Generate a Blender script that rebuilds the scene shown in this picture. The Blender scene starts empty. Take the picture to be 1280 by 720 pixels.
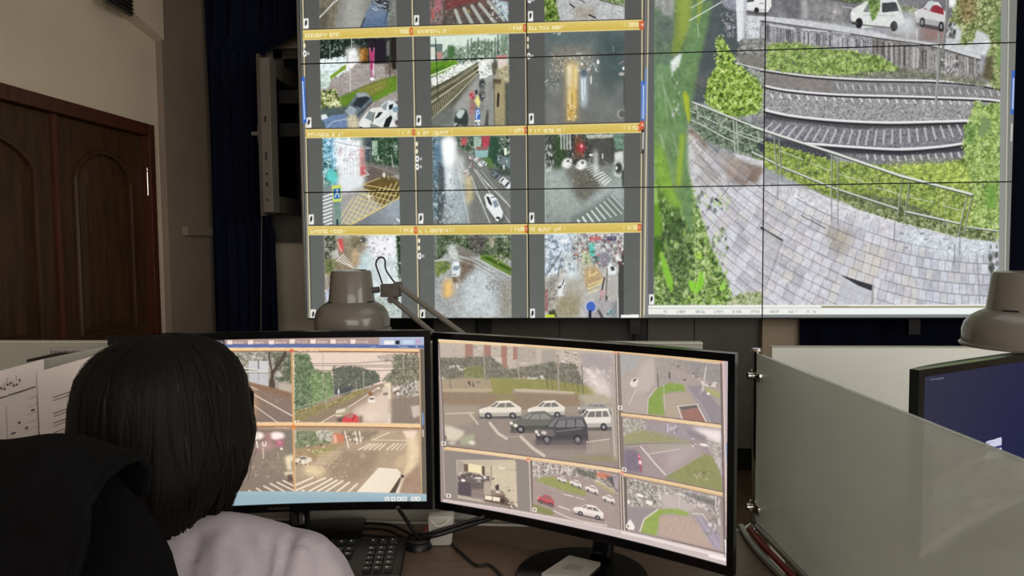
import bpy, bmesh, math, random
import numpy as np
from mathutils import Vector, Matrix

# ------------------------------------------------------------------ camera, light, exposure
SC = bpy.context.scene
COL = SC.collection
F = 930.0                                   # focal length in pixels of the 1280 x 720 frame
PITCH, YAW, ROLL = 0.05882, 0.08359, 0.00927
CAM = Vector((0.0, 0.0, 1.35))

def ray(px, py):
    """direction in the room of the line of sight through a photograph pixel"""
    x = (px - 640.0) / F; z = (360.0 - py) / F; y = 1.0
    c, s = math.cos(ROLL), math.sin(ROLL); x, z = c*x + s*z, -s*x + c*z
    c, s = math.cos(PITCH), math.sin(PITCH); y, z = y*c + z*s, -y*s + z*c
    c, s = math.cos(YAW), math.sin(YAW); x, y = c*x - s*y, s*x + c*y
    return Vector((x, y, z))
def aty(px, py, Y): d = ray(px, py); return CAM + d * ((Y - CAM.y) / d.y)
def atz(px, py, Z): d = ray(px, py); return CAM + d * ((Z - CAM.z) / d.z)
def atx(px, py, X): d = ray(px, py); return CAM + d * ((X - CAM.x) / d.x)

cam = bpy.data.cameras.new('camera'); cam_o = bpy.data.objects.new('camera', cam); COL.objects.link(cam_o)
cam.sensor_width = 36.0; cam.lens = F / 1280.0 * 36.0; cam.clip_start = 0.02; cam.clip_end = 60
fw = ray(640, 360).normalized(); rt = (ray(1000, 360) - ray(640, 360)).normalized(); up = rt.cross(fw)
cam_o.matrix_world = Matrix(((rt.x, up.x, -fw.x, CAM.x), (rt.y, up.y, -fw.y, CAM.y), (rt.z, up.z, -fw.z, CAM.z), (0, 0, 0, 1)))
SC.camera = cam_o

world = bpy.data.worlds.new('world'); SC.world = world; world.use_nodes = True
world.node_tree.nodes['Background'].inputs[0].default_value = (0.5, 0.55, 0.62, 1)
world.node_tree.nodes['Background'].inputs[1].default_value = 0.05
SC.view_settings.view_transform = 'Standard'; SC.view_settings.look = 'None'
SC.view_settings.exposure = 0.0; SC.view_settings.gamma = 1.0; SC.view_settings.use_curve_mapping = False

def area(name, loc, target, sx, sy, watts, col):
    l = bpy.data.lights.new(name, 'AREA'); l.shape = 'RECTANGLE'; l.size = sx; l.size_y = sy; l.energy = watts; l.color = col
    o = bpy.data.objects.new(name, l); COL.objects.link(o); o.location = loc
    o.rotation_euler = (Vector(target) - Vector(loc)).to_track_quat('-Z', 'Y').to_euler(); return o
area('side_fill', (2.9, 0.2, 1.85), (-1.2, 1.6, 1.1), 2.2, 1.2, 42, (1.0, 0.96, 0.90))  # added fill from the right, brightens the glass and left wall
# daylight from the office windows behind the camera
area('window_daylight', (0.7, -3.05, 1.75), (-0.1, 3.0, 1.25), 4.0, 1.8, 115, (1.0, 0.95, 0.88))
area('ceiling_fill', (0.9, 1.6, 2.8), (0.9, 1.7, 0.0), 1.4, 1.4, 6, (0.95, 0.98, 1.0))  # weak downward fill under a closed ceiling

# ------------------------------------------------------------------ builders
def mesh_obj(name, bm, mat, parent=None, smooth=None, label=None):
    me = bpy.data.meshes.new(name); bmesh.ops.recalc_face_normals(bm, faces=bm.faces[:]); bm.to_mesh(me); bm.free()
    if mat is not None: me.materials.append(mat)
    o = bpy.data.objects.new(name, me); COL.objects.link(o)
    if parent is not None: o.parent = parent
    if smooth is not None:
        for p in me.polygons: p.use_smooth = True
        if smooth < 180:
            me.set_sharp_from_angle(angle=math.radians(smooth))
    if label: o['label'] = label
    return o
def thing(name, label, cat, loc=(0, 0, 0), rz=0.0, group=None):
    o = bpy.data.objects.new(name, None); COL.objects.link(o); o.empty_display_size = 0.05
    o.location = loc; o.rotation_euler = (0, 0, rz); o['label'] = label; o['category'] = cat
    if group: o['group'] = group
    return o
def tag(o, label, cat, group=None):
    o['label'] = label; o['category'] = cat
    if group: o['group'] = group
    return o
def struct(o): o['kind'] = 'structure'; return o
def box(bm, x0, x1, y0, y1, z0, z1, bev=0.0, M=None):
    r = bmesh.ops.create_cube(bm, size=1.0)
    vs = r['verts']
    for v in vs:
        v.co = Vector(((x0+x1)/2 + v.co.x*(x1-x0), (y0+y1)/2 + v.co.y*(y1-y0), (z0+z1)/2 + v.co.z*(z1-z0)))
    if bev > 0:
        es = list({e for v in vs for e in v.link_edges})
        g = bmesh.ops.bevel(bm, geom=es, offset=bev, segments=2, affect='EDGES', profile=0.6)
        vs = list({v for f in g['faces'] for v in f.verts} | {v for v in vs if v.is_valid})
    if M is not None:
        for v in vs: v.co = M @ v.co
    return vs
def bx(x0, x1, y0, y1, z0, z1, bev=0.0, M=None):
    bm = bmesh.new(); box(bm, x0, x1, y0, y1, z0, z1, bev, M); return bm
def tube(bm, pts, r, seg=8, cap=True):
    pts = [Vector(p) for p in pts]; n = len(pts)
    rs = r if isinstance(r, (list, tuple)) else [r]*n
    t0 = (pts[1]-pts[0]).normalized()
    a = t0.orthogonal().normalized(); rings = []
    for i, p in enumerate(pts):
        t = (pts[min(i+1, n-1)] - pts[max(i-1, 0)]).normalized()
        a = (a - t*a.dot(t)).normalized(); b = t.cross(a)
        rings.append([bm.verts.new(p + (a*math.cos(2*math.pi*k/seg) + b*math.sin(2*math.pi*k/seg))*rs[i]) for k in range(seg)])
    for i in range(n-1):
        for k in range(seg):
            bm.faces.new((rings[i][k], rings[i][(k+1) % seg], rings[i+1][(k+1) % seg], rings[i+1][k]))
    if cap:
        bm.faces.new(rings[0][::-1]); bm.faces.new(rings[-1])
def spline(pts, n=8):
    P = [Vector(p) for p in pts]; P = [P[0]*2-P[1]] + P + [P[-1]*2-P[-2]]; out = []
    for i in range(1, len(P)-2):
        for k in range(n):
            t = k/n
            out.append(0.5*((2*P[i]) + (P[i+1]-P[i-1])*t + (2*P[i-1]-5*P[i]+4*P[i+1]-P[i+2])*t*t + (3*P[i]-P[i-1]-3*P[i+1]+P[i+2])*t**3))
    out.append(P[-2].copy()); return out
def lathe(bm, prof, seg=40, M=None):
    rings = []
    for r, z in prof:
        if r < 1e-6: rings.append([bm.verts.new((0, 0, z))])
        else: rings.append([bm.verts.new((r*math.cos(2*math.pi*k/seg), r*math.sin(2*math.pi*k/seg), z)) for k in range(seg)])
    for A, B in zip(rings, rings[1:]):
        for k in range(seg):
            a, b = A[k % len(A)], A[(k+1) % len(A)]; c, d = B[(k+1) % len(B)], B[k % len(B)]
            q = []
            for v in (a, b, c, d):
                if v not in q: q.append(v)
            if len(q) > 2: bm.faces.new(q)
    if M is not None:
        for R in rings:
            for v in R: v.co = M @ v.co
def grid(bm, nu, nv, fn):
    V = [[bm.verts.new(fn(i/nu, j/nv)) for i in range(nu+1)] for j in range(nv+1)]
    for j in range(nv):
        for i in range(nu): bm.faces.new((V[j][i], V[j][i+1], V[j+1][i+1], V[j+1][i]))
    return V

# ------------------------------------------------------------------ materials
def lin(c): return tuple(((v/255.0)/12.92 if v <= 10 else ((v/255.0+0.055)/1.055)**2.4) for v in c) + (1.0,)
def mat(name, rgb, rough=0.6, metal=0.0, spec=0.4, noise=0.0, scale=30.0, bump=0.0, bscale=200.0, stretch=None, coat=0.0, rgb2=None):
    m = bpy.data.materials.new(name); m.use_nodes = True; nt = m.node_tree; b = nt.nodes['Principled BSDF']
    b.inputs['Base Color'].default_value = lin(rgb); b.inputs['Roughness'].default_value = rough
    b.inputs['Metallic'].default_value = metal; b.inputs['Specular IOR Level'].default_value = spec; b.inputs['Coat Weight'].default_value = coat
    if noise > 0 or rgb2 or bump > 0:
        tc = nt.nodes.new('ShaderNodeTexCoord'); mp = nt.nodes.new('ShaderNodeMapping')
        nt.links.new(tc.outputs['Object'], mp.inputs[0])
        if stretch: mp.inputs['Scale'].default_value = stretch
        if noise > 0 or rgb2:
            n = nt.nodes.new('ShaderNodeTexNoise'); n.inputs['Scale'].default_value = scale; n.inputs['Detail'].default_value = 5
            nt.links.new(mp.outputs[0], n.inputs['Vector'])
            r = nt.nodes.new('ShaderNodeValToRGB'); r.color_ramp.elements[0].position = 0.3; r.color_ramp.elements[1].position = 0.7
            c = lin(rgb)
            r.color_ramp.elements[0].color = tuple(v*(1-noise) for v in c[:3]) + (1,)
            r.color_ramp.elements[1].color = lin(rgb2) if rgb2 else tuple(min(1, v*(1+noise)) for v in c[:3]) + (1,)
            nt.links.new(n.outputs['Fac'], r.inputs[0]); nt.links.new(r.outputs[0], b.inputs['Base Color'])
        if bump > 0:
            n2 = nt.nodes.new('ShaderNodeTexNoise'); n2.inputs['Scale'].default_value = bscale; n2.inputs['Detail'].default_value = 3
            nt.links.new(mp.outputs[0], n2.inputs['Vector'])
            bp = nt.nodes.new('ShaderNodeBump'); bp.inputs['Strength'].default_value = bump; bp.inputs['Distance'].default_value = 0.002
            nt.links.new(n2.outputs['Fac'], bp.inputs['Height']); nt.links.new(bp.outputs[0], b.inputs['Normal'])
    return m
M = dict(
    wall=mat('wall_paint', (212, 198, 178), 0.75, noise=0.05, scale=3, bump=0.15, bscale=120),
    pilaster=mat('pilaster_shaded', (138, 124, 110), 0.75, noise=0.05, scale=3, bump=0.15, bscale=120),  # wall paint darkened: shade of the turned-away pilaster put into the colour
    wallback=mat('back_wall_paint', (206, 194, 172), 0.7, noise=0.06, scale=3, bump=0.15, bscale=120),
    ceiling=mat('ceiling_paint', (205, 202, 195), 0.8, noise=0.03, scale=4),
    floor=mat('floor_laminate', (104, 84, 66), 0.5, noise=0.3, scale=6, stretch=(1, 14, 1)),
    floor2=mat('floor_laminate_dark', (92, 72, 56), 0.5, noise=0.3, scale=6, stretch=(1, 14, 1)),
    door=mat('door_wood', (66, 44, 27), 0.45, noise=0.3, scale=7, stretch=(6, 6, 0.6), spec=0.25),
    doorframe=mat('door_frame_wood', (76, 40, 28), 0.4, noise=0.25, scale=7, stretch=(6, 6, 0.6), spec=0.25),
    curtain=mat('navy_cloth', (17, 22, 40), 0.9, noise=0.2, scale=40, bump=0.3, bscale=300, spec=0.1),
    black=mat('black_plastic', (14, 14, 16), 0.45, noise=0.15, scale=60, bump=0.05, bscale=500),
    gloss=mat('black_gloss', (10, 10, 12), 0.2, noise=0.1, scale=40),
    darkgrey=mat('dark_grey_metal', (84, 82, 76), 0.5, noise=0.12, scale=12),
    cabgrey=mat('cabinet_grey', (108, 106, 98), 0.3, noise=0.1, scale=6, spec=0.5),
    cabbeige=mat('column_beige', (206, 188, 164), 0.7, noise=0.06, scale=6),
    silver=mat('silver_edge', (150, 150, 146), 0.35, metal=0.6, noise=0.06, scale=20),
    lamp=mat('lamp_enamel', (108, 103, 96), 0.3, noise=0.03, scale=8, coat=0.4),
    lamparm=mat('lamp_arm_metal', (120, 116, 110), 0.4, noise=0.05, scale=20),
    lamphinge=mat('lamp_hinge_plastic', (84, 80, 76), 0.5, noise=0.08, scale=40),
    desk=mat('desk_wood', (104, 87, 74), 0.42, noise=0.22, scale=9, stretch=(1.2, 12, 4)),
    panel=mat('panel_grey', (160, 158, 148), 0.55, noise=0.03, scale=5),
    panelw=mat('panel_white', (232, 236, 230), 0.5, noise=0.02, scale=5),
    edge=mat('edge_band', (190, 188, 176), 0.5, noise=0.03, scale=20),
    chrome=mat('chrome', (176, 173, 168), 0.1, metal=1.0, noise=0.04, scale=30),
    key=mat('key_plastic', (20, 20, 22), 0.4, noise=0.1, scale=80),
    keymark=mat('key_print', (190, 190, 185), 0.6, noise=0.02, scale=80),
    cable=mat('cable_rubber', (12, 11, 11), 0.5, noise=0.1, scale=60),
    white=mat('white_plastic', (160, 158, 152), 0.4, noise=0.04, scale=20),
    paper=mat('paper', (236, 224, 218), 0.8, noise=0.025, scale=14),
    ink=mat('ink', (104, 100, 104), 0.8, noise=0.1, scale=90),
    red=mat('red_cable', (120, 36, 30), 0.5, noise=0.15, scale=40),
    jacket=mat('jacket_cloth', (8, 8, 10), 0.95, noise=0.3, scale=60, bump=0.6, bscale=350, spec=0.12),
    mesh=mat('chair_cloth', (7, 7, 8), 0.9, noise=0.3, scale=80, bump=0.5, bscale=420, spec=0.12),
    shirt=mat('shirt_cloth', (176, 168, 177), 0.85, noise=0.03, scale=18, bump=0.25, bscale=600, spec=0.15),
    skin=mat('skin', (196, 146, 120), 0.5, noise=0.06, scale=30, bump=0.1, bscale=400),
    hair=mat('hair', (14, 10, 9), 0.6, noise=0.35, scale=24, stretch=(9, 9, 1), spec=0.16),
    hairshine=mat('hair_highlight', (34, 28, 24), 0.4, noise=0.3, scale=24, stretch=(9, 9, 1), spec=0.4),  # paler copy of the hair colour, standing in for highlights
    trousers=mat('trouser_cloth', (34, 36, 44), 0.9, noise=0.15, scale=50, bump=0.3, bscale=400),
    eye=mat('eye_white', (225, 222, 215), 0.3, noise=0.02, scale=50), iris=mat('iris', (60, 42, 30), 0.3, noise=0.2, scale=200),
    lip=mat('lip', (150, 84, 78), 0.5, noise=0.1, scale=90),
    steel=mat('window_frame_grey', (112, 108, 102), 0.45, noise=0.05, scale=15),
    darkframe=mat('window_dark_frame', (84, 78, 70), 0.5, noise=0.12, scale=15),
)
def glass_mat(name, tint, clear, haze, rough):
    m = bpy.data.materials.new(name); m.use_nodes = True; nt = m.node_tree; nt.nodes.clear()
    out = nt.nodes.new('ShaderNodeOutputMaterial'); tr = nt.nodes.new('ShaderNodeBsdfTransparent'); tr.inputs[0].default_value = tint
    df = nt.nodes.new('ShaderNodeBsdfDiffuse'); df.inputs[0].default_value = haze
    tl = nt.nodes.new('ShaderNodeBsdfTranslucent'); tl.inputs[0].default_value = haze
    n = nt.nodes.new('ShaderNodeTexNoise'); n.inputs['Scale'].default_value = 6
    ma = nt.nodes.new('ShaderNodeMath'); ma.operation = 'MULTIPLY_ADD'; ma.inputs[1].default_value = 0.06; ma.inputs[2].default_value = 1-clear-0.03
    nt.links.new(n.outputs['Fac'], ma.inputs[0])
    h = nt.nodes.new('ShaderNodeMixShader'); h.inputs[0].default_value = 0.5
    nt.links.new(df.outputs[0], h.inputs[1]); nt.links.new(tl.outputs[0], h.inputs[2])
    mx = nt.nodes.new('ShaderNodeMixShader'); nt.links.new(ma.outputs[0], mx.inputs[0])
    nt.links.new(tr.outputs[0], mx.inputs[1]); nt.links.new(h.outputs[0], mx.inputs[2])
    gl = nt.nodes.new('ShaderNodeBsdfGlossy'); gl.inputs['Roughness'].default_value = rough
    fr = nt.nodes.new('ShaderNodeFresnel'); fr.inputs[0].default_value = 1.5
    fm = nt.nodes.new('ShaderNodeMath'); fm.operation = 'MULTIPLY'; fm.inputs[1].default_value = 0.74; nt.links.new(fr.outputs[0], fm.inputs[0])   # matt film dulls the shine
    m2 = nt.nodes.new('ShaderNodeMixShader'); nt.links.new(fm.outputs[0], m2.inputs[0])
    nt.links.new(mx.outputs[0], m2.inputs[1]); nt.links.new(gl.outputs[0], m2.inputs[2])
    nt.links.new(m2.outputs[0], out.inputs[0]); return m
M['glass'] = glass_mat('frosted_partition_glass', (0.86, 0.90, 0.86, 1), 0.46, (0.86, 0.90, 0.86, 1), 0.04)
M['pane'] = glass_mat('window_glass', (0.25, 0.26, 0.27, 1), 0.9, (0.05, 0.05, 0.05, 1), 0.02)
def screen_mat(name, cv, strength=1.0):
    img = bpy.data.images.new(name, cv.w, cv.h); a = np.ones((cv.h, cv.w, 4), np.float32)
    a[:, :, :3] = np.clip(cv.a, 0, 255)/255.0
    img.pixels.foreach_set(a[::-1].ravel()); img.update(); img.pack()
    m = bpy.data.materials.new(name); m.use_nodes = True; nt = m.node_tree; nt.nodes.clear()
    out = nt.nodes.new('ShaderNodeOutputMaterial'); em = nt.nodes.new('ShaderNodeEmission'); em.inputs[1].default_value = strength
    t = nt.nodes.new('ShaderNodeTexImage'); t.image = img; t.extension = 'EXTEND'
    nt.links.new(t.outputs[0], em.inputs[0]); nt.links.new(em.outputs[0], out.inputs[0]); return m

# ------------------------------------------------------------------ a small painter for what the screens show
def blur(m, r):
    r = int(r)
    if r < 1: return m
    for ax in (0, 1):
        for _ in range(2):
            p = np.concatenate([np.repeat(m.take([0], ax), r+1, ax), m, np.repeat(m.take([-1], ax), r, ax)], ax)
            c = np.cumsum(p, ax, dtype=np.float64)
            n = m.shape[ax]
            m = ((c.take(range(2*r+1, 2*r+1+n), ax) - c.take(range(0, n), ax))/(2*r+1)).astype(np.float32)
    return m
class Canvas:
    """a screen's picture; points are given in photograph pixels (or zoomed crops of it) and put where they lie on the screen"""
    def __init__(s, w, h, px2uv, bg, seed=1):
        s.w, s.h, s.f = w, h, px2uv; s.a = np.empty((h, w, 3), np.float32); s.a[:] = bg
        s.ns = 1.0; s.r = np.random.RandomState(seed); s.N = []
        for r in (0, 1, 3, 9):
            n = s.r.randn(h, w).astype(np.float32); n = blur(n, r); s.N.append(n/n.std())
        s.o(0, 0, 1)
    def o(s, x, y, k): s.ox, s.oy, s.k = x, y, k
    def T(s, pts):
        q = np.array(pts, float).reshape(-1, 2)
        return np.array([s.f(x/s.k + s.ox, y/s.k + s.oy) for x, y in q])*[s.w, s.h]
    def sc(s, x, y):   # texels per local unit at a point
        q = s.T([x, y, x+8, y, x, y+8]); return np.hypot(*(q[1]-q[0]))/8, np.hypot(*(q[2]-q[0]))/8
    def win(s, q, pad):
        x0 = max(0, int(q[:, 0].min()-pad)); x1 = min(s.w, int(q[:, 0].max()+pad)+2); y0 = max(0, int(q[:, 1].min()-pad)); y1 = min(s.h, int(q[:, 1].max()+pad)+2)
        return None if x1 <= x0 or y1 <= y0 else (x0, x1, y0, y1)
    def mask(s, q, w):
        x0, x1, y0, y1 = w; X, Y = np.meshgrid(np.arange(x0, x1)+.5, np.arange(y0, y1)+.5); m = np.zeros(X.shape, bool)
        for (ax, ay), (bx_, by) in zip(q, np.roll(q, -1, 0)):
            if ay == by: continue
            m ^= ((ay > Y) != (by > Y)) & (X < (bx_-ax)*(Y-ay)/(by-ay) + ax)
        return m.astype(np.float32)
    def put(s, w, m, c):
        x0, x1, y0, y1 = w; A = s.a[y0:y1, x0:x1]; A += (c - A)*m[..., None]
    def p(s, pts, c, c2=None, g=None, n=(0, 0, 0, 0), f=0, a=1.0, rag=0):
        """polygon; c->c2 gradient along g=(x1,y1,x2,y2); n noise per scale; f feather in texels; rag ragged edge"""
        q = s.T(pts); w = s.win(q, 2*f+rag+1)
        if w is None: return
        m = s.mask(q, w); x0, x1, y0, y1 = w
        if f: m = blur(m, f)
        if rag: m = np.clip((blur(m, rag) - .5 + .22*s.N[1][y0:y1, x0:x1] + .1*s.N[2][y0:y1, x0:x1])*6 + .5, 0, 1)*(blur(m, rag) > .1)
        c = np.array(c, np.float32)
        if c2 is not None:
            g = g or (pts[0], min(pts[1::2]), pts[0], max(pts[1::2])); G = s.T(g); d = G[1]-G[0]
            X, Y = np.meshgrid(np.arange(x0, x1), np.arange(y0, y1)); t = np.clip(((X-G[0, 0])*d[0] + (Y-G[0, 1])*d[1])/(d@d), 0, 1)[..., None].astype(np.float32)
            c = c*(1-t) + np.array(c2, np.float32)*t
        k = sum(s.N[i][y0:y1, x0:x1]*n[i]*(.5, .62, .9, 1)[i]*s.ns for i in range(4) if n[i]) if any(n) else 0
        if not np.isscalar(k): c = c*(1+k[..., None])
        s.put(w, m*a, c)
    def fol(s, pts, cols, rag=3, bias=0.0, a=1.0, k=(.7, .7, .5)):
        """leaves: palette from dark to light picked by noise"""
        q = s.T(pts); w = s.win(q, rag+1)
        if w is None: return
        x0, x1, y0, y1 = w; m = s.mask(q, w)
        if rag: m = np.clip((blur(m, rag) - .5 + .25*s.N[1][y0:y1, x0:x1])*6 + .5, 0, 1)*(blur(m, rag) > .12)
        v = s.N[0][y0:y1, x0:x1]*k[0]*.3 + s.N[1][y0:y1, x0:x1]*k[1] + s.N[2][y0:y1, x0:x1]*k[2]
        t = np.clip((v/3.3*(.45+.55*s.ns) + .5 + bias), 0, .999)*(len(cols)-1); i = t.astype(int); fr = (t-i)[..., None]
        P = np.array(cols, np.float32); s.put(w, m*a, P[i]*(1-fr) + P[i+1]*fr)
    def l(s, pts, wd, c, a=1.0, soft=.8):
        q = s.T(pts); k = s.sc(pts[0], pts[1])[1]; r = max(.5, wd*k/2)
        for (ax, ay), (bx_, by) in zip(q, q[1:]):
            w = s.win(np.array([[ax, ay], [bx_, by]]), r+2)
            if w is None: continue
            x0, x1, y0, y1 = w; X, Y = np.meshgrid(np.arange(x0, x1)+.5, np.arange(y0, y1)+.5); dx, dy = bx_-ax, by-ay
            t = np.clip(((X-ax)*dx + (Y-ay)*dy)/(dx*dx+dy*dy+1e-9), 0, 1); d = np.hypot(X-ax-t*dx, Y-ay-t*dy)
            s.put(w, (np.clip((r-d)/soft+.5, 0, 1)*a).astype(np.float32), np.array(c, np.float32))
    def e(s, cx, cy, rx, ry, c, a=1.0, soft=.25, pw=1.0):
        kx, ky = s.sc(cx, cy); q = s.T([cx, cy]); rx, ry = max(.6, rx*kx), max(.6, ry*ky)
        w = s.win(np.array([q[0]-[rx, ry], q[0]+[rx, ry]]), 2)
        if w is None: return
        x0, x1, y0, y1 = w; X, Y = np.meshgrid(np.arange(x0, x1)+.5, np.arange(y0, y1)+.5)
        d = np.hypot((X-q[0, 0])/rx, (Y-q[0, 1])/ry); s.put(w, (np.clip((1-d)/soft, 0, 1)**pw*a).astype(np.float32), np.array(c, np.float32))
    def s_(s, pts, n, r, cols, asp=1.0, a=.9, soft=.5):
        """n small marks scattered in a polygon (or a box of four numbers)"""
        if len(pts) == 4: pts = (pts[0], pts[1], pts[2], pts[1], pts[2], pts[3], pts[0], pts[3])
        P = np.array(pts, float).reshape(-1, 2); lo, hi = P.min(0), P.max(0)
        for _ in range(n):
            for _t in range(12):
                x, y = lo + s.r.rand(2)*(hi-lo); ins = False
                for (ax, ay), (bx_, by) in zip(P, np.roll(P, -1, 0)):
                    if (ay > y) != (by > y) and x < (bx_-ax)*(y-ay)/(by-ay)+ax: ins = not ins
                if ins: break
            else: continue
            z = r*(.5+s.r.rand()); s.e(x, y, z, z*asp, cols[s.r.randint(len(cols))], a*(.6+.4*s.r.rand()), soft)
    def soften(s, k=.55):
        b = np.stack([blur(s.a[:, :, i], 1) for i in range(3)], 2); s.a = s.a*(1-k) + b*k
    def sat(s, k): m = s.a.mean(2, keepdims=True); s.a = m + (s.a-m)*k
    def tone(s, g, lo=0.0, tint=(1, 1, 1)):
        s.a = (255*(lo + (1-lo)*(np.clip(s.a, 0, 255)/255.0)**g)*np.array(tint, np.float32)).astype(np.float32)
    def mark(s, x0, y0, x1, y1, c, a=.9, gap=.25, slope=0.0):
        """a row of illegible small characters"""
        h = abs(y1-y0); x = x0
        while x < x1:
            wd = h*(.45+.3*s.r.rand()); yy = slope*(x-x0)
            if s.r.rand() > .12:
                s.p((x, y0+yy, x+wd*.35, y0+yy, x+wd*.35, y1+yy, x, y1+yy), c, a=a)
                if s.r.rand() > .4: s.p((x, y0+yy, x+wd, y0+yy, x+wd, y0+h*.3+yy, x, y0+h*.3+yy), c, a=a*.8)
                if s.r.rand() > .4: s.p((x, y1-h*.3+yy, x+wd, y1-h*.3+yy, x+wd, y1+yy, x, y1+yy), c, a=a*.8)
            x += wd*(1+gap)
    def car(s, x, y, w, h, body, k=0.0, glass=(60, 66, 72), kind='sedan', a=1.0, dark=None, top=None):
        """car seen from the side and a little above, nose to the left (negative w: to the right); k = slope"""
        def P(v): return [c for i in range(0, len(v), 2) for c in (x + v[i]*w, y + v[i+1]*h + k*v[i]*w)]
        dk = dark or tuple(c*.6 for c in body); tp = top or tuple(min(255, c*1.08) for c in body)
        s.p(P((.02, .75, .98, .75, 1.02, .98, .0, .98)), (40, 40, 44), a=.6*a, f=1)
        if kind == 'sedan':
            s.p(P((0, .62, .04, .45, .24, .34, .42, .06, .72, .02, .93, .3, 1, .4, .99, .82, .03, .86)), body, n=(.03, .03, 0, 0), a=a)
            s.p(P((.42, .06, .72, .02, .78, .1, .46, .14)), tp, a=a)
            s.p(P((.26, .35, .42, .12, .47, .15, .36, .38)), glass, a=a); s.p(P((.4, .38, .5, .17, .62, .15, .61, .39)), glass, a=a)
            s.p(P((.64, .15, .74, .14, .86, .36, .63, .39)), glass, a=a)
        else:
            s.p(P((0, .6, .04, .45, .22, .36, .36, .05, .9, .02, .98, .34, 1, .8, .03, .86)), body, n=(.03, .03, 0, 0), a=a)
            s.p(P((.36, .05, .9, .02, .93, .1, .4, .14)), tp, a=a)
            s.p(P((.24, .36, .36, .1, .42, .14, .33, .4)), glass, a=a); s.p(P((.37, .39, .44, .16, .58, .14, .57, .4)), glass, a=a)
            s.p(P((.6, .14, .74, .13, .75, .39, .59, .4)), glass, a=a); s.p(P((.77, .13, .88, .13, .94, .37, .77, .39)), glass, a=a)
        s.p(P((.02, .68, .99, .64, .99, .82, .03, .86)), dk, a=.7*a, f=1)
        for cx in (.22, .8):
            X, Y = P((cx, .82)); s.e(X, Y, abs(w)*.095, h*.19, (30, 30, 34), a); s.e(X, Y, abs(w)*.05, h*.1, (150, 150, 152), .8*a)
        X, Y = P((.03, .55)); s.e(X, Y, abs(w)*.04, h*.07, (250, 248, 235), .9*a)
    def tcar(s, x, y, ang, L, W, body, glass=(60, 66, 72), a=1.0):
        """car seen steeply from above; ang in degrees, nose along it"""
        c, d = math.cos(math.radians(ang)), math.sin(math.radians(ang))
        def P(v): return [q for i in range(0, len(v), 2) for q in (x + c*v[i]*L/2 - d*v[i+1]*W/2, y + d*v[i]*L/2 + c*v[i+1]*W/2)]
        s.p(P((-1.06, -.9, .9, -1.05, 1.06, 1.2, -1, 1.25)), (45, 48, 52), a=.55*a, f=1)
        s.p(P((-1, -.7, -.85, -1, .8, -1, 1, -.6, 1, .6, .8, 1, -.85, 1, -1, .7)), body, n=(.04, .04, 0, 0), a=a)
        s.p(P((.15, -.8, .5, -.88, .5, .88, .15, .8)), glass, a=a); s.p(P((-.8, -.7, -.55, -.75, -.55, .75, -.8, .7)), glass, a=.9*a)
        s.p(P((-.5, .78, .12, .82, .3, .98, -.55, .98)), glass, a=.9*a)
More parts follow.
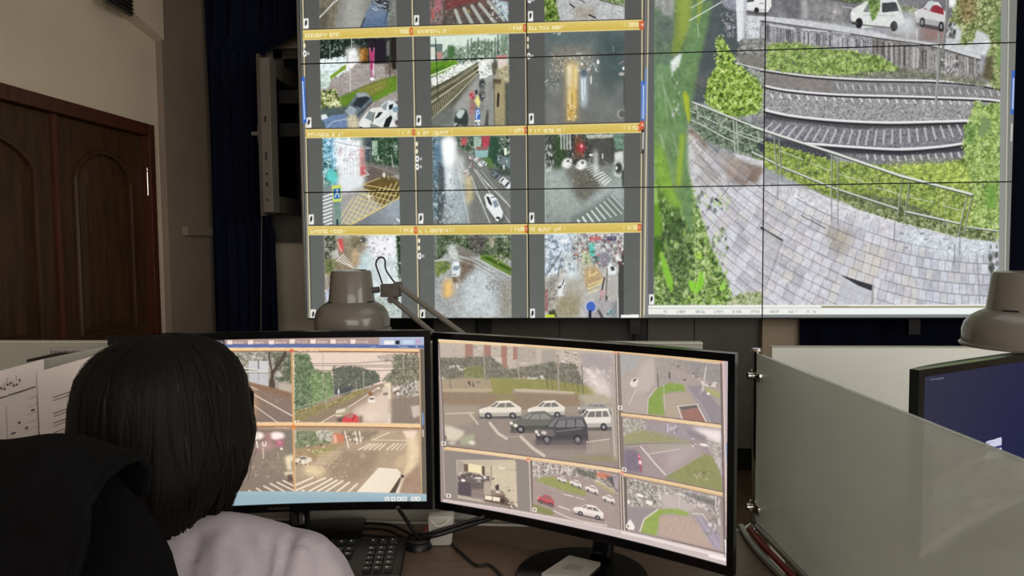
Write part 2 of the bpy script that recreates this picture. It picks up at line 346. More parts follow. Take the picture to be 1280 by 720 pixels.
# ------------------------------------------------------------------ the video wall's picture
GREY, YEL, CREAM = (86, 88, 87), (216, 184, 88), (226, 208, 160)
def icon(V, x, y):
    V.p((x, y, x+6.2, y-.2, x+6.2, y+12.6, x, y+12.8), (236, 236, 230)); V.p((x+2.6, y+2, x+4.4, y+3, x+4.2, y+7, x+2, y+10, x+1.6, y+6), (22, 22, 24))
    V.e(x+4.6, y+10, 1.1, 1.3, (255, 255, 255))
def wall_tiles(V):
    V.ns = .62
    V.p((370, -120, 812, -120, 812, 402, 370, 402), (90, 90, 87), (104, 107, 104), (0, 20, 0, 400), n=(.02, .01, 0, .015))
    # row 0, picture 1: wet road, car bonnet
    V.o(370, 0, 8)
    V.p((222, -700, 1000, -700, 1005, 296, 232, 300), (110, 108, 100), (140, 140, 134), (0, -300, 0, 290), n=(.05, .05, .04, .03))
    V.p((222, -700, 520, -700, 380, 296, 232, 300), (112, 104, 84), n=(.12, .12, .08, .05), f=6)
    V.p((232, 60, 330, 90, 300, 296, 232, 300), (84, 80, 68), n=(.1, .1, .05, 0), f=4)
    V.p((560, -700, 760, -700, 640, 296, 470, 296), (158, 158, 150), n=(.05, .05, .04, 0), f=8)
    V.l((230, 180, 420, -10), 14, (214, 214, 208)); V.l((262, 160, 400, 20), 10, (120, 112, 96)); V.l((300, 110, 380, 10), 5, (226, 226, 220))
    V.p((880, -700, 1000, -700, 1005, 290, 890, 292), (112, 116, 108), n=(.2, .2, .08, 0), f=3)
    V.p((640, 292, 730, 60, 780, -10, 900, -10, 925, 120, 905, 280), (108, 126, 146), (76, 100, 134), (780, 60, 800, 280), n=(.06, .06, .05, 0), f=2)
    V.p((760, 30, 850, -20, 930, 10, 930, 130, 880, 90), (46, 50, 56), n=(.2, .2, 0, 0), f=1); V.l((770, 20, 830, 50, 900, 70), 14, (176, 190, 204), .8)
    V.l((645, 285, 690, 180), 10, (28, 32, 36)); V.l((890, 230, 915, 120), 8, (40, 50, 62)); V.s_((760, -20, 940, 120), 40, 8, [(210, 220, 226), (30, 34, 40), (150, 164, 180)])
    # row 0, picture 2: red road with a zebra crossing
    V.o(510, 0, 8)
    V.p((200, -700, 1005, -700, 1006, 240, 218, 262), (98, 68, 62), (84, 78, 72), (0, -80, 0, 240), n=(.12, .14, .1, .05))
    V.fol((200, -700, 1005, -700, 1005, -100, 200, -60), [(40, 44, 40), (90, 84, 80), (150, 130, 120), (120, 60, 60)])
    V.p((215, -700, 350, -700, 350, 250, 218, 262), (120, 100, 96), n=(.25, .25, .1, 0)); V.p((270, -60, 335, -60, 335, 90, 300, 130, 270, 110), (166, 96, 108), n=(.16, .12, 0, 0), f=1)
    V.p((380, 100, 700, 10, 830, -60, 600, -60, 380, 20), (112, 58, 56), n=(.1, .12, .05, 0), f=3)
    V.p((235, 90, 265, 90, 265, 190, 235, 190), (170, 90, 84), n=(.2, .2, 0, 0), f=1)
    for i, (a, b, c, d) in enumerate(((475, 105, 530, 252), (560, 85, 650, 250), (640, 60, 760, 248), (715, 40, 885, 246), (800, 15, 960, 200))):
        V.l((a, b, c, d), 36-i, (172, 176, 166), .95)
    V.s_((560, 90, 640, 170), 8, 7, [(220, 190, 90)])
    V.p((820, -10, 1000, 20, 1003, 220, 950, 170), (176, 198, 204), n=(.16, .18, 0, 0), f=2); V.l((830, -10, 1000, 120), 14, (206, 196, 192)); V.s_((820, 0, 1000, 200), 60, 9, [(50, 60, 66), (240, 246, 246), (120, 150, 160)])
    V.s_((218, -60, 460, 260), 70, 7, [(60, 50, 48), (170, 160, 154), (120, 70, 66)])
    # row 0, picture 3: hedge and paved path
    V.o(650, 0, 8)
    V.p((240, -700, 1050, -700, 1048, 204, 245, 228), (150, 150, 148), (182, 184, 184), (0, -300, 0, 100), n=(.13, .12, .04, 0))
    V.p((520, 60, 760, 60, 740, 210, 560, 212), (160, 154, 144), n=(.14, .14, .05, 0), f=8)
    V.fol((240, -700, 1050, -700, 1048, 50, 940, 36, 800, -10, 600, -60, 400, -60, 240, -60), [(34, 44, 26), (74, 96, 50), (130, 150, 90), (190, 196, 160)], rag=3)
    V.fol((238, -80, 356, -80, 372, 60, 400, 218, 244, 226), [(30, 44, 18), (62, 88, 30), (112, 142, 56), (170, 190, 110)], rag=3)
    V.l((500, 40, 545, 75), 13, (40, 42, 44)); V.l((690, 148, 755, 178), 14, (30, 30, 32)); V.l((590, -5, 650, 25), 9, (70, 70, 70)); V.l((800, 0, 940, 40, 1048, 62), 8, (60, 66, 54))
    V.l((400, 200, 560, 60), 4, (110, 110, 112), .6); V.s_((760, 60, 1045, 190), 120, 7, [(226, 232, 240), (120, 128, 140)], asp=.5)
    # row 1, picture 1: dark trees, paved square, lawn and parked cars
    V.o(370, 0, 8)
    V.p((230, 392, 1005, 375, 1022, 1275, 250, 1290), (150, 142, 136), n=(.1, .12, .06, .03))
    V.fol((230, 392, 1005, 375, 1005, 640, 230, 640), [(14, 22, 18), (30, 42, 36), (52, 62, 54), (120, 130, 120)], rag=1, bias=-.14)
    V.p((700, 390, 900, 382, 900, 640, 780, 640), (32, 26, 34), n=(.15, .15, 0, 0), f=4); V.p((620, 480, 730, 480, 720, 620, 600, 640), (112, 72, 30), n=(.3, .3, .1, 0), f=3); V.p((640, 500, 690, 500, 680, 600, 640, 610), (176, 112, 42), n=(.3, .3, 0, 0), f=2)
    V.s_((240, 400, 700, 560), 40, 6, [(220, 236, 230), (180, 200, 190)], asp=1.8); V.l((340, 440, 340, 580), 7, (200, 214, 204), .8)
    V.fol((235, 600, 500, 560, 520, 700, 350, 800, 240, 860), [(60, 74, 66), (190, 214, 214), (236, 250, 250), (255, 255, 255)], rag=3, bias=.12)
    V.p((240, 720, 340, 700, 340, 850, 300, 890, 245, 890), (196, 216, 206), n=(.1, .16, .1, 0), f=2)
    V.p((500, 490, 610, 470, 640, 620, 560, 800, 500, 700), (244, 246, 242), n=(.06, .1, .06, 0), f=6); V.l((556, 390, 556, 470), 7, (230, 236, 226))
    V.p((340, 760, 420, 700, 500, 640, 500, 690, 420, 740, 345, 800), (120, 150, 40), n=(.12, .12, 0, 0), f=1)
    V.p((600, 640, 1005, 640, 1008, 740, 640, 860, 440, 930, 340, 910, 350, 810, 520, 720), (158, 148, 142), n=(.14, .16, .05, 0), f=2)
    V.p((880, 640, 1005, 620, 1005, 740, 900, 750), (118, 104, 96), n=(.2, .2, 0, 0), f=3)
    for a, b in ((736, 752), (776, 772)): V.l((a, 480, b, 770), 11, (176, 62, 112)); V.l((a+6, 480, b+8, 740), 4, (240, 190, 220))
    V.p((736, 520, 784, 510, 776, 690, 750, 700), (176, 50, 104), n=(.15, .15, 0, 0), f=1); V.l((772, 640, 776, 760), 8, (250, 240, 250)); V.e(762, 790, 26, 18, (250, 246, 246))
    V.l((540, 690, 545, 940), 16, (206, 200, 206), .7); V.l((935, 380, 940, 800), 9, (60, 54, 50)); V.p((945, 380, 1004, 380, 1006, 700, 960, 690), (34, 30, 26), n=(.2, .2, 0, 0), f=2); V.p((905, 420, 935, 400, 935, 560, 905, 560), (96, 96, 92), n=(.2, .2, 0, 0), f=1)
    V.p((420, 980, 640, 880, 830, 800, 1010, 750, 1014, 900, 800, 1010, 640, 1040, 560, 1060, 470, 1120, 400, 1090), (92, 128, 34), n=(.1, .1, .05, .04), f=2)
    V.p((640, 880, 900, 790, 920, 860, 760, 960, 600, 980), (128, 128, 54), n=(.1, .1, .05, 0), f=4)
    V.l((420, 976, 640, 878, 1010, 752), 7, (104, 96, 76), .8)
    V.p((880, 1080, 1018, 1010, 1022, 1275, 960, 1150), (60, 52, 52), n=(.25, .25, 0, 0), f=2)
    V.fol((245, 900, 400, 890, 460, 1060, 420, 1100, 248, 1090), [(24, 34, 16), (58, 76, 30), (110, 124, 60), (214, 214, 150), (250, 248, 210)], rag=3)
    V.p((248, 1085, 500, 1060, 560, 1120, 520, 1276, 250, 1284), (72, 86, 82), n=(.1, .1, .05, 0), f=3)
    V.p((262, 1190, 370, 1150, 500, 1140, 545, 1230, 520, 1280, 300, 1284), (98, 124, 164), n=(.08, .1, .06, 0), f=1); V.l((310, 1280, 360, 1220, 500, 1190), 9, (176, 194, 218)); V.p((250, 1150, 300, 1140, 320, 1180, 255, 1200), (226, 234, 236), f=1)
    V.p((480, 1110, 560, 1000, 610, 930, 690, 925, 755, 970, 770, 1020, 640, 1180, 520, 1190), (92, 104, 112), n=(.12, .12, .05, 0), f=1); V.p((560, 1050, 620, 970, 700, 960, 740, 985, 650, 1080), (40, 46, 50), n=(.1, .1, 0, 0), f=1)
    V.p((600, 930, 690, 925, 750, 968, 700, 962, 620, 975), (150, 160, 166), f=1); V.p((490, 1115, 550, 1040, 610, 1100, 560, 1180), (148, 162, 170), n=(.08, .08, 0, 0), f=1); V.l((545, 1050, 600, 1080), 9, (50, 54, 60)); V.l((600, 1170, 760, 1020), 12, (56, 52, 50))
    V.p((510, 1170, 600, 1140, 630, 1280, 520, 1282), (200, 190, 156), n=(.15, .15, 0, 0), f=3)
    V.p((800, 1170, 860, 1040, 920, 1000, 975, 1010, 1016, 1050, 1014, 1200, 940, 1230), (214, 222, 222), n=(.08, .08, 0, 0), f=1); V.p((860, 1060, 920, 1010, 900, 1100, 850, 1105), (130, 144, 148), f=1); V.p((930, 1050, 975, 1040, 960, 1090, 930, 1100), (30, 32, 34)); V.p((960, 1080, 1016, 1060, 1016, 1120, 970, 1120), (120, 150, 170), f=1)
    V.p((815, 1130, 900, 1120, 900, 1200, 830, 1190), (236, 190, 190), f=2); V.e(840, 1170, 16, 12, (190, 60, 70)); V.s_((900, 1180, 1000, 1260), 30, 10, [(120, 90, 90), (220, 210, 206), (40, 36, 38)])
    V.p((625, 1230, 700, 1130, 760, 1080, 850, 1070, 960, 1180, 1010, 1270, 640, 1282), (226, 228, 222), n=(.05, .05, 0, 0), f=1); V.p((690, 1180, 730, 1110, 790, 1130, 770, 1220), (124, 138, 138), n=(.08, 0, 0, 0)); V.p((790, 1180, 830, 1120, 870, 1120, 830, 1170, 790, 1190), (34, 36, 38)); V.p((870, 1270, 900, 1190, 950, 1150, 965, 1180, 930, 1270), (28, 32, 34)); V.p((740, 1230, 850, 1270, 740, 1282), (120, 132, 130)); V.p((800, 1210, 940, 1140, 900, 1180, 850, 1230), (206, 218, 224)); V.l((640, 1270, 670, 1280), 10, (30, 30, 30)); V.l((760, 1230, 790, 1120), 5, (60, 60, 60))
    # row 1, picture 2: long fence, road, parking sign
    V.o(510, 0, 8)
    V.p((215, 362, 1006, 340, 1016, 1250, 232, 1270), (142, 144, 136), n=(.04, .05, .04, .02))
    V.p((215, 362, 1006, 340, 1006, 560, 215, 600), (214, 230, 216), (206, 222, 206), n=(.02, .03, .02, 0))
    V.fol((340, 520, 420, 450, 560, 470, 700, 400, 830, 420, 920, 400, 1004, 470, 1006, 660, 600, 650, 350, 620), [(58, 78, 62), (90, 112, 92), (140, 160, 140), (210, 224, 206)], rag=4)
    V.p((218, 440, 345, 440, 345, 600, 220, 600), (96, 116, 112), n=(.1, .1, 0, 0)); V.p((285, 520, 340, 520, 340, 590, 285, 595), (184, 132, 122), n=(.08, 0, 0, 0)); V.p((220, 470, 270, 470, 270, 600, 220, 600), (206, 214, 200), n=(.1, .1, 0, 0))
    V.p((400, 460, 460, 455, 462, 590, 402, 590), (64, 104, 58), n=(.15, .2, 0, 0), f=2); V.p((920, 345, 1004, 342, 1006, 560, 930, 560), (118, 140, 116), n=(.12, .15, .1, 0), f=3)
    for x in range(600, 920, 34): V.l((x, 400+20*math.sin(x), x+2, 590), 16, (88, 106, 90), .75)
    V.s_((560, 480, 1000, 650), 70, 10, [(240, 246, 238), (60, 76, 62), (180, 196, 178)], asp=1.4)
    V.p((880, 560, 990, 550, 985, 590, 890, 590), (200, 120, 116), f=1); V.p((895, 590, 990, 590, 1000, 700, 900, 700), (226, 206, 196), n=(.06, .1, 0, 0), f=1)
    V.p((216, 620, 480, 600, 500, 640, 360, 740, 225, 770), (92, 142, 32), n=(.08, .08, .05, .03), f=1); V.p((216, 710, 360, 650, 400, 690, 220, 770), (70, 116, 26), n=(.08, .1, 0, 0), f=2)
    V.l((222, 760, 480, 650), 14, (226, 232, 206)); V.fol((222, 790, 520, 640, 760, 590, 720, 660, 520, 740, 250, 860), [(90, 96, 84), (180, 188, 174), (236, 240, 230), (250, 252, 246)], rag=2, bias=.1)
    V.p((222, 880, 530, 740, 740, 610, 720, 700, 300, 1260, 236, 1262), (96, 94, 70), n=(.1, .1, .05, 0), f=1)
    for i in range(5): V.l((224, 905+i*40, 470+i*28, 765+i*22, 745-i*8, 600+i*26), 13, (58, 56, 40) if i % 2 == 0 else (150, 146, 116), .85)
    V.l((228, 1030, 480, 850, 730, 680), 13, (176, 170, 138)); V.l((236, 1190, 480, 960, 690, 740), 14, (188, 182, 154)); V.p((240, 1040, 480, 860, 660, 745, 480, 940, 240, 1160), (84, 82, 60), n=(.25, .25, 0, 0))
    for i in range(22): x = 250+i*19; V.l((x, 1060-i*17, x+10, 1150-i*19), 7, (168, 162, 132), .8)
    V.p((250, 1240, 480, 990, 690, 750, 740, 700, 470, 1060, 330, 1262, 240, 1266), (74, 76, 66), n=(.08, .08, 0, 0), f=5)
    V.p((470, 1060, 700, 790, 830, 700, 830, 800, 640, 1000, 600, 1256, 340, 1260), (154, 156, 150), n=(.03, .04, .03, .02), f=6)
    V.fol((700, 600, 850, 580, 850, 740, 720, 800), [(120, 120, 108), (200, 206, 196), (240, 244, 236), (250, 250, 250)], rag=2, bias=.1)
    V.p((270, 380, 280, 380, 305, 1000, 296, 1000), (46, 62, 44), a=.9); V.p((895, 345, 905, 345, 900, 560, 892, 560), (70, 84, 74))
    V.p((830, 640, 892, 600, 900, 720, 850, 760), (88, 86, 74), n=(.2, .2, 0, 0), f=2); V.p((880, 690, 1006, 640, 1010, 820, 900, 830), (170, 160, 124), n=(.2, .25, 0, 0), f=2)
    V.p((860, 800, 970, 800, 975, 1256, 864, 1258), (158, 146, 104), (148, 138, 96), n=(.05, .06, .04, 0), f=2); V.p((970, 830, 1012, 830, 1016, 1254, 972, 1256), (82, 86, 74), n=(.12, .15, 0, 0), f=2); V.p((800, 820, 862, 820, 866, 1258, 800, 1258), (136, 138, 132), n=(.04, .04, 0, 0), f=2); V.l((862, 860, 864, 1256), 6, (70, 68, 60))
    V.p((850, 840, 930, 830, 930, 890, 850, 890), (84, 74, 60), n=(.15, 0, 0, 0), f=2); V.p((800, 1150, 790, 1256, 770, 1256, 790, 1140), (50, 48, 44), f=2)
    V.e(740, 960, 40, 76, (52, 56, 56), soft=.4); V.s_((712, 940, 768, 1000), 12, 7, [(220, 224, 220), (120, 124, 120)]); V.p((714, 1040, 768, 1040, 745, 1110, 720, 1100), (104, 102, 96), f=3)
    V.e(640, 1110, 34, 60, (172, 60, 62), soft=.4); V.e(680, 1080, 14, 26, (40, 40, 44)); V.s_((615, 1080, 665, 1160), 14, 8, [(236, 150, 150), (120, 30, 34), (220, 210, 206)]); V.p((615, 1150, 670, 1150, 680, 1240, 625, 1240), (150, 112, 104), f=4)
    V.p((668, 1150, 700, 1110, 724, 1170, 708, 1240, 690, 1230), (232, 224, 130), n=(.04, .04, 0, 0), f=1); V.p((672, 1260-10, 724, 1240, 724, 1360, 672, 1360), (60, 110, 190)); V.p((672, 1250, 724, 1240, 726, 1355, 674, 1358), (58, 104, 186))
    V.l((688, 1340, 688, 1268, 708, 1262, 712, 1290, 690, 1304), 8, (240, 244, 250)); V.p((668, 1360, 720, 1358, 720, 1410, 668, 1412), (236, 240, 240)); V.s_((672, 1364, 716, 1406), 8, 6, [(30, 30, 34)])
    V.p((460, 1340, 480, 1270, 540, 1240, 585, 1260, 606, 1330, 600, 1412, 470, 1416), (52, 58, 56), n=(.08, .08, 0, 0), f=1); V.p((478, 1310, 500, 1260, 545, 1250, 570, 1275, 530, 1340, 500, 1350), (184, 198, 192), f=1); V.p((470, 1340, 520, 1350, 516, 1412, 474, 1410), (40, 46, 46)); V.s_((470, 1380, 520, 1416), 6, 8, [(226, 226, 214)])
    V.p((232, 1180, 330, 1250, 330, 1416, 236, 1420), (92, 96, 90), n=(.05, .05, 0, 0), f=5)
    V.l((905, 960, 896, 1060), 26, (44, 40, 34)); V.s_((985, 1110, 1005, 1140), 2, 12, [(236, 236, 226)])
    V.o(510, 80, 8); V.p((240, 520, 470, 400, 460, 622, 236, 628), (104, 108, 102), n=(.05, .05, .03, 0), f=6); V.p((610, 420, 860, 300, 864, 616, 610, 622), (140, 142, 136), n=(.05, .05, .03, 0), f=6, a=.6)
    V.p((864, 200, 970, 200, 975, 616, 866, 618), (156, 144, 104), n=(.06, .08, .04, 0), f=2); V.l((905, 300, 898, 420), 22, (44, 40, 34)); V.l((862, 180, 864, 616), 6, (70, 68, 60)); V.p((790, 460, 804, 460, 800, 618, 770, 618), (60, 58, 54), f=2); V.p((972, 200, 1012, 200, 1016, 614, 974, 616), (78, 82, 72), n=(.14, .16, 0, 0), f=2)
    V.p((850, 150, 930, 150, 930, 190, 850, 192), (84, 72, 58), f=1)
    V.p((460, 560, 480, 480, 540, 445, 585, 460, 606, 530, 600, 612, 470, 620), (50, 58, 56), n=(.08, .08, 0, 0), f=1); V.p((478, 510, 500, 465, 545, 452, 572, 470, 535, 540, 505, 545), (186, 200, 194), f=1); V.s_((466, 596, 522, 624), 8, 9, [(226, 226, 214), (60, 60, 58)])
    V.e(640, 310, 34, 56, (178, 70, 72), soft=.4); V.e(684, 280, 14, 28, (38, 38, 42)); V.s_((612, 270, 664, 350), 14, 8, [(240, 160, 160), (110, 30, 34), (226, 214, 210)]); V.p((618, 350, 668, 350, 678, 450, 625, 450), (150, 106, 98), f=4)
    V.p((664, 370, 698, 306, 724, 376, 708, 440), (234, 226, 132), n=(.04, .04, 0, 0), f=1); V.p((672, 456, 722, 444, 724, 556, 674, 560), (54, 100, 186)); V.l((687, 548, 686, 470, 706, 464, 712, 494, 690, 508), 9, (240, 244, 250)); V.p((668, 560, 720, 558, 720, 612, 668, 616), (236, 240, 240)); V.s_((672, 580, 716, 616), 9, 7, [(30, 30, 34)])
    V.e(740, 200, 38, 66, (50, 54, 54), soft=.4); V.s_((714, 160, 768, 220), 12, 7, [(220, 224, 220), (110, 114, 110)]); V.p((712, 230, 768, 230, 745, 305, 722, 300), (110, 108, 102), f=3)
    # row 1, picture 3: dark wet road, yellow reflection
    V.o(650, 0, 8)
    V.p((248, 330, 1045, 316, 1050, 1230, 260, 1250), (84, 98, 98), (106, 108, 104), (0, 330, 0, 1240), n=(.03, .04, .04, .05))
    V.p((800, 318, 1046, 316, 1050, 800, 820, 800), (66, 82, 82), n=(.03, .04, .04, .04), f=12); V.p((300, 480, 700, 470, 760, 720, 300, 760), (128, 124, 112), n=(.06, .08, .06, 0), f=14)
    V.e(500, 900, 270, 420, (132, 126, 112), .6, soft=.9); V.e(760, 1050, 260, 260, (122, 124, 120), .45, soft=.9); V.e(880, 830, 130, 180, (72, 82, 80), .6, soft=.8)
    V.s_((300, 560, 720, 720), 130, 8, [(220, 206, 176), (200, 210, 214), (70, 74, 72), (180, 160, 120)], asp=1.5, a=.7); V.s_((250, 740, 400, 900), 60, 7, [(180, 180, 172), (60, 66, 64)], asp=1.6, a=.6)
    for i in range(14): V.l((260+i*8, 920+i*4, 300+i*7, 860), 3, (160, 160, 150), .35); V.l((250+i*8, 1020, 262+i*8, 1220), 3, (136, 138, 134), .3)
    V.p((455, 640, 520, 600, 580, 640, 570, 920, 560, 1200, 470, 1210, 480, 900), (206, 178, 116), (206, 160, 66), (0, 640, 0, 1150), n=(.06, .08, .06, 0), f=9)
    V.p((475, 660, 510, 640, 505, 860, 478, 880), (252, 244, 210), f=5); V.p((540, 660, 575, 650, 565, 900, 540, 900), (240, 214, 140), n=(.08, .1, 0, 0), f=4); V.p((480, 900, 508, 880, 510, 1100, 486, 1090), (250, 224, 150), f=4); V.p((530, 920, 556, 900, 556, 1080, 532, 1090), (236, 196, 96), f=4); V.l((518, 940, 520, 1080), 12, (150, 120, 60), .8); V.s_((470, 1050, 560, 1200), 40, 10, [(240, 200, 110), (150, 110, 50), (250, 236, 190)])
    V.p((600, 760, 665, 740, 672, 1000, 650, 1080, 612, 1060, 606, 900), (176, 194, 202), n=(.06, .08, 0, 0), f=5); V.l((618, 800, 625, 1000), 14, (232, 240, 244), .9); V.l((648, 780, 650, 950), 11, (220, 232, 240), .9); V.e(640, 730, 44, 60, (70, 92, 110), .8, .6)
    V.s_((570, 600, 790, 720), 30, 11, [(236, 240, 236), (160, 180, 190)]); V.e(780, 620, 14, 26, (250, 252, 250)); V.e(710, 800, 12, 50, (226, 232, 234), .8); V.e(1036, 684, 14, 18, (255, 255, 250)); V.e(1015, 740, 34, 20, (200, 196, 186), .8); V.l((990, 640, 1040, 610), 12, (150, 146, 134), .8); V.l((250, 820, 276, 800), 10, (210, 206, 196), .9)
    V.e(590, 535, 40, 14, (170, 176, 168), .7); V.s_((340, 326, 420, 346), 8, 8, [(200, 206, 196)]); V.e(1010, 1140, 50, 60, (150, 150, 142), .8, .3); V.e(1020, 1140, 32, 42, (88, 88, 82), 1, .3); V.l((930, 460, 935, 520), 5, (160, 176, 172)); V.l((1042, 780, 1042, 1060), 8, (50, 52, 46))
    # row 2, picture 1: blue-white glow and a yellow box junction
    V.o(375, 160, 8)
    V.p((225, 98, 985, 92, 1004, 980, 240, 985), (156, 156, 154), n=(.06, .08, .05, .03))
    V.fol((225, 98, 985, 92, 1000, 460, 640, 480, 225, 500), [(20, 40, 26), (38, 62, 42), (64, 92, 66), (120, 146, 120)], rag=2, bias=-.05)
    V.p((640, 330, 1000, 400, 1000, 470, 640, 560, 600, 480), (112, 104, 100), n=(.12, .12, 0, 0), f=4); V.p((650, 470, 720, 380, 800, 420, 830, 470, 700, 540), (98, 86, 80), n=(.12, .12, 0, 0), f=3); V.p((640, 100, 720, 98, 720, 330, 640, 320), (64, 74, 82), n=(.2, .25, .1, 0), f=3)
    V.fol((228, 98, 500, 96, 500, 300, 340, 420, 240, 560), [(30, 70, 90), (80, 140, 170), (150, 206, 226), (220, 244, 250)], rag=2, bias=.06); V.fol((228, 330, 320, 320, 320, 560, 236, 560), [(26, 52, 58), (60, 110, 116), (150, 200, 206), (230, 246, 246)], rag=2)
    V.p((330, 110, 620, 96, 640, 480, 620, 560, 400, 620, 370, 400, 350, 240), (240, 244, 246), n=(.04, .08, .05, 0), f=8); V.p((380, 470, 620, 470, 640, 600, 420, 660), (226, 232, 234), n=(.04, .05, 0, 0), f=8)
    V.l((318, 110, 318, 420), 16, (90, 150, 190), .7); V.l((320, 130, 500, 170, 620, 190), 8, (110, 130, 150), .7); V.l((420, 230, 700, 200), 7, (226, 230, 234), .9); V.l((640, 180, 705, 205), 6, (220, 226, 226), .8)
    for x in (440, 470, 500, 530, 570): V.l((x, 300, x+6, 470), 6, (150, 160, 170), .5)
    V.s_((380, 180, 640, 330), 60, 8, [(120, 120, 140), (190, 150, 160), (255, 255, 255)], asp=1.5, a=.7); V.p((596, 200, 640, 190, 650, 470, 600, 480), (206, 140, 136), n=(.2, .2, .1, 0), f=4); V.p((606, 390, 650, 380, 662, 460, 610, 480), (196, 90, 92), n=(.1, .1, 0, 0), f=2); V.l((540, 500, 690, 466, 640, 420), 8, (236, 230, 226), .9)
    V.p((720, 130, 776, 126, 776, 272, 722, 274), (146, 176, 152), n=(.12, .12, 0, 0)); V.s_((724, 140, 772, 262), 26, 9, [(196, 214, 196), (84, 120, 92)]); V.l((782, 280, 782, 320), 10, (230, 236, 226)); V.s_((930, 160, 970, 260), 14, 9, [(226, 236, 226), (180, 196, 180)]); V.l((915, 270, 930, 390), 8, (214, 224, 214), .8); V.s_((780, 240, 1000, 400), 40, 7, [(140, 170, 140), (30, 54, 36), (200, 214, 196)]); V.l((705, 220, 712, 370), 10, (120, 124, 122), .7); V.l((700, 370, 1000, 470), 8, (150, 146, 136), .7)
    V.p((255, 470, 300, 400, 360, 440, 380, 500, 360, 560, 280, 570), (86, 206, 200), n=(.05, .06, .05, 0), f=4); V.l((235, 500, 270, 420), 7, (236, 246, 246), .8); V.fol((245, 500, 310, 540, 330, 780, 240, 640), [(40, 80, 70), (90, 140, 130), (170, 200, 190)], rag=2)
    V.p((640, 560, 790, 500, 900, 470, 1004, 520, 1004, 720, 860, 800, 640, 700), (96, 78, 40), n=(.1, .12, .06, 0), f=4)
    V.p((420, 690, 640, 600, 780, 740, 640, 920, 500, 980, 410, 940), (164, 160, 154), n=(.05, .06, .04, 0), f=8)
    for i in range(12):                                                     # the crossed yellow lines
        x = 470+i*48; V.l((x-120+i*9, 945-i*15+40, x+60+i*7, 700-i*20), 8.5, (230, 210, 130), .95)
    for i in range(12): y0 = 580+i*40; V.l((630-i*20, y0-14+i*2, 820+max(0, 5-i)*30-i*16, y0+46+i*8, 1003-i*38, y0+34+i*26), 8, (230, 212, 136), .95)
    V.l((640, 560, 800, 500), 7, (220, 196, 110)); V.s_((880, 470, 1000, 520), 30, 9, [(236, 236, 230), (90, 90, 88)], asp=.4); V.e(840, 470, 16, 30, (226, 222, 200))
    V.l((470, 985, 720, 850, 1004, 694), 12, (236, 208, 112)); V.p((500, 984, 720, 858, 1004, 704, 1008, 980), (116, 122, 126), (142, 150, 156), (700, 980, 900, 800), n=(.05, .07, .04, 0), f=1); V.p((880, 760, 1004, 720, 1006, 900, 860, 890), (150, 160, 170), n=(.04, .05, .05, 0), f=10); V.l((970, 910, 1004, 940), 16, (240, 240, 236)); V.l((930, 985, 950, 955), 10, (230, 230, 226))
    V.p((232, 600, 320, 580, 345, 980, 240, 985), (124, 130, 132), n=(.06, .06, 0, 0), f=2)
    for i in range(9): y = 668+i*36; V.l((234, y+22, 318, y-8), 15, (238, 240, 238))
    V.p((340, 560, 400, 760, 396, 980, 360, 980, 345, 760), (74, 130, 118), n=(.1, .12, 0, 0), f=2); V.p((318, 578, 412, 568, 414, 735, 330, 742), (206, 224, 90), n=(.04, .04, 0, 0)); V.p((330, 610, 402, 600, 404, 706, 340, 712), (44, 104, 176)); V.l((352, 690, 372, 630, 392, 690), 9, (236, 240, 244)); V.e(372, 622, 9, 10, (236, 240, 244))
    V.p((345, 745, 412, 740, 400, 930, 362, 935), (112, 142, 130), n=(.08, .1, 0, 0), f=3); V.l((372, 920, 372, 985), 16, (40, 48, 44)); V.e(690, 690, 14, 26, (240, 238, 226)); V.s_((620, 690, 760, 730), 20, 8, [(210, 190, 150), (120, 100, 60)])
    # row 2, picture 2: white glare, wide wet road
    V.o(515, 160, 8)
    V.p((205, 88, 975, 80, 985, 960, 220, 965), (116, 118, 112), n=(.05, .06, .04, .02))
    V.fol((205, 88, 330, 86, 330, 700, 215, 960), [(34, 48, 52), (66, 92, 104), (110, 134, 144), (190, 206, 210)], rag=2)
    V.fol((440, 88, 975, 80, 985, 480, 700, 300, 560, 240, 450, 210), [(24, 40, 30), (44, 66, 50), (84, 100, 84), (180, 190, 176)], rag=2)
    V.p((490, 96, 548, 92, 548, 170, 492, 176), (178, 84, 84), n=(.15, .15, 0, 0)); V.p((696, 84, 780, 82, 780, 180, 700, 190), (176, 62, 74), n=(.08, .12, 0, 0)); V.p((616, 90, 694, 86, 690, 200, 620, 200), (150, 176, 160), n=(.15, .2, 0, 0)); V.p((640, 190, 760, 180, 760, 215, 640, 222), (150, 90, 90), n=(.15, .1, 0, 0)); V.p((620, 225, 765, 220, 765, 295, 640, 300), (140, 180, 180), n=(.06, .1, 0, 0), f=1)
    V.p((780, 90, 870, 86, 860, 380, 760, 330), (44, 74, 56), n=(.15, .15, .1, 0), f=2); V.p((700, 300, 780, 290, 830, 400, 760, 400), (84, 116, 62), n=(.12, .12, 0, 0), f=2); V.p((850, 270, 985, 300, 985, 400, 860, 350), (104, 120, 126), n=(.06, .1, 0, 0), f=1); V.s_((860, 90, 975, 400), 50, 9, [(210, 220, 206), (30, 40, 36), (120, 140, 130)], asp=1.6); V.p((920, 200, 950, 198, 950, 270, 922, 270), (226, 240, 210)); V.l((918, 380, 918, 415), 16, (226, 230, 222)); V.p((740, 400, 985, 420, 985, 480, 860, 470), (62, 72, 66), n=(.1, .1, 0, 0), f=3)
    V.p((440, 220, 560, 250, 720, 400, 985, 680, 985, 960, 300, 962, 330, 600), (112, 114, 108), n=(.05, .06, .03, 0), f=3)
    V.p((300, 350, 480, 340, 560, 700, 560, 960, 330, 962), (160, 172, 176), n=(.08, .1, .05, 0), f=10); V.p((430, 230, 520, 300, 560, 560, 470, 560), (184, 190, 186), n=(.05, .08, .05, 0), f=7)
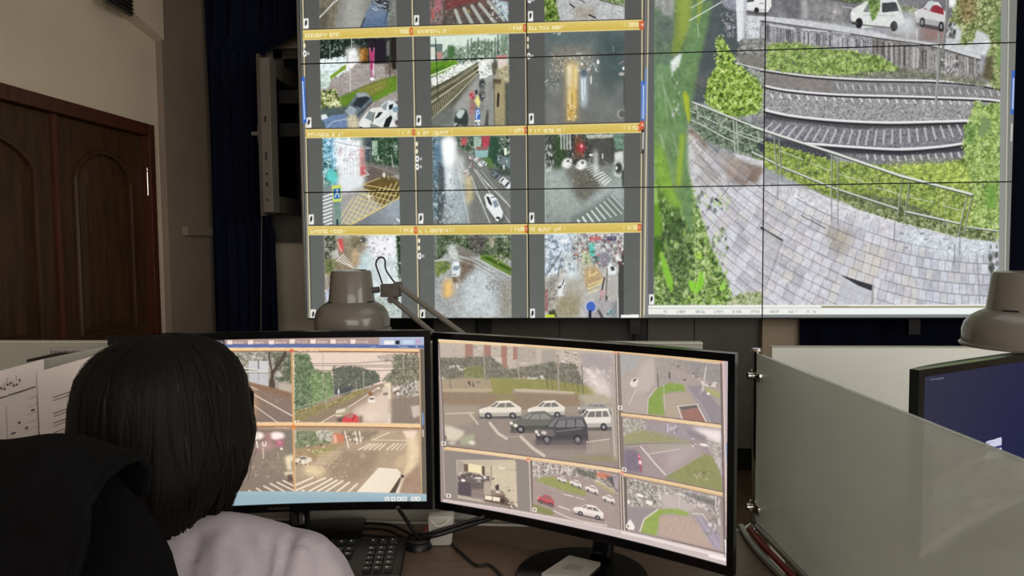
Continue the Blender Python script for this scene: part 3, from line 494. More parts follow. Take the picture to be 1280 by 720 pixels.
    V.p((280, 130, 340, 84, 410, 84, 445, 150, 440, 330, 400, 400, 330, 400, 280, 260), (253, 255, 255), f=6); V.p((320, 370, 420, 370, 410, 640, 340, 660), (228, 236, 238), n=(.04, .08, .05, 0), f=10); V.p((225, 200, 280, 90, 300, 300, 240, 520), (84, 118, 140), n=(.12, .15, .05, 0), f=5)
    V.p((260, 320, 320, 400, 330, 700, 290, 960, 250, 962), (74, 84, 88), n=(.15, .15, 0, 0), f=3)
    for a, b, c, d, w in ((440, 300, 575, 980, 7), (440, 260, 720, 800, 6), (590, 480, 780, 955, 9), (620, 410, 985, 960, 8), (640, 420, 770, 580, 8), (720, 520, 985, 790, 9), (690, 420, 960, 760, 4)): V.l((a, b, c, d), w, (226, 230, 224), .85)
    V.s_((240, 500, 460, 950), 130, 7, [(236, 242, 244), (90, 104, 110), (190, 204, 210)], asp=1.8, a=.8); V.p((530, 480, 590, 470, 610, 700, 550, 780), (196, 182, 132), n=(.06, .1, .05, 0), f=6)
    for x, y, r, c in ((550, 440, 34, (196, 196, 190)), (590, 380, 24, (150, 140, 136)), (590, 300, 24, (190, 186, 184)), (640, 320, 26, (214, 218, 216)), (690, 360, 34, (226, 230, 230))): V.e(x, y, r, r, c, soft=.4); V.s_((x-r, y-r, x+r, y+r), 9, 8, [(60, 60, 64), (244, 244, 240), (160, 60, 60)], a=.8)
    V.car(985, 490, -170, 110, (84, 100, 108), .55) if False else None
    V.tcar(835, 470, 40, 110, 60, (104, 116, 122)); V.tcar(935, 550, 40, 130, 70, (226, 230, 228)); V.tcar(720, 350, 35, 60, 34, (216, 220, 220))
    V.o(515, 235, 8); V.p((710, 130, 830, 60, 930, 280, 900, 350, 820, 330), (70, 76, 74), f=4); V.p((722, 90, 745, 55, 800, 62, 850, 110, 910, 240, 905, 290, 860, 335, 825, 300, 745, 190), (234, 238, 236), n=(.03, .03, 0, 0), f=1); V.p((740, 80, 770, 90, 800, 160, 795, 180, 765, 150), (40, 46, 50)); V.p((805, 130, 845, 120, 868, 180, 825, 198), (120, 140, 156), f=1); V.e(860, 305, 24, 22, (40, 42, 44)); V.e(850, 318, 20, 12, (245, 246, 240)); V.l((790, 95, 825, 90), 8, (60, 64, 66))
    # row 2, picture 3: rainy crossing
    V.o(650, 155, 8)
    V.p((245, 104, 1040, 92, 1042, 992, 250, 998), (126, 134, 128), (140, 148, 144), (0, 400, 0, 900), n=(.04, .06, .05, .03))
    V.fol((245, 104, 1040, 92, 1040, 380, 700, 380, 420, 440, 250, 420), [(28, 32, 28), (56, 58, 54), (86, 88, 82), (170, 172, 164)], rag=3, bias=-.08)
    V.p((330, 130, 420, 120, 470, 320, 400, 480, 340, 480), (52, 72, 46), n=(.2, .2, .1, 0), f=5); V.p((660, 110, 930, 100, 930, 140, 670, 146), (178, 186, 170), n=(.12, .2, 0, 0)); V.p((690, 150, 930, 150, 930, 400, 760, 420, 700, 330), (74, 74, 70), n=(.06, .08, .05, 0), f=5); V.p((940, 100, 1038, 98, 1038, 250, 950, 260), (104, 136, 116), n=(.1, .15, .1, 0), f=3)
    for x in (410, 440, 470, 500, 565): V.l((x, 110, x+3, 250), 18, (196, 204, 196), .75)
    V.p((540, 120, 620, 110, 640, 330, 540, 340), (98, 74, 56), n=(.2, .25, 0, 0), f=4); V.e(612, 235, 70, 75, (190, 30, 44), .75, .9); V.e(616, 220, 20, 26, (255, 150, 170), 1, .6); V.l((620, 250, 622, 330), 7, (230, 70, 80), .8)
    V.p((440, 440, 740, 440, 820, 640, 700, 760, 600, 770, 490, 600), (98, 96, 86), n=(.08, .1, .06, 0), f=8); V.s_((480, 440, 720, 600), 50, 8, [(120, 110, 90), (70, 68, 62), (160, 160, 150)], asp=1.5, a=.7)
    V.p((250, 470, 440, 440, 500, 600, 560, 760, 500, 860, 250, 860), (156, 166, 160), n=(.05, .06, .05, 0), f=12); V.p((820, 640, 1040, 520, 1042, 860, 760, 860, 640, 740), (158, 168, 164), n=(.05, .07, .05, 0), f=10)
    for x, y in ((460, 385), (605, 400)): V.p((x-50, y+40, x-30, y-20, x+10, y-48, x+60, y-30, x+58, y+30, x+10, y+60), (232, 234, 226), n=(.05, .06, 0, 0), f=2); V.p((x+6, y-20, x+30, y-28, x+36, y-4, x+10, y), (50, 50, 50), f=1); V.s_((x-40, y, x+50, y+50), 10, 9, [(255, 255, 255), (150, 150, 144)])
    V.p((740, 270, 770, 265, 780, 480, 745, 510), (226, 230, 224), n=(.05, .05, 0, 0), f=5); V.e(760, 270, 22, 14, (120, 120, 116)); V.e(710, 310, 26, 14, (226, 226, 220)); V.l((700, 340, 700, 390), 8, (170, 168, 160)); V.l((826, 300, 826, 345), 10, (236, 236, 230)); V.l((830, 370, 890, 400), 6, (160, 158, 150)); V.l((780, 450, 930, 410), 6, (130, 130, 122), .8)
    for i in range(9): V.l((660+i*18, 440+i*22, 740+i*18, 408+i*20), 9, (206, 208, 200), .85)
    for i in range(5): V.l((740+i*26, 520+i*24, 830+i*20, 480+i*18), 13, (230, 232, 226), .9)
    V.p((945, 280, 1035, 270, 1038, 480, 1000, 540, 940, 520), (196, 204, 196), n=(.12, .15, 0, 0), f=2); V.e(985, 320, 40, 34, (214, 218, 214)); V.e(985, 440, 46, 70, (60, 64, 60), soft=.4); V.e(965, 440, 12, 20, (236, 238, 230)); V.p((1015, 470, 1042, 450, 1042, 620, 1025, 640), (50, 54, 50), f=2)
    V.s_((250, 220, 340, 480), 36, 9, [(214, 222, 216), (100, 110, 104)], asp=2); V.l((250, 300, 252, 990), 9, (206, 222, 216), .5)
    V.o(650, 235, 8)
    V.p((560, 20, 750, 20, 700, 80, 625, 140, 590, 110), (106, 106, 94), n=(.1, .12, .06, 0), f=6); V.p((260, 190, 470, 110, 560, 120, 640, 190, 560, 280, 400, 300), (148, 158, 152), n=(.03, .03, .05, 0), f=12)
    V.p((500, 300, 700, 200, 900, 60, 1035, 180, 1040, 350, 520, 355), (106, 118, 112), n=(.06, .06, 0, 0), f=6)
    for i in range(9): x = 580+i*48-i*i*.8; V.l((x, 322-i*31, x+34+i*15, 322-i*31+60+i*13), 22-i*1.2, (226, 232, 226), .95-.04*i)
    # row 3, picture 1: washed-out road, zebra crossing
    V.o(375, 235, 8)
    V.p((245, 478, 1008, 470, 1015, 1300, 262, 1300), (208, 220, 220), n=(.05, .07, .05, .03))
    V.p((248, 480, 700, 474, 600, 900, 500, 1080, 255, 1300), (140, 126, 104), n=(.14, .16, .08, 0), f=8); V.fol((247, 480, 350, 478, 360, 620, 300, 720, 250, 800), [(26, 36, 24), (56, 66, 50), (110, 110, 96), (200, 196, 186)], rag=3)
    V.fol((248, 720, 340, 690, 380, 760, 320, 860, 250, 860), [(60, 70, 36), (104, 112, 66), (150, 150, 110)], rag=3); V.p((310, 640, 380, 600, 390, 690, 330, 720), (196, 190, 184), n=(.15, .2, 0, 0), f=3)
    V.p((380, 520, 420, 500, 440, 600, 420, 660, 390, 620), (216, 80, 76), n=(.1, .1, 0, 0), f=2); V.l((372, 540, 420, 640), 7, (250, 230, 226)); V.p((500, 480, 640, 480, 600, 560, 520, 640), (120, 110, 84), n=(.2, .25, .1, 0), f=4); V.e(640, 520, 46, 36, (40, 44, 44), .8, .6); V.s_((600, 490, 680, 550), 14, 9, [(236, 236, 232), (30, 34, 34)])
    V.p((660, 500, 960, 480, 950, 700, 720, 700), (242, 242, 248), n=(.04, .06, .04, 0), f=8); V.s_((650, 490, 900, 720), 60, 11, [(150, 150, 160), (255, 255, 255), (90, 90, 100)], a=.6); V.p((960, 480, 1010, 475, 1012, 900, 990, 900), (40, 56, 36), n=(.25, .3, 0, 0), f=2); V.s_((950, 480, 1012, 1000), 40, 9, [(226, 236, 220), (30, 44, 28)])
    V.p((600, 660, 700, 640, 700, 900, 560, 1040, 540, 900), (190, 214, 216), n=(.04, .05, .05, 0), f=10); V.p((520, 620, 580, 600, 590, 760, 520, 800), (190, 160, 122), n=(.1, .12, .06, 0), f=6); V.s_((380, 900, 560, 1200), 40, 10, [(206, 176, 130), (150, 140, 120)], a=.5)
    for i in range(8): V.l((365+i*20, 730+i*0+i*8, 440+i*14, 660+i*20), 10, (240, 236, 222)); V.l((375+i*20, 740+i*8, 448+i*14, 672+i*20), 6, (110, 96, 76), .8)
    V.p((740, 1110, 1000, 940, 1015, 1300, 700, 1300), (176, 190, 184), n=(.16, .16, .05, 0), f=3); V.s_((700, 1000, 1010, 1290), 90, 8, [(90, 110, 96), (226, 236, 232), (150, 166, 160)], a=.7); V.l((960, 780, 1010, 960), 8, (70, 86, 70), .7); V.p((255, 1050, 310, 980, 320, 1100, 265, 1140), (190, 200, 226), f=2); V.s_((250, 1020, 310, 1060), 8, 9, [(20, 22, 26), (245, 248, 250)])
    # row 3, picture 2: wet street with a car and an orange reflection
    V.o(515, 310, 8)
    V.p((228, -142, 990, -146, 996, 695, 230, 700), (160, 164, 162), n=(.1, .1, .05, .02))
    V.fol((228, -142, 990, -146, 990, 120, 700, 80, 480, 60, 340, 60, 228, 140), [(30, 42, 26), (58, 74, 46), (92, 106, 78), (170, 176, 150)], rag=3)
    V.p((340, -20, 430, -40, 620, 70, 420, 130, 380, 100), (190, 196, 190), n=(.15, .16, .06, 0), f=4); V.p((430, -20, 600, 20, 640, 90, 470, 90), (122, 116, 108), n=(.15, .18, 0, 0), f=3); V.l((243, -140, 246, 100), 8, (130, 150, 146)); V.l((608, -140, 610, 60), 12, (196, 200, 190), .8); V.l((670, -60, 672, 40), 14, (214, 218, 206), .8); V.p((760, -130, 830, -130, 830, -20, 770, 0), (150, 146, 120), n=(.2, .25, 0, 0), f=4); V.fol((560, -140, 760, -146, 700, 60, 600, 60), [(50, 50, 46), (84, 82, 76), (130, 128, 118)], rag=3)
    V.fol((230, 140, 380, 130, 385, 210, 300, 270, 232, 290), [(70, 84, 34), (104, 124, 56), (150, 160, 96)], rag=3); V.l((228, 125, 370, 115), 12, (206, 210, 200), .8)
    V.p((690, 70, 780, 70, 990, 190, 994, 280, 860, 210, 680, 110), (96, 128, 48), n=(.1, .12, 0, 0), f=1); V.p((700, 90, 760, 90, 992, 210, 992, 235), (52, 78, 22), n=(.1, 0, 0, 0), f=1); V.l((640, 100, 800, 190, 992, 290), 8, (206, 206, 196)); V.s_((800, 60, 990, 150), 40, 9, [(190, 186, 110), (110, 120, 60), (60, 80, 30)])
    V.p((480, 120, 600, 120, 640, 200, 520, 340, 470, 330), (112, 96, 80), n=(.2, .22, .08, 0), f=5); V.p((540, 280, 760, 180, 800, 400, 880, 690, 480, 694, 520, 420), (190, 200, 202), n=(.07, .07, .05, 0), f=12); V.p((880, 340, 992, 310, 994, 690, 900, 692), (146, 142, 130), n=(.16, .16, 0, 0), f=8); V.s_((740, 280, 860, 420), 50, 9, [(70, 74, 76), (110, 112, 112)], asp=.7, a=.7); V.s_((240, 260, 540, 690), 160, 7, [(120, 108, 90), (236, 238, 234), (90, 86, 78)], a=.6); V.s_((540, 180, 900, 690), 150, 7, [(240, 244, 244), (120, 124, 126)], a=.6)
    for i in range(4): V.l((470, 50+i*24, 560+i*40, 90+i*34, 760+i*30, 190+i*40), 6, (206, 206, 200) if i % 2 else (90, 84, 76), .7)
    V.p((320, 330, 395, 300, 410, 440, 370, 500, 310, 490), (226, 176, 96), n=(.06, .08, .05, 0), f=7); V.p((340, 360, 390, 350, 385, 470, 340, 480), (244, 196, 110), f=5); V.l((430, 310, 440, 500), 16, (196, 170, 150), .7); V.l((448, 300, 452, 400), 12, (240, 236, 226), .9); V.p((400, 290, 450, 285, 470, 350, 410, 350), (110, 90, 70), f=3)
    V.p((400, 170, 425, 135, 465, 135, 490, 190, 475, 280, 400, 285), (224, 228, 226), n=(.03, .03, 0, 0), f=1); V.p((412, 190, 430, 180, 470, 180, 465, 222, 412, 224), (130, 148, 158)); V.p((410, 140, 465, 140, 470, 172, 425, 176), (236, 240, 240)); V.l((410, 268, 440, 266), 7, (60, 60, 62)); V.l((480, 160, 478, 200), 8, (60, 66, 70))
    V.mark(820, -122, 955, -102, (240, 244, 238))
    # row 3, picture 3: busy street, blue sign
    V.o(650, 310, 7.11)
    V.p((218, -132, 925, -137, 925, 615, 220, 618), (180, 178, 170), n=(.08, .1, .06, .02))
    V.fol((218, -132, 500, -135, 440, 120, 330, 220, 222, 260), [(84, 100, 120), (150, 168, 184), (214, 226, 236), (246, 250, 252)], rag=3, bias=.05); V.fol((500, -135, 922, -137, 920, 150, 700, 120, 560, 140, 480, 60), [(90, 80, 84), (150, 150, 150), (206, 206, 204), (240, 240, 238)], rag=3)
    V.p((380, 60, 520, 40, 540, 180, 560, 420, 520, 600, 400, 600, 400, 260), (182, 188, 186), (160, 150, 126), (0, 60, 0, 560), n=(.04, .05, .04, 0), f=8); V.p((400, 120, 500, 110, 520, 260, 410, 280), (206, 218, 220), n=(.04, .05, 0, 0), f=8)
    V.p((320, 440, 540, 420, 500, 616, 300, 616), (150, 142, 112), n=(.08, .1, .05, 0), f=10); V.p((570, 170, 680, 160, 750, 290, 600, 380, 570, 300), (184, 154, 108), n=(.08, .12, .05, 0), f=6)
    for a in ((615, 200, 620, 250), (620, 250, 690, 215), (610, 330, 740, 280), (605, 365, 745, 300), (610, 400, 690, 370)): V.l(a, 11, (240, 220, 140), .85)
    V.p((545, 20, 620, 20, 640, 140, 560, 150), (178, 186, 140), n=(.2, .25, 0, 0), f=4); V.p((610, -100, 720, -105, 720, -70, 620, -60), (206, 96, 100), n=(.15, .2, 0, 0), f=2); V.p((750, -100, 850, -105, 860, -60, 760, -66), (80, 70, 100), n=(.2, .25, 0, 0), f=2); V.p((616, -40, 660, -40, 666, 60, 650, 90, 620, 60), (80, 196, 176), n=(.1, .12, 0, 0), f=2)
    V.p((700, 40, 790, 30, 800, 160, 720, 180), (130, 126, 140), n=(.15, .2, 0, 0), f=4); V.p((640, 80, 710, 70, 700, 130, 650, 130), (86, 112, 106), n=(.15, .2, 0, 0), f=2); V.l((515, -130, 515, 200), 7, (110, 116, 116), .7); V.l((600, -120, 600, 20), 6, (90, 96, 96), .6)
    V.s_((220, -60, 480, 260), 90, 11, [(70, 84, 104), (250, 252, 255), (120, 136, 150)], asp=1.3, a=.7); V.s_((480, -100, 920, 160), 130, 11, [(60, 60, 66), (250, 250, 250), (180, 60, 60), (70, 110, 110), (200, 190, 150)], a=.75)
    for i in range(8): V.l((250+i*14, 230-i*20, 268+i*14, 170-i*20), 10, (90, 96, 100), .6); V.l((330+i*2, 280-i*14, 352+i*2, 180-i*10), 6, (110, 110, 106), .5)
    V.p((222, 300, 330, 240, 330, 440, 260, 560, 222, 560), (152, 146, 136), n=(.15, .16, .06, 0), f=4); V.s_((225, 280, 330, 540), 60, 8, [(90, 86, 82), (214, 210, 204)], a=.6); V.p((220, 380, 246, 370, 252, 560, 222, 570), (150, 96, 96), n=(.2, .2, 0, 0), f=2); V.p((255, 560, 310, 545, 330, 616, 250, 616), (60, 66, 44), n=(.12, .12, 0, 0), f=2); V.p((222, 592, 306, 590, 312, 616, 226, 618), (196, 214, 50), n=(.05, 0, 0, 0))
    V.p((332, 420, 345, 320, 385, 280, 404, 290, 390, 420, 350, 435), (226, 228, 224), n=(.04, .04, 0, 0), f=1); V.p((340, 345, 366, 330, 368, 352, 342, 366), (70, 76, 80)); V.l((375, 330, 390, 285), 9, (60, 64, 66)); V.l((380, 410, 398, 330), 5, (90, 88, 84))
    V.p((770, 180, 800, 120, 860, 180, 850, 235, 790, 240), (226, 230, 228), n=(.06, .06, 0, 0), f=1); V.p((800, 170, 830, 160, 845, 195, 815, 205), (60, 70, 76)); V.l((790, 100, 830, 160), 8, (150, 170, 170)); V.p((770, 280, 870, 240, 860, 440, 780, 430), (176, 170, 166), n=(.06, .08, 0, 0), f=5)
    V.l((750, 265, 730, 360, 712, 460), 15, (70, 56, 60), .9); V.l((776, 180, 766, 420, 745, 560), 8, (70, 62, 62), .8); V.l((770, 440, 745, 580), 20, (54, 50, 52), .9); V.p((700, 380, 760, 370, 740, 450, 720, 470), (196, 150, 156), n=(.1, .15, 0, 0), f=3)
    V.p((560, 480, 760, 460, 860, 480, 868, 612, 540, 616), (164, 158, 160), n=(.1, .12, 0, 0), f=5); V.e(625, 520, 62, 66, (186, 192, 204), .9); V.e(630, 522, 44, 50, (62, 96, 190), 1, .15); V.l((622, 565, 622, 616), 26, (30, 34, 50)); V.p((540, 520, 600, 600, 560, 616, 545, 616), (190, 188, 190), f=3)
    V.s_((775, 540, 825, 600), 20, 9, [(40, 110, 110), (70, 150, 150), (180, 200, 200)]); V.p((820, 500, 872, 450, 872, 616, 815, 616), (126, 134, 140), n=(.12, .12, 0, 0), f=4); V.l((700, 560, 730, 616), 26, (60, 58, 58), .8)
    V.p((876, 150, 925, 0, 925, 616, 872, 616), (62, 62, 60), n=(.06, .06, 0, 0)); V.l((871, 440, 872, 616), 8, (232, 232, 226)); V.s_((860, -60, 920, 160), 30, 12, [(230, 226, 222), (120, 70, 70), (60, 60, 62)])
    V.p((895, 594, 1056, 590, 1058, 622, 897, 624), (244, 245, 242))
    # frames, yellow title bars, icons
    V.o(0, 0, 1)
    for a0, a1, b0, b1 in ((376, 387.6, 399, 405.6), (495, 502, 513, 523.2), (513, 523.2, 537, 543.5), (635.8, 639.4, 656, 660), (656, 660, 680.4, 681), (780.8, 779.4, 803.5, 800.7)):
        X = lambda x0, x1, y: x0+(x1-x0)*y/395; V.p((X(a0, a1, -110), -110, X(b0, b1, -110), -110, b1, 398, a1, 398), (80, 81, 78), (94, 97, 93), (0, 20, 0, 400), n=(.02, .01, 0, .012))
    V.p((895/7.11+650, 594/7.11+310, 798.5, 393, 798.8, 397.4, 897/7.11+650, 397.7), (244, 245, 242))
    for xa, ya, xb, yb in ((376, -110, 387.6, 398), (513, -110, 523.2, 398), (656, -110, 660.0, 398), (803.5, -110, 800.7, 398), (812.2, -110, 804.8, 398)):
        V.l((xa, ya, xb, yb), 1.5, CREAM); V.l((xa+1.7, ya, xb+1.7, yb), 1.0, (52, 46, 36), .8)
    rows = [[(378.5, 38.2, 50), (516, 33.5, 45.2), (658, 29, 41), (802.5, 25, 36.9)], [(382, 162, 172.4), (519, 160.6, 170.6), (659, 157.4, 168.4), (801.4, 154, 165.6)], [(385.5, 283, 293.6), (521.5, 282.3, 293.4), (660, 280.6, 292.4), (801, 278.6, 290.2)]]
    for r in rows:
        for (xa, t0, b0), (xb, t1, b1) in zip(r, r[1:]):
            V.l((xa, t0-1.2, xb, t1-1.2), 1.1, (50, 44, 34)); V.p((xa, t0-.4, xb, t1-.4, xb, b1, xa, b0), (222, 194, 96), (208, 176, 66), (xa, t0, xa, b0), n=(.03, .03, 0, 0))
            V.l((xa, t0, xb, t1), 1.0, (238, 216, 140)); V.l((xa, b0-.2, xb, b1-.2), 1.1, (240, 222, 150)); sl = (t1-t0)/(xb-xa)
            V.mark(xa+3, t0+4.2, xa+42, t0+8.6, (255, 250, 215), a=1.0, slope=sl); V.l((xa+46, t0+sl*46+3, xa+46, t0+sl*46+8), .8, (240, 226, 160))
            V.l((xb-21, t1+3, xb-21, t1+8), .8, (240, 226, 160)); V.mark(xb-16, t1+3.6, xb-5, t1+8, (255, 248, 210), a=1.0)
            V.p((xb-4, t1+1, xb+.6, t1+1, xb+.6, b1-1.5, xb-4, b1-1.5), (206, 92, 44)); V.p((xb-2.6, t1+3.4, xb-.8, t1+3.4, xb-.8, b1-4, xb-2.6, b1-4), (240, 150, 110))
    for x, y in ((379.5, 23), (517.6, 19), (660, 14), (383, 147), (520.3, 144.5), (661, 142), (386, 268), (523, 267), (661.6, 266), (388.5, 387), (525, 387.2), (662.5, 386)): icon(V, x, y)
    for x, y, n in ((380.5, 57, 1), (659.5, 49, 2), (521, 180, 2), (523.8, 301, 2), (659.5, 49, 2)):
        for i in range(n): V.e(x, y+i*9, 1.6, 3.6, (250, 238, 200))
    for x, y in ((381, 67), (660.8, 70), (662+4-4, 0), (521.6, 198.5), (521.6, 208.5), (524.5, 320), ): V.e(x, y, 2.6, 4.6, (252, 252, 250)); V.e(x, y, .9, 1.8, (40, 40, 40)); V.e(x+4.4, y, 1.8, 2.2, (200, 200, 206), .8)
    for x0, y0, x1, y1, d in ((375.5, 96, 381, 154, 2.6), (801.5, 101, 807, 153, -.5), (807, 84, 812.2, 144, -.5)):
        V.p((x0, y0, x1, y0, x1+d, y1, x0+d, y1), (50, 96, 190)); V.l((x0+.6, y0, x0+d+.6, y1), .7, (120, 160, 226))
        for i in range(9): yy = y0+6+i*(y1-y0-10)/9; V.l((x0+2.8+d*i/9, yy, x0+3.0+d*i/9, yy+(y1-y0)/14), 1.6, (206, 222, 246), .9)
    V.p((801.8, 155, 806, 155, 805.4, 192, 801.4, 192), (50, 48, 46)); V.l((804, 166, 803.6, 186), 1.5, (236, 236, 232))
    for y in (31, 156): V.p((800.5, y-5, 805.4, y-5, 805, y+6, 800, y+6), (200, 84, 46)); V.e(803, y, 1.6, 2.2, (250, 190, 170))
def wall_view(V):
    V.ns = .8
    # large picture: path, railing, tram rails, hedges, road behind
    V.o(0, 0, 1)
    V.p((812, -130, 1285, -130, 1265, 402, 805, 402), (92, 94, 94), (126, 130, 130), (0, 0, 0, 400), n=(.02, 0, 0, 0))
    V.p((818, -130, 1256, -130, 1248, 384, 817, 384), (150, 152, 158), n=(.06, .06, .04, .02))
    V.p((818, -130, 956, -130, 956, 130, 860, 130, 818, 90), (74, 82, 84), n=(.03, .03, .03, .03), f=4)
    V.p((870, -130, 1256, -130, 1256, 60, 1130, 34, 958, 20, 930, 18, 905, 10), (106, 106, 112), n=(.06, .06, .05, .03), f=2)
    V.o(940, 0, 8); V.p((130, -40, 900, -40, 960, 240, 560, 200, 150, 160), (104, 102, 108), (120, 120, 122), (0, 0, 0, 220), n=(.06, .07, .06, .04), f=2); V.p((560, -10, 900, 40, 980, 200, 820, 220, 600, 180), (140, 138, 138), n=(.06, .08, .08, .04), f=14); V.p((490, 0, 555, 0, 560, 190, 500, 180), (168, 166, 166), n=(.06, .1, 0, 0), f=4); V.fol((790, -30, 1300, -40, 1300, 30, 1140, 40, 960, 24), [(40, 56, 34), (90, 108, 70), (160, 172, 130)], rag=2); V.l((760, -10, 960, 24, 1040, 34), 10, (70, 66, 60), .8); V.l((900, 66, 1000, 80), 10, (196, 196, 196), .8); V.e(826, 116, 24, 20, (206, 200, 194), .7)
    V.p((-90, -60, 130, -60, 195, -30, 195, 60, 160, 120, 60, 130, -80, 100), (228, 230, 228), n=(.03, .03, 0, 0)); V.p((-90, 0, 20, -4, 22, 14, -90, 30), (60, 62, 64)); V.e(45, 105, 28, 36, (36, 36, 40)); V.l((75, 34, 120, 34), 5, (60, 60, 60)); V.l((75, 98, 130, 100), 5, (90, 90, 90)); V.p((-80, 100, 160, 132, 160, 150, -80, 120), (70, 66, 66), f=2)
    # parapet and its wall
    V.p((-60, 150, 160, 166, 560, 206, 900, 258, 1280, 320, 1300, 384, 960, 330, 560, 268, 140, 212, -60, 200), (196, 198, 202), n=(.06, .06, .04, 0), f=1); V.l((-40, 196, 140, 216, 560, 276, 960, 336, 1290, 386), 11, (66, 66, 70))
    V.p((-60, 206, 140, 226, 560, 284, 960, 344, 1280, 390, 1440, 600, 1000, 500, 560, 460, 140, 420, -50, 400), (140, 138, 142), n=(.16, .2, .1, 0))
    V.l((150, 244, 420, 288), 10, (226, 226, 230)); V.l((500, 292, 750, 314), 10, (220, 220, 226)); V.l((800, 318, 980, 340), 8, (206, 206, 210))
    for i in range(60): x = -30+i*22+V.r.randint(-6, 6); V.l((x, 250+.14*x, x+V.r.randint(-4, 5), 410+.06*x), V.r.randint(4, 16), [(56, 56, 60), (206, 206, 212), (96, 94, 98), (176, 174, 180)][V.r.randint(4)], .75)
    V.p((-15, 190, 80, 200, 76, 380, 40, 390, 10, 350), (206, 210, 214), n=(.1, .12, 0, 0), f=1); V.p((150, 240, 170, 240, 170, 410, 150, 410), (80, 80, 86), f=1)
    V.o(1090, 0, 6.73)
    V.p((0, 270, 420, 345, 600, 375, 920, 470, 900, 510, 600, 430, 0, 330), (206, 206, 210), n=(.05, .06, 0, 0)); V.p((0, 316, 600, 410, 900, 505, 920, 680, 560, 640, 0, 560), (126, 122, 120), n=(.16, .2, .08, 0)); V.l((0, 315, 420, 372, 620, 420, 910, 505), 9, (50, 50, 50))
    for i in range(40): x = 10+i*22+V.r.randint(-6, 6); V.l((x, 340+.18*x, x+V.r.randint(-4, 5), 520+.12*x), V.r.randint(5, 18), [(60, 58, 58), (196, 196, 196), (96, 92, 90), (166, 164, 160)][V.r.randint(4)], .75)
    V.e(640, 580, 44, 50, (190, 188, 186), .8, .5); V.l((600, 560, 640, 620, 690, 540), 8, (80, 76, 80), .8); V.e(715, 590, 26, 40, (176, 176, 176), .8, .5); V.s_((580, 480, 760, 640), 40, 9, [(70, 66, 70), (214, 214, 210)], asp=1.6)
    V.p((150, 180, 420, 130, 640, 250, 600, 360, 420, 345, 130, 300), (128, 118, 116), n=(.06, .06, .05, 0), f=3); V.p((440, 220, 620, 260, 600, 350, 430, 320), (142, 112, 106), n=(.06, .06, 0, 0), f=8); V.p((160, 190, 330, 160, 400, 330, 130, 290), (176, 180, 182), n=(.05, .06, .05, 0), f=10); V.l((378, 250, 380, 330), 12, (206, 204, 202), .8)
    V.fol((170, 30, 380, 30, 380, 130, 230, 90, 180, 90), [(74, 90, 54), (124, 136, 96), (186, 190, 160)], rag=3); V.p((230, 0, 470, -60, 480, 0, 380, 60, 240, 50), (120, 120, 122), n=(.1, .1, 0, 0), f=3); V.p((620, 180, 900, 250, 980, 300, 960, 470, 780, 440, 620, 400), (196, 200, 202), n=(.05, .06, .05, 0), f=3)
    V.car(362, -30, 275, 250, (206, 204, 206), .22, (140, 96, 100), 'sedan', dark=(150, 148, 150)); V.p((440, 60, 500, 0, 530, 20, 480, 90), (190, 200, 200)); V.p((500, 60, 540, 40, 600, 70, 605, 125, 500, 100), (140, 44, 54)); V.p((620, -60, 740, -60, 730, 60, 640, 60), (240, 242, 240), n=(.05, .05, 0, 0), f=3)
    V.car(-30, -10, 290, 250, (222, 226, 220), .06, (110, 120, 122), 'suv') if False else None
    V.o(940, 0, 8); V.p((985, 150, 1000, 90, 1100, 40, 1170, -10, 1440, -20, 1500, 110, 1530, 220, 1440, 280, 1260, 260, 1100, 285, 1000, 240), (216, 220, 216), n=(.04, .05, .03, 0), f=1); V.p((1110, 120, 1160, 30, 1260, 20, 1260, 120), (120, 128, 128), n=(.1, .1, 0, 0)); V.p((1300, 30, 1440, 20, 1470, 110, 1300, 125), (60, 64, 66), n=(.1, .1, 0, 0)); V.e(1070, 232, 40, 56, (34, 34, 36), soft=.15); V.e(1420, 262, 40, 56, (44, 44, 46), soft=.15); V.p((1440, 120, 1640, 120, 1660, 320, 1480, 300), (214, 218, 220), a=.7, n=(.04, .06, 0, 0), f=14); V.p((985, 215, 1060, 220, 1060, 250, 1000, 245), (60, 60, 60)); V.l((1110, 250, 1400, 280), 14, (90, 86, 84), .8); V.l((990, 130, 1020, 150), 10, (250, 250, 245)); V.l((1120, 150, 1440, 160), 5, (150, 152, 148)); V.fol((1150, -30, 1290, -30, 1270, 120, 1210, 220, 1180, 150), [(60, 90, 40), (110, 140, 70), (170, 190, 130)], rag=2)
    # ballast, rails, verges behind
    V.o(940, 90, 3.765)
    V.p((-20, -40, 860, -10, 880, 160, 640, 420, 0, 300), (128, 128, 132), n=(.24, .22, .05, .02)); V.p((60, 0, 520, 36, 1180, 80, 1180, 140, 800, 120, 380, 104, 60, 66), (126, 124, 124), n=(.15, .15, .04, 0)); V.p((60, 10, 360, 40, 400, 96, 60, 62), (128, 122, 118), n=(.05, .06, .04, 0), f=3); V.p((60, 80, 400, 112, 1060, 140, 1050, 226, 560, 236, 60, 186), (146, 144, 146), n=(.26, .24, .03, 0)); V.p((60, 196, 480, 240, 1030, 236, 1010, 340, 560, 360, 60, 300), (116, 116, 122), n=(.24, .22, .03, 0))
    V.p((280, 340, 760, 368, 1010, 344, 1000, 420, 640, 450, 400, 400), (112, 112, 116), n=(.28, .26, .03, 0))
    V.p((60, 196, 480, 242, 1030, 238, 1030, 262, 480, 266, 60, 222), (70, 70, 74), n=(.15, .12, 0, 0), f=2); V.p((290, 345, 760, 368, 1010, 344, 1004, 372, 700, 394, 400, 380), (56, 56, 62), n=(.15, .12, 0, 0), f=2); V.p((-20, 300, 300, 330, 400, 420, 160, 380, 0, 330), (66, 66, 76), n=(.2, .16, 0, 0), f=3)
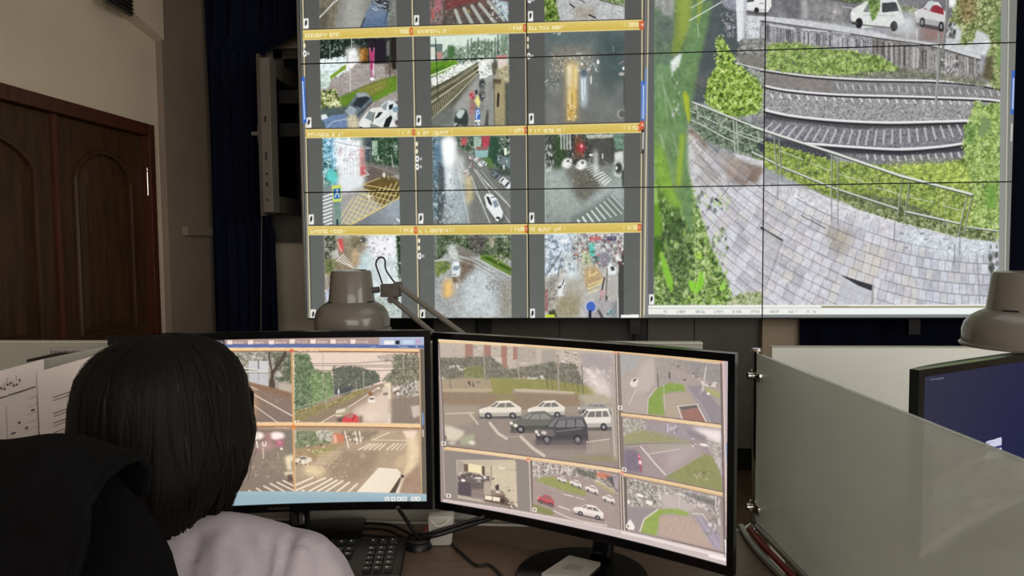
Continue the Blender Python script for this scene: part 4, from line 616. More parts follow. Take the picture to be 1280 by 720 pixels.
    for i in range(24): x = 70+i*38.5; y = 215+.17*x-.000162*x*x; V.l((x+26-(x/52), y+16, x+2+(x-520)*.07, y+84-(abs(x-560)*.045)), 9, (206, 208, 214), .7)
    for i in range(24): x = 90+i*42; V.l((x, 100+.055*x-.00002*x*x, x+7, 116+.055*x-.00002*x*x), 8, (220, 222, 224), .9)
    for i in range(22): x = 400+i*36; V.l((x, 56+.045*(x-400), x+8, 78+.045*(x-400)), 7, (206, 206, 206), .7)
    for i in range(14): x = 540+i*36; V.l((x, 398-abs(i-4)*2.2, x+6, 418-abs(i-4)*2.4), 9, (206, 208, 212), .8)
    def rail(pts, w):
        c = []; 
        for p_ in spline([(a, b, 0) for a, b in pts], 8): c += [p_.x, p_.y]
        d = [v + (w*.9 if i % 2 else 0) for i, v in enumerate(c)]
        V.l(d, w*1.1, (44, 42, 44)); V.l(c, w, (214, 214, 214)); V.l([v-(w*.25 if i % 2 else 0) for i, v in enumerate(c)], w*.4, (244, 244, 244))
    rail(((40, -12), (260, 18), (520, 35), (860, 42), (1060, 58), (1180, 78)), 8); rail(((20, 55), (160, 85), (400, 106), (760, 116), (1060, 126), (1175, 137)), 9); rail(((30, 172), (180, 205), (400, 228), (640, 238), (860, 234), (1060, 228)), 11); rail(((250, 336), (480, 353), (700, 364), (880, 352), (1010, 334)), 11)
    V.p((0, -30, 400, -26, 740, 10, 560, 22, 300, 14, 70, -12), (104, 116, 70), n=(.2, .2, 0, 0), f=3); V.fol((60, -60, 300, -55, 560, -10, 420, 16, 250, 8, 70, -14), [(66, 84, 38), (112, 138, 66), (168, 190, 104), (206, 216, 140)], rag=4); V.fol((400, -30, 700, -20, 1100, 40, 1100, 70, 860, 34, 560, 24), [(80, 84, 66), (112, 114, 96), (150, 150, 130)], rag=4)
    V.l((880, -180, 878, -20, 862, 195), 11, (128, 132, 128)); V.l((876, -180, 874, -20, 858, 195), 3, (176, 180, 176))
    V.o(940, 0, 8); V.fol((140, 440, 420, 420, 640, 470, 960, 500, 1280, 560, 1500, 700, 1200, 720, 700, 720, 300, 720, 140, 640), [(62, 80, 38), (104, 130, 60), (146, 172, 88), (190, 206, 130)], rag=4)
    # grass this side, hedge
    V.o(940, 90, 3.765); V.fol((0, 320, 120, 340, 400, 420, 640, 440, 900, 430, 1010, 400, 1180, 440, 1180, 640, 1130, 800, 960, 760, 600, 690, 300, 560, 60, 450, 0, 420), [(66, 82, 38), (110, 132, 54), (152, 174, 76), (194, 208, 124)], rag=4); V.p((620, 430, 940, 420, 1040, 480, 1020, 560, 760, 500), (186, 206, 84), n=(.2, .2, .05, 0), f=10, a=.45)
    V.fol((420, 560, 700, 600, 900, 690, 960, 740, 880, 760, 600, 660, 360, 570), [(62, 72, 46), (100, 112, 70), (150, 158, 110)], rag=4)
    V.fol((1050, 130, 1100, 150, 1180, 140, 1178, 820, 1020, 790, 1050, 600, 1010, 430, 990, 340, 1010, 250), [(74, 98, 44), (118, 148, 66), (164, 190, 100), (206, 220, 150)], rag=5); V.p((1090, 200, 1130, 240, 1090, 310, 1060, 290), (112, 140, 84), n=(.05, .05, 0, 0), f=2); V.p((1100, 540, 1150, 520, 1150, 640, 1110, 650), (104, 150, 60), n=(.06, .06, .06, 0), f=6); V.fol((1000, 250, 1060, 240, 1040, 340, 1000, 340), [(60, 90, 40), (104, 140, 66), (150, 180, 96)], rag=3)
    # hanging leaves upper right
    V.o(1090, 0, 6.73); V.fol((720, -80, 1120, -80, 1115, 760, 990, 740, 960, 480, 1000, 330, 880, 260, 850, 350, 800, 380, 730, 390, 760, 260, 700, 200, 650, 180, 690, 60), [(58, 74, 36), (104, 118, 62), (150, 162, 100), (206, 210, 160)], rag=5, bias=-.02); V.p((880, 250, 990, 300, 960, 350, 880, 340), (196, 200, 200), n=(.06, .08, 0, 0), f=2); V.p((730, -60, 880, -60, 870, 180, 740, 190), (120, 92, 62), n=(.25, .3, .15, 0), f=8, a=.6); V.p((930, 360, 980, 320, 1000, 380, 940, 480), (214, 218, 218), n=(.08, .1, 0, 0), f=3); V.p((1020, 190, 1110, 150, 1110, 340, 1050, 380), (104, 132, 72), n=(.08, .1, .1, 0), f=4); V.p((960, 480, 1020, 460, 1010, 690, 920, 660), (84, 80, 60), n=(.2, .2, 0, 0), f=4); V.p((1060, 400, 1115, 380, 1112, 560, 1050, 560), (116, 152, 74), n=(.08, .1, .1, 0), f=4); V.l((640, -60, 625, 200, 595, 420), 24, (116, 112, 112)); V.l((632, -60, 616, 200, 586, 420), 6, (160, 158, 156)); V.s_((640, 200, 700, 320), 16, 14, [(30, 32, 34), (90, 90, 90)], asp=1.5)
    # path of concrete slabs
    V.o(800, 160, 8)
    V.p((300, 0, 560, 0, 820, 220, 1240, 330, 1250, 1780, 640, 1780, 560, 760), (204, 203, 210), n=(.06, .07, .05, .02))
    V.p((420, 0, 560, 0, 880, 220, 960, 300, 1240, 400, 1160, 580, 880, 540, 720, 300, 520, 110), (134, 120, 110), n=(.1, .12, .06, 0), f=5); V.p((620, 120, 900, 180, 960, 260, 760, 260), (136, 138, 138), n=(.15, .18, 0, 0), f=4); V.p((860, 400, 1240, 400, 1130, 580, 900, 540), (128, 108, 96), n=(.06, .06, .04, 0), f=5)
    V.p((470, 80, 540, 80, 860, 480, 860, 560, 640, 700, 500, 560, 470, 300), (194, 188, 184), n=(.08, .1, .05, 0), f=5)
    V.o(940, 220, 3.765); V.p((-80, 60, 60, 40, 260, 70, 640, 190, 1160, 300, 1160, 612, -80, 612), (202, 200, 208), n=(.05, .06, .05, .03), f=3); V.p((0, 40, 200, 50, 380, 140, 620, 190, 600, 260, 420, 240, 160, 200, -40, 100), (204, 204, 210), n=(.08, .1, .06, 0), f=8); V.p((640, 250, 1160, 320, 1160, 612, 800, 612), (190, 194, 206), n=(.04, .05, .05, .02), f=14, a=.8)
    V.p((340, 240, 480, 260, 480, 330, 400, 380, 340, 300), (172, 160, 146), n=(.06, .08, 0, 0), f=8); V.p((560, 330, 640, 340, 560, 520, 440, 440), (206, 200, 192), n=(.04, .05, 0, 0), f=8)
    J = (104, 104, 112)
    V.o(0, 0, 1)
    PATH = ((868, 196), (872, 176), (905, 182), (962, 236), (1040, 262), (1115, 292), (1248, 322), (1248, 381), (905, 381), (893, 335), (880, 270))
    def inside(x, y):
        c = False
        for (ax, ay), (bx_, by) in zip(PATH, PATH[1:]+PATH[:1]):
            if (ay > y) != (by > y) and x < (bx_-ax)*(y-ay)/(by-ay)+ax: c = not c
        return c
    XS = np.arange(862, 1252, 4.0); SL = np.interp(XS, (862, 900, 955, 1040, 1100, 1160, 1245), (1.05, .95, .66, .46, .34, .16, .02)); G = np.cumsum(SL)*4.0
    LEAN = lambda x: float(np.interp(x, (880, 950, 1020, 1090, 1150, 1240), (-.8, -.62, -.5, -.25, -.06, .0)))
    gy = lambda x: float(np.interp(x, XS, G)); H_ = 13.4
    TI = [(214, 214, 222), (172, 168, 178), (204, 208, 220), (196, 184, 184), (206, 198, 182), (150, 148, 156), (222, 226, 232)]
    for i in range(-2, 26):                      # slabs: rows between the long joints, each slab with its own tint
        c = 384 - gy(1245) - i*H_ + 80; x = 862.0 + (i % 2)*4
        while x < 1248:
            w_ = 12.5 - 3.6*min(1, max(0, (x-900)/250)); y = c+gy(x)
            if inside(x+w_/2, y+H_/2):
                L_ = LEAN(x)*H_; q = (x, y, x+w_, c+gy(x+w_), x+w_+L_, c+gy(x+w_)+H_, x+L_, y+H_)
                V.p(q, TI[V.r.randint(7)], a=.22+.22*V.r.rand()); V.l((x, y, x+L_, y+H_), .8, J, .5 if x > 960 else .38)
            x += w_
        for k in range(len(XS)-1):
            if inside(XS[k]+2, c+G[k]): V.l((XS[k], c+G[k], XS[k+1], c+G[k+1]), 1.0, (84, 84, 94), .68)
    V.o(800, 160, 8)
    for i in range(7): V.l((480+i*18, 100+i*45, 660+i*30, 330+i*55, 760+i*40, 470+i*60), 6, (120, 112, 108), .6); 
    for i in range(10): V.l((470+i*38, 180+i*38, 540+i*30, 110+i*40), 5, (130, 122, 118), .55)
    V.o(800, 200, 3.6)
    for a in ((340, 175, 365, 195), (545, 305, 640, 362)): V.l(a, 9, (44, 44, 50))
    V.p((560, 310, 640, 365, 575, 520, 550, 480), (178, 180, 184), n=(.05, .05, 0, 0), a=.6, f=2); V.l((640, 362, 560, 590), 4, (130, 130, 136), .8); V.l((655, 360, 575, 590), 3, (214, 212, 212), .8); V.l((400, 120, 350, 190), 5, (130, 130, 136), .8); V.l((230, 0, 400, 120), 4, (120, 116, 114), .6)
    V.o(940, 220, 3.765); V.p((420, 468, 570, 515, 566, 606, 490, 606, 400, 590), (186, 188, 196), n=(.05, .05, 0, 0), a=.7); V.p((415, 466, 570, 514, 562, 540, 500, 516), (52, 52, 56)); V.l((570, 514, 564, 606), 8, (150, 148, 146)); V.l((585, 510, 580, 600), 6, (216, 212, 206)); V.l((232, 186, 345, 246), 7, (110, 106, 104), .8); V.l((1058, 340, 1072, 600), 5, (120, 122, 130), .8)
    V.p((700, 240, 820, 270, 1000, 290, 1150, 310, 1150, 370, 900, 380, 720, 300), (204, 214, 220), n=(.14, .16, .05, 0), f=5, a=.7); V.s_((700, 240, 1150, 350), 70, 10, [(230, 238, 242), (130, 138, 144), (90, 96, 92)], asp=.5, a=.6)
    V.s_((1115, 320, 1155, 470), 18, 9, [(60, 66, 62), (120, 126, 120)], asp=2); V.l((270, 66, 420, 140, 640, 205, 900, 270, 1150, 300), 6, (230, 230, 226), .85); V.l((80, 20, 240, 60, 290, 90), 5, (196, 194, 186), .8); V.fol((400, 100, 640, 170, 980, 240, 1150, 262, 1150, 312, 960, 286, 700, 220, 500, 160), [(52, 62, 36), (86, 100, 56), (140, 150, 100), (176, 182, 140)], rag=3)
    # hedge centre left and hedge below the railing
    V.o(800, 80, 8)
    V.p((300, 40, 760, 40, 660, 330, 480, 380, 340, 200), (78, 86, 86), n=(.04, .05, .04, .02), f=6); V.p((520, 150, 640, 130, 660, 240, 560, 200), (96, 96, 92), n=(.06, .06, 0, 0), f=8); V.l((520, 180, 640, 260), 14, (66, 72, 72), .8); V.e(552, 102, 12, 10, (206, 206, 200))
    V.fol((480, 380, 900, 500, 1240, 640, 1240, 960, 1000, 900, 640, 760, 480, 600), [(44, 58, 44), (84, 100, 80), (128, 144, 118), (180, 190, 166)], rag=4, bias=-.04); V.fol((1060, 40, 1240, 100, 1240, 520, 1150, 520, 1180, 200), [(96, 104, 92), (140, 146, 134), (196, 200, 186)], rag=3)
    V.fol((760, -240, 810, -300, 860, -200, 1000, 20, 1180, 160, 1230, 280, 1200, 480, 1000, 540, 860, 520, 700, 420, 640, 380, 680, 130, 760, 40), [(46, 66, 22), (84, 112, 38), (126, 158, 54), (170, 200, 92), (214, 228, 150)], rag=5)
    V.s_((780, -300, 850, 0), 20, 10, [(226, 236, 200), (150, 176, 90)])
    # railing
    R = (206, 210, 204)
    def bar(pts, w, c=R): V.l([v+(w*.7 if i % 2 else w*.25) for i, v in enumerate(pts)], w, (60, 66, 54), .8); V.l(pts, w, c)
    bar((490, 366, 900, 530, 1240, 665), 17); bar((505, 470, 560, 492), 9); bar((600, 516, 780, 600), 9); bar((835, 630, 1010, 715, 1240, 800), 10); bar((510, 560, 620, 610, 800, 712, 960, 790), 11); bar((990, 680, 1120, 720, 1240, 770), 8)
    for x, y0, y1 in ((565, 410, 520), (935, 570, 880), (965, 580, 900), (1180, 690, 780)): V.l((x, y0, x+18, y1), 14, (150, 158, 146)); V.l((x-4, y0, x+12, y1), 4, (206, 212, 200))
    V.p((1190, 860-80, 1240, 800, 1240, 890, 1190, 860), (56, 58, 70), f=1)
    V.o(940, 90, 3.765); bar((0, 255, 150, 305, 400, 385, 700, 488, 1035, 575), 10, (220, 222, 216)); bar((0, 376, 140, 445, 370, 540, 690, 645), 7); bar((720, 655, 975, 712), 8); bar((1010, 728, 1160, 748), 6)
    for x0, y0, x1, y1 in ((105, 310, 118, 470), (128, 318, 138, 500), (376, 390, 374, 585), (406, 398, 404, 610), (708, 500, 684, 690), (742, 510, 718, 700), (1012, 585, 972, 770), (1034, 590, 996, 760)): V.l((x0, y0, x1, y1), 7, (92, 98, 78)); V.l((x0-2, y0, x1-2, y1), 2.4, (200, 204, 190))
    for x in (220, 276, 518, 552, 586, 882, 912): V.l((x, 330+.28*(x-130), x-4, 430+.33*(x-130)), 3, (120, 124, 86), .8)
    for a in ((130, 370, 240, 412), (280, 430, 370, 465), (410, 480, 520, 515), (590, 545, 700, 578), (740, 588, 850, 612), (900, 628, 995, 655)): V.l(a, 5, (190, 196, 170), .85)
    for x0, x1, y in ((121, 121, 540), (374, 374, 640), (404, 404, 660), (672, 668, 740), (955, 950, 850), (980, 976, 800)): V.l((x0, y-40, x1, y+60), 6, (110, 112, 112), .6)
    # blurred big leaf at the left, plants below it
    V.o(800, 200, 3.6)
    V.fol((62, 90, 200, 0, 260, 200, 320, 380, 400, 560, 430, 655, 62, 655), [(40, 60, 30), (74, 104, 44), (112, 142, 66), (160, 186, 106), (206, 220, 160)], rag=5); V.fol((62, 90, 180, 60, 220, 260, 100, 420, 62, 400), [(44, 66, 34), (76, 108, 50), (110, 140, 70)], rag=4)
    V.p((90, 300, 200, 260, 240, 480, 200, 640, 110, 640), (60, 80, 52), n=(.2, .22, .06, 0), f=10, a=.55); V.s_((80, 150, 400, 650), 320, 8, [(30, 44, 26), (150, 190, 90), (206, 226, 150), (90, 124, 60)], asp=1.5, a=.65); V.fol((380, 650, 440, 600, 550, 590, 552, 655), [(90, 104, 60), (150, 164, 110), (206, 212, 170)], rag=4)
    V.p((62, 90, 82, 180, 100, 330, 62, 350), (100, 148, 40), f=3); V.p((62, 350, 62, 560, 100, 380), (58, 94, 30), f=4); V.p((90, 400, 115, 450, 140, 540, 146, 600, 120, 560, 96, 460), (138, 196, 60), n=(.04, .04, 0, 0), f=2)
    V.p((62, -720, 330, -720, 260, -400, 215, -160, 215, 0, 240, 200, 236, 360, 180, 200, 130, 60, 62, 30), (98, 132, 82), n=(.03, .03, .05, .03), f=5)
    V.o(800, 0, 8)
    V.p((145, -900, 520, -900, 510, 120, 470, 360, 400, 540, 300, 720, 300, 1320, 150, 1320), (96, 116, 96), (86, 116, 84), (0, 200, 0, 1200), n=(.02, .03, .06, .05), f=4)
    V.p((150, -900, 360, -900, 350, 40, 330, 200, 280, 170, 220, 140, 180, 60, 150, 100), (150, 152, 146), n=(.05, .08, .06, 0), f=4); V.p((160, 220, 300, 160, 340, 260, 300, 420, 220, 380), (92, 104, 96), n=(.06, .1, .05, 0), f=8)
    V.p((370, -900, 520, -900, 512, 100, 490, 260, 440, 420, 400, 530, 310, 560, 350, 300), (126, 148, 58), (120, 140, 60), n=(.02, .04, .05, .03), f=5); V.p((420, -900, 515, -900, 505, 100, 440, 380, 400, 300), (142, 162, 66), n=(.02, .03, 0, 0), f=8)
    V.p((570, -60, 640, -60, 610, 130, 580, 260, 570, 180), (132, 156, 60), n=(.03, .03, 0, 0), f=2); V.l((576, 240, 590, 370), 9, (176, 186, 160), .9); V.l((495, 205, 850, 0), 10, (226, 228, 224)); V.l((510, 80, 700, -30), 9, (206, 210, 206)); V.p((305, 620, 360, 560, 420, 530, 400, 620, 340, 720, 300, 720), (226, 232, 226), n=(.06, .1, 0, 0), f=3)
    V.fol((800, 140, 940, 100, 950, 380, 880, 370, 840, 240), [(50, 52, 58), (96, 98, 104), (170, 174, 180)], rag=3); V.p((780, -60, 960, -60, 960, 110, 840, 60), (136, 140, 150), n=(.15, .18, 0, 0), f=3); V.p((955, -60, 1070, -60, 1040, 400, 975, 420), (222, 226, 230), n=(.03, .05, 0, 0), f=1); V.p((1040, -60, 1075, -60, 1050, 380, 1030, 400), (176, 180, 186), f=2); V.p((1050, 180, 1200, 190, 1190, 380, 1060, 400), (200, 204, 208), n=(.15, .18, 0, 0), f=2); V.fol((1000, 390, 1260, 380, 1250, 640, 960, 620), [(80, 82, 80), (124, 124, 120), (176, 178, 172)], rag=3); V.p((960, 560, 1240, 540, 1240, 690, 1040, 640), (120, 116, 110), n=(.08, .08, 0, 0), f=3); V.l((960, 630, 1100, 665, 1260, 700), 12, (206, 206, 202))
    V.o(800, 80, 8)
    V.p((150, 0, 300, 0, 330, 200, 400, 480, 410, 900, 150, 900), (104, 138, 92), (92, 130, 64), (0, 100, 0, 800), n=(.02, .03, .05, .04), f=4)
    for a, c in (((215, 80, 260, 400, 300, 760), (150, 176, 140)), ((240, 250, 330, 500, 390, 800), (166, 190, 160)), ((170, 100, 200, 400, 240, 800), (120, 154, 110)), ((280, 400, 300, 700), (80, 110, 76))): V.l(a, 12, c, .6, 6)
    V.p((150, 560, 240, 640, 260, 900, 150, 900), (116, 158, 58), n=(.02, .03, .05, 0), f=10); V.s_((320, 0, 400, 600), 40, 10, [(226, 230, 224), (150, 160, 150), (80, 92, 84)], asp=1.8, a=.7)
    V.p((425, 300, 455, 265, 490, 330, 505, 560, 490, 600, 450, 460), (158, 176, 44), n=(.03, .04, 0, 0), f=2); V.l((450, 320, 480, 560), 8, (186, 200, 60), .7, 3)
    V.o(800, 160, 8)
    V.p((150, -60, 400, -60, 410, 300, 400, 480, 450, 760, 330, 760, 240, 520, 150, 460), (104, 136, 84), n=(.02, .03, .05, .04), f=5); V.p((150, 200, 220, 160, 330, 560, 420, 800, 340, 800, 150, 560), (122, 166, 58), n=(.02, .03, .05, .02), f=7); V.p((360, 500, 400, 60, 450, 60, 430, 320, 410, 560, 370, 600), (142, 172, 52), n=(.03, .03, 0, 0), f=4); V.p((140, 520, 170, 600, 180, 760, 140, 760), (150, 190, 90), f=3)
    for a, c in (((205, 60, 240, 200), (200, 214, 180)), ((280, 250, 330, 520, 380, 640), (126, 150, 110)), ((330, 60, 380, 260), (150, 176, 146))): V.l(a, 14, c, .55, 7)
    V.o(800, 310, 8); V.p((195, 60, 230, 60, 300, 240, 330, 300, 325, 460, 290, 380, 240, 260), (128, 190, 54), n=(.04, .04, 0, 0), f=2)
    V.l((553, -200, 556, 580), 6, (176, 206, 140)); V.p((478, 330, 520, 320, 545, 345, 555, 460, 500, 410), (136, 206, 56), n=(.03, .03, 0, 0), f=1); V.p((545, 345, 580, 320, 590, 235, 630, 250, 640, 350, 610, 420, 560, 462), (126, 198, 48), n=(.03, .03, 0, 0), f=1); V.l((555, 450, 580, 330, 600, 250), 4, (190, 230, 110)); V.p((800, 380, 840, 335, 860, 400, 820, 430, 790, 420), (150, 210, 70), f=1); V.p((550, 50, 620, 40, 620, 110, 560, 110), (160, 206, 70), n=(.15, .15, 0, 0), f=2); V.s_((400, 480, 900, 575), 60, 16, [(110, 150, 50), (170, 206, 100), (60, 84, 36)], a=.8)
    V.o(0, 0, 1)
    # frame of that window: grey edges, timeline, side tabs
    V.p((1252.6, -130, 1262, -130, 1259.5, 402, 1247.8, 402), (134, 136, 132)); V.p((1261, -130, 1275, -130, 1262, 402, 1254, 402), (116, 116, 110)); V.l((1262.8, -130, 1255.5, 402), 1.2, (206, 200, 180))
    V.p((810, -130, 818.4, -130, 817, 383, 810, 383), (88, 90, 90)); V.l((812.2, -130, 805.2, 398), 1.3, CREAM); V.l((808.5, -130, 803.4, 398), .8, (150, 146, 130), .7)
    V.p((1264.6, 88, 1269.4, 88, 1267.4, 143, 1262.8, 143), (52, 96, 186)); V.l((1267, 98, 1265.8, 136), 1.5, (206, 220, 246)); V.l((1264.8, 155, 1264, 176), 1.4, (220, 220, 216))
    V.p((810.5, 381.4, 1243, 380.5, 1243, 394, 810.2, 393.2), (236, 238, 230)); V.p((805, 393.2, 1262, 393, 1262, 402, 805, 402), (118, 122, 120)); V.l((810, 385.4, 1028, 384.8), .6, (150, 150, 146)); V.p((1027, 382.6, 1240, 382.2, 1240, 384.8, 1027, 385), (150, 138, 110)); V.p((1030, 385, 1243, 384.8, 1243, 393, 1030, 393), (236, 242, 240))
    for i in range(9): V.mark(823+i*23.3, 388, 833.5+i*23.3, 391, (130, 130, 128))
    icon(V, 811.4, 368)
def paint_wall(V):
    wall_tiles(V); wall_view(V)
    V.soften(); V.sat(.92); V.tone(.90)
# ------------------------------------------------------------------ the desk monitors' pictures
AMB, RED = (226, 182, 122), (206, 84, 60)
def paint_left(V):
    V.ns = .35
    V.o(0, 0, 1)
    V.p((120, 400, 560, 400, 560, 660, 120, 660), (150, 132, 112))
    V.p((120, 400, 560, 400, 560, 434, 120, 434), (150, 128, 128), n=(.02, .02, 0, 0)); V.p((120, 432.5, 560, 432, 560, 436.6, 120, 437), (70, 88, 150)); V.l((300, 432.5, 475, 432), .8, (86, 100, 160))
    V.p((120, 400, 281, 400, 281, 433, 120, 433), (44, 44, 52)); V.p((130, 425, 200, 425, 190, 433, 130, 433), (206, 216, 226), f=2)
    for x, y in ((284, 426), (310, 426), (336, 426), (362, 425), (388, 425), (413, 425), (438, 425), (258, 426)):
        V.p((x, y, x+6.6, y-.1, x+6.6, y+4.8, x, y+5), (240, 226, 220)); V.mark(x+8.5, y+1.6, x+21, y+4, (240, 230, 226))
    V.p((475, 422, 560, 421, 560, 432, 474, 432), (156, 172, 214)); V.p((480, 426.5, 493, 426.3, 493, 431, 480, 431), (232, 240, 250)); V.p((494.5, 426, 499.6, 426, 499.6, 431, 494.5, 431), (24, 30, 40)); V.p((503, 425.8, 518, 425.4, 518, 430.6, 503, 431), (170, 204, 240)); V.mark(505, 427, 515, 429, (236, 246, 255)); V.l((520.5, 425, 525, 429.6), 1, (206, 110, 150)); V.l((520.5, 429.6, 525, 425), 1, (190, 120, 200)); V.mark(463, 433.4, 470, 435, (190, 206, 240)); V.mark(499, 433.4, 510, 435.2, (200, 214, 240)); V.e(520.6, 434, 1, 1, (230, 236, 250))
    def bar(x0, x1, ya, yb, h):
        V.p((x0, ya, x1, yb, x1, yb+h, x0, ya+h), (236, 200, 150), (222, 170, 106), (0, ya, 0, ya+h), n=(.03, .03, 0, 0)); V.l((x0, ya+h, x1, yb+h), 1, (120, 56, 30)); V.l((x0, ya-.4, x1, yb-.4), .6, (236, 210, 176))
    # upper left picture: road, tree, signboard
    V.o(270, 420, 6)
    V.p((-900, 120, 575, 120, 580, 670, -900, 670), (122, 100, 88), (112, 98, 90), (0, 300, 0, 670), n=(.05, .06, .05, .03)); V.p((-900, 120, 575, 120, 575, 420, 240, 360, -900, 330), (150, 144, 136), n=(.15, .2, .1, 0), f=3)
    V.fol((-900, 120, 575, 125, 575, 350, 470, 350, 240, 330, -900, 330), [(44, 46, 40), (92, 96, 84), (160, 158, 148), (226, 220, 212)], rag=3); V.fol((430, 130, 575, 130, 575, 360, 450, 330), [(34, 40, 32), (60, 70, 54), (110, 116, 96), (200, 196, 186)], rag=3)
    V.p((244, 190, 392, 192, 392, 380, 246, 350), (192, 198, 208), n=(.03, .04, .03, 0)); V.l((318, 192, 320, 340), 10, (96, 100, 106)); V.p((246, 270, 392, 270, 392, 380, 246, 350), (176, 180, 190), n=(.04, .06, .04, 0), a=.7)
    for a, w in (((150, 235, 390, 268), 12), ((150, 270, 390, 272), 10)): V.l(a, w, (206, 206, 206)); V.l((a[0], a[1]+9, a[2], a[3]+9), 4, (96, 92, 90))
    V.l((415, 400, 425, 280, 480, 200, 520, 130), 24, (62, 52, 46)); V.l((425, 290, 400, 180, 400, 130), 13, (62, 54, 46)); V.l((440, 250, 470, 160), 8, (70, 60, 52)); V.p((400, 330, 440, 330, 445, 410, 395, 400), (66, 56, 48)); V.e(470, 290, 34, 34, (206, 200, 190), .8, .6)
    V.p((470, 355, 572, 375, 572, 435, 470, 410), (170, 164, 152), n=(.05, .06, 0, 0)); V.p((240, 345, 575, 430, 575, 470, 380, 420, 240, 370), (120, 92, 72), n=(.12, .12, 0, 0), f=2)
    for a, w in (((225, 370, 310, 406), 6), ((240, 418, 575, 604), 9), ((280, 520, 480, 664), 7), ((100, 320, 240, 420), 6), ((220, 572, 300, 670), 4)): V.l(a, w, (226, 214, 200), .9)
    V.p((210, 400, 280, 420, 300, 520, 260, 680, 200, 680), (226, 166, 112), f=12, a=.65); V.e(240, 480, 30, 40, (255, 220, 180), .8, .9); V.s_((410, 470, 490, 506), 14, 8, [(176, 166, 156)], asp=.4, a=.6)
    # upper right picture: avenue under wires
    V.o(360, 420, 6)
    V.p((38, 128, 990, 130, 995, 668, 45, 668), (226, 206, 194), n=(.02, .02, .02, 0)); V.p((200, 500, 620, 380, 780, 340, 990, 440, 995, 668, 45, 668, 60, 620), (146, 126, 112), n=(.06, .07, .05, .03))
    V.fol((45, 128, 150, 130, 200, 250, 320, 280, 345, 460, 200, 520, 45, 590), [(34, 46, 34), (66, 84, 60), (100, 122, 88), (150, 160, 126)], rag=4); V.fol((170, 260, 330, 270, 350, 460, 180, 520), [(40, 58, 36), (78, 104, 66), (116, 144, 96), (160, 180, 130)], rag=4); V.fol((330, 240, 450, 225, 560, 240, 680, 280, 690, 350, 560, 400, 350, 430), [(48, 54, 46), (76, 84, 74), (104, 110, 98)], rag=4); V.p((345, 400, 480, 380, 480, 440, 345, 450), (60, 66, 70), n=(.2, .2, 0, 0), f=3)
    V.fol((760, 140, 990, 130, 992, 440, 880, 420, 780, 370, 700, 330, 790, 250), [(46, 48, 40), (84, 88, 72), (128, 128, 108), (190, 180, 164)], rag=4, bias=-.03); V.fol((650, 150, 780, 140, 800, 200, 720, 200), [(110, 104, 98), (170, 160, 152), (226, 210, 200)], rag=3); V.fol((780, 380, 992, 330, 994, 480, 800, 460), [(56, 52, 46), (110, 104, 96), (190, 184, 176), (236, 230, 222)], rag=3)
    V.fol((45, 600, 60, 560, 300, 500, 520, 410, 620, 400, 560, 440, 100, 640, 45, 668), [(84, 76, 46), (128, 120, 76), (160, 152, 104)], rag=2); V.p((70, 650, 560, 440, 640, 410, 560, 470, 230, 664, 90, 666), (128, 110, 90), n=(.06, .08, 0, 0), f=2); V.l((225, 664, 480, 520, 680, 390), 7, (226, 214, 200)); V.l((50, 550, 240, 490, 500, 410, 620, 384), 5, (170, 170, 160), .8)
    V.p((480, 560, 640, 470, 740, 390, 770, 480, 770, 664, 540, 664), (214, 196, 180), n=(.07, .08, .05, 0), f=9); V.p((780, 470, 990, 450, 994, 664, 780, 664), (122, 110, 100), n=(.08, .1, .05, 0), f=4); V.e(620, 600, 90, 60, (236, 220, 206), .6, .9); V.p((720, 360, 770, 350, 770, 480, 750, 470), (236, 220, 190), n=(.05, .05, 0, 0), f=2)
    for a in ((140, 212, 500, 208, 990, 170), (160, 226, 990, 222), (170, 262, 700, 262, 990, 250), (180, 280, 330, 286, 600, 265), (400, 232, 990, 240)): V.l(a, 4.5, (84, 78, 74), .85)
    for x, y0, y1 in ((262, 140, 430), (286, 380, 530), (565, 270, 400), (512, 330, 420), (865, 140, 300), (380, 400, 470)): V.l((x, y0, x+3, y1), 7, (170, 160, 148), .8)
    V.l((860, 270, 835, 330), 13, (120, 108, 96)); V.e(380, 420, 7, 22, (236, 240, 246)); V.s_((790, 390, 900, 450), 16, 12, [(236, 232, 226), (70, 64, 60)]); V.p((920, 530, 985, 520, 990, 600, 940, 620), (190, 180, 172), n=(.12, .15, 0, 0), f=2)
    V.p((600, 480, 612, 455, 650, 455, 658, 500, 602, 502), (240, 232, 222), f=1); V.p((612, 466, 645, 466, 648, 480, 612, 480), (90, 86, 84)); V.e(618, 436, 18, 18, (120, 84, 50)); V.p((708, 390, 752, 380, 756, 454, 710, 456), (206, 192, 178), n=(.1, .1, 0, 0)); V.p((714, 428, 750, 426, 750, 446, 714, 448), (120, 110, 104)); V.e(680, 395, 12, 8, (250, 245, 236))
    V.p((350, 590, 365, 555, 440, 535, 470, 545, 460, 590, 380, 620), (160, 146, 124), n=(.08, .08, 0, 0), f=1); V.p((362, 562, 430, 545, 425, 570, 362, 585), (220, 214, 196)); V.p((360, 620, 480, 590, 480, 650, 380, 660), (70, 56, 48), a=.8, f=3); V.l((360, 600, 400, 600), 8, (236, 220, 180))
    V.p((400, 664, 410, 625, 440, 592, 500, 588, 530, 610, 535, 650, 500, 662), (206, 62, 66), n=(.04, .04, 0, 0), f=1); V.p((430, 610, 448, 596, 495, 592, 480, 618), (150, 110, 104)); V.l((480, 640, 500, 600), 6, (110, 30, 34)); V.p((530, 600, 560, 600, 560, 660, 530, 664), (120, 96, 86), f=4); V.p((740, 600, 770, 580, 770, 664, 740, 664), (210, 200, 190), n=(.15, .15, 0, 0), f=2)
    V.p((50, 636, 82, 636, 82, 664, 50, 664), (238, 232, 222)); V.p((62, 642, 74, 642, 70, 658, 60, 658), (30, 28, 26))
    for y in (168, 188, 214): V.e(40, y, 7, 8, (236, 206, 170))
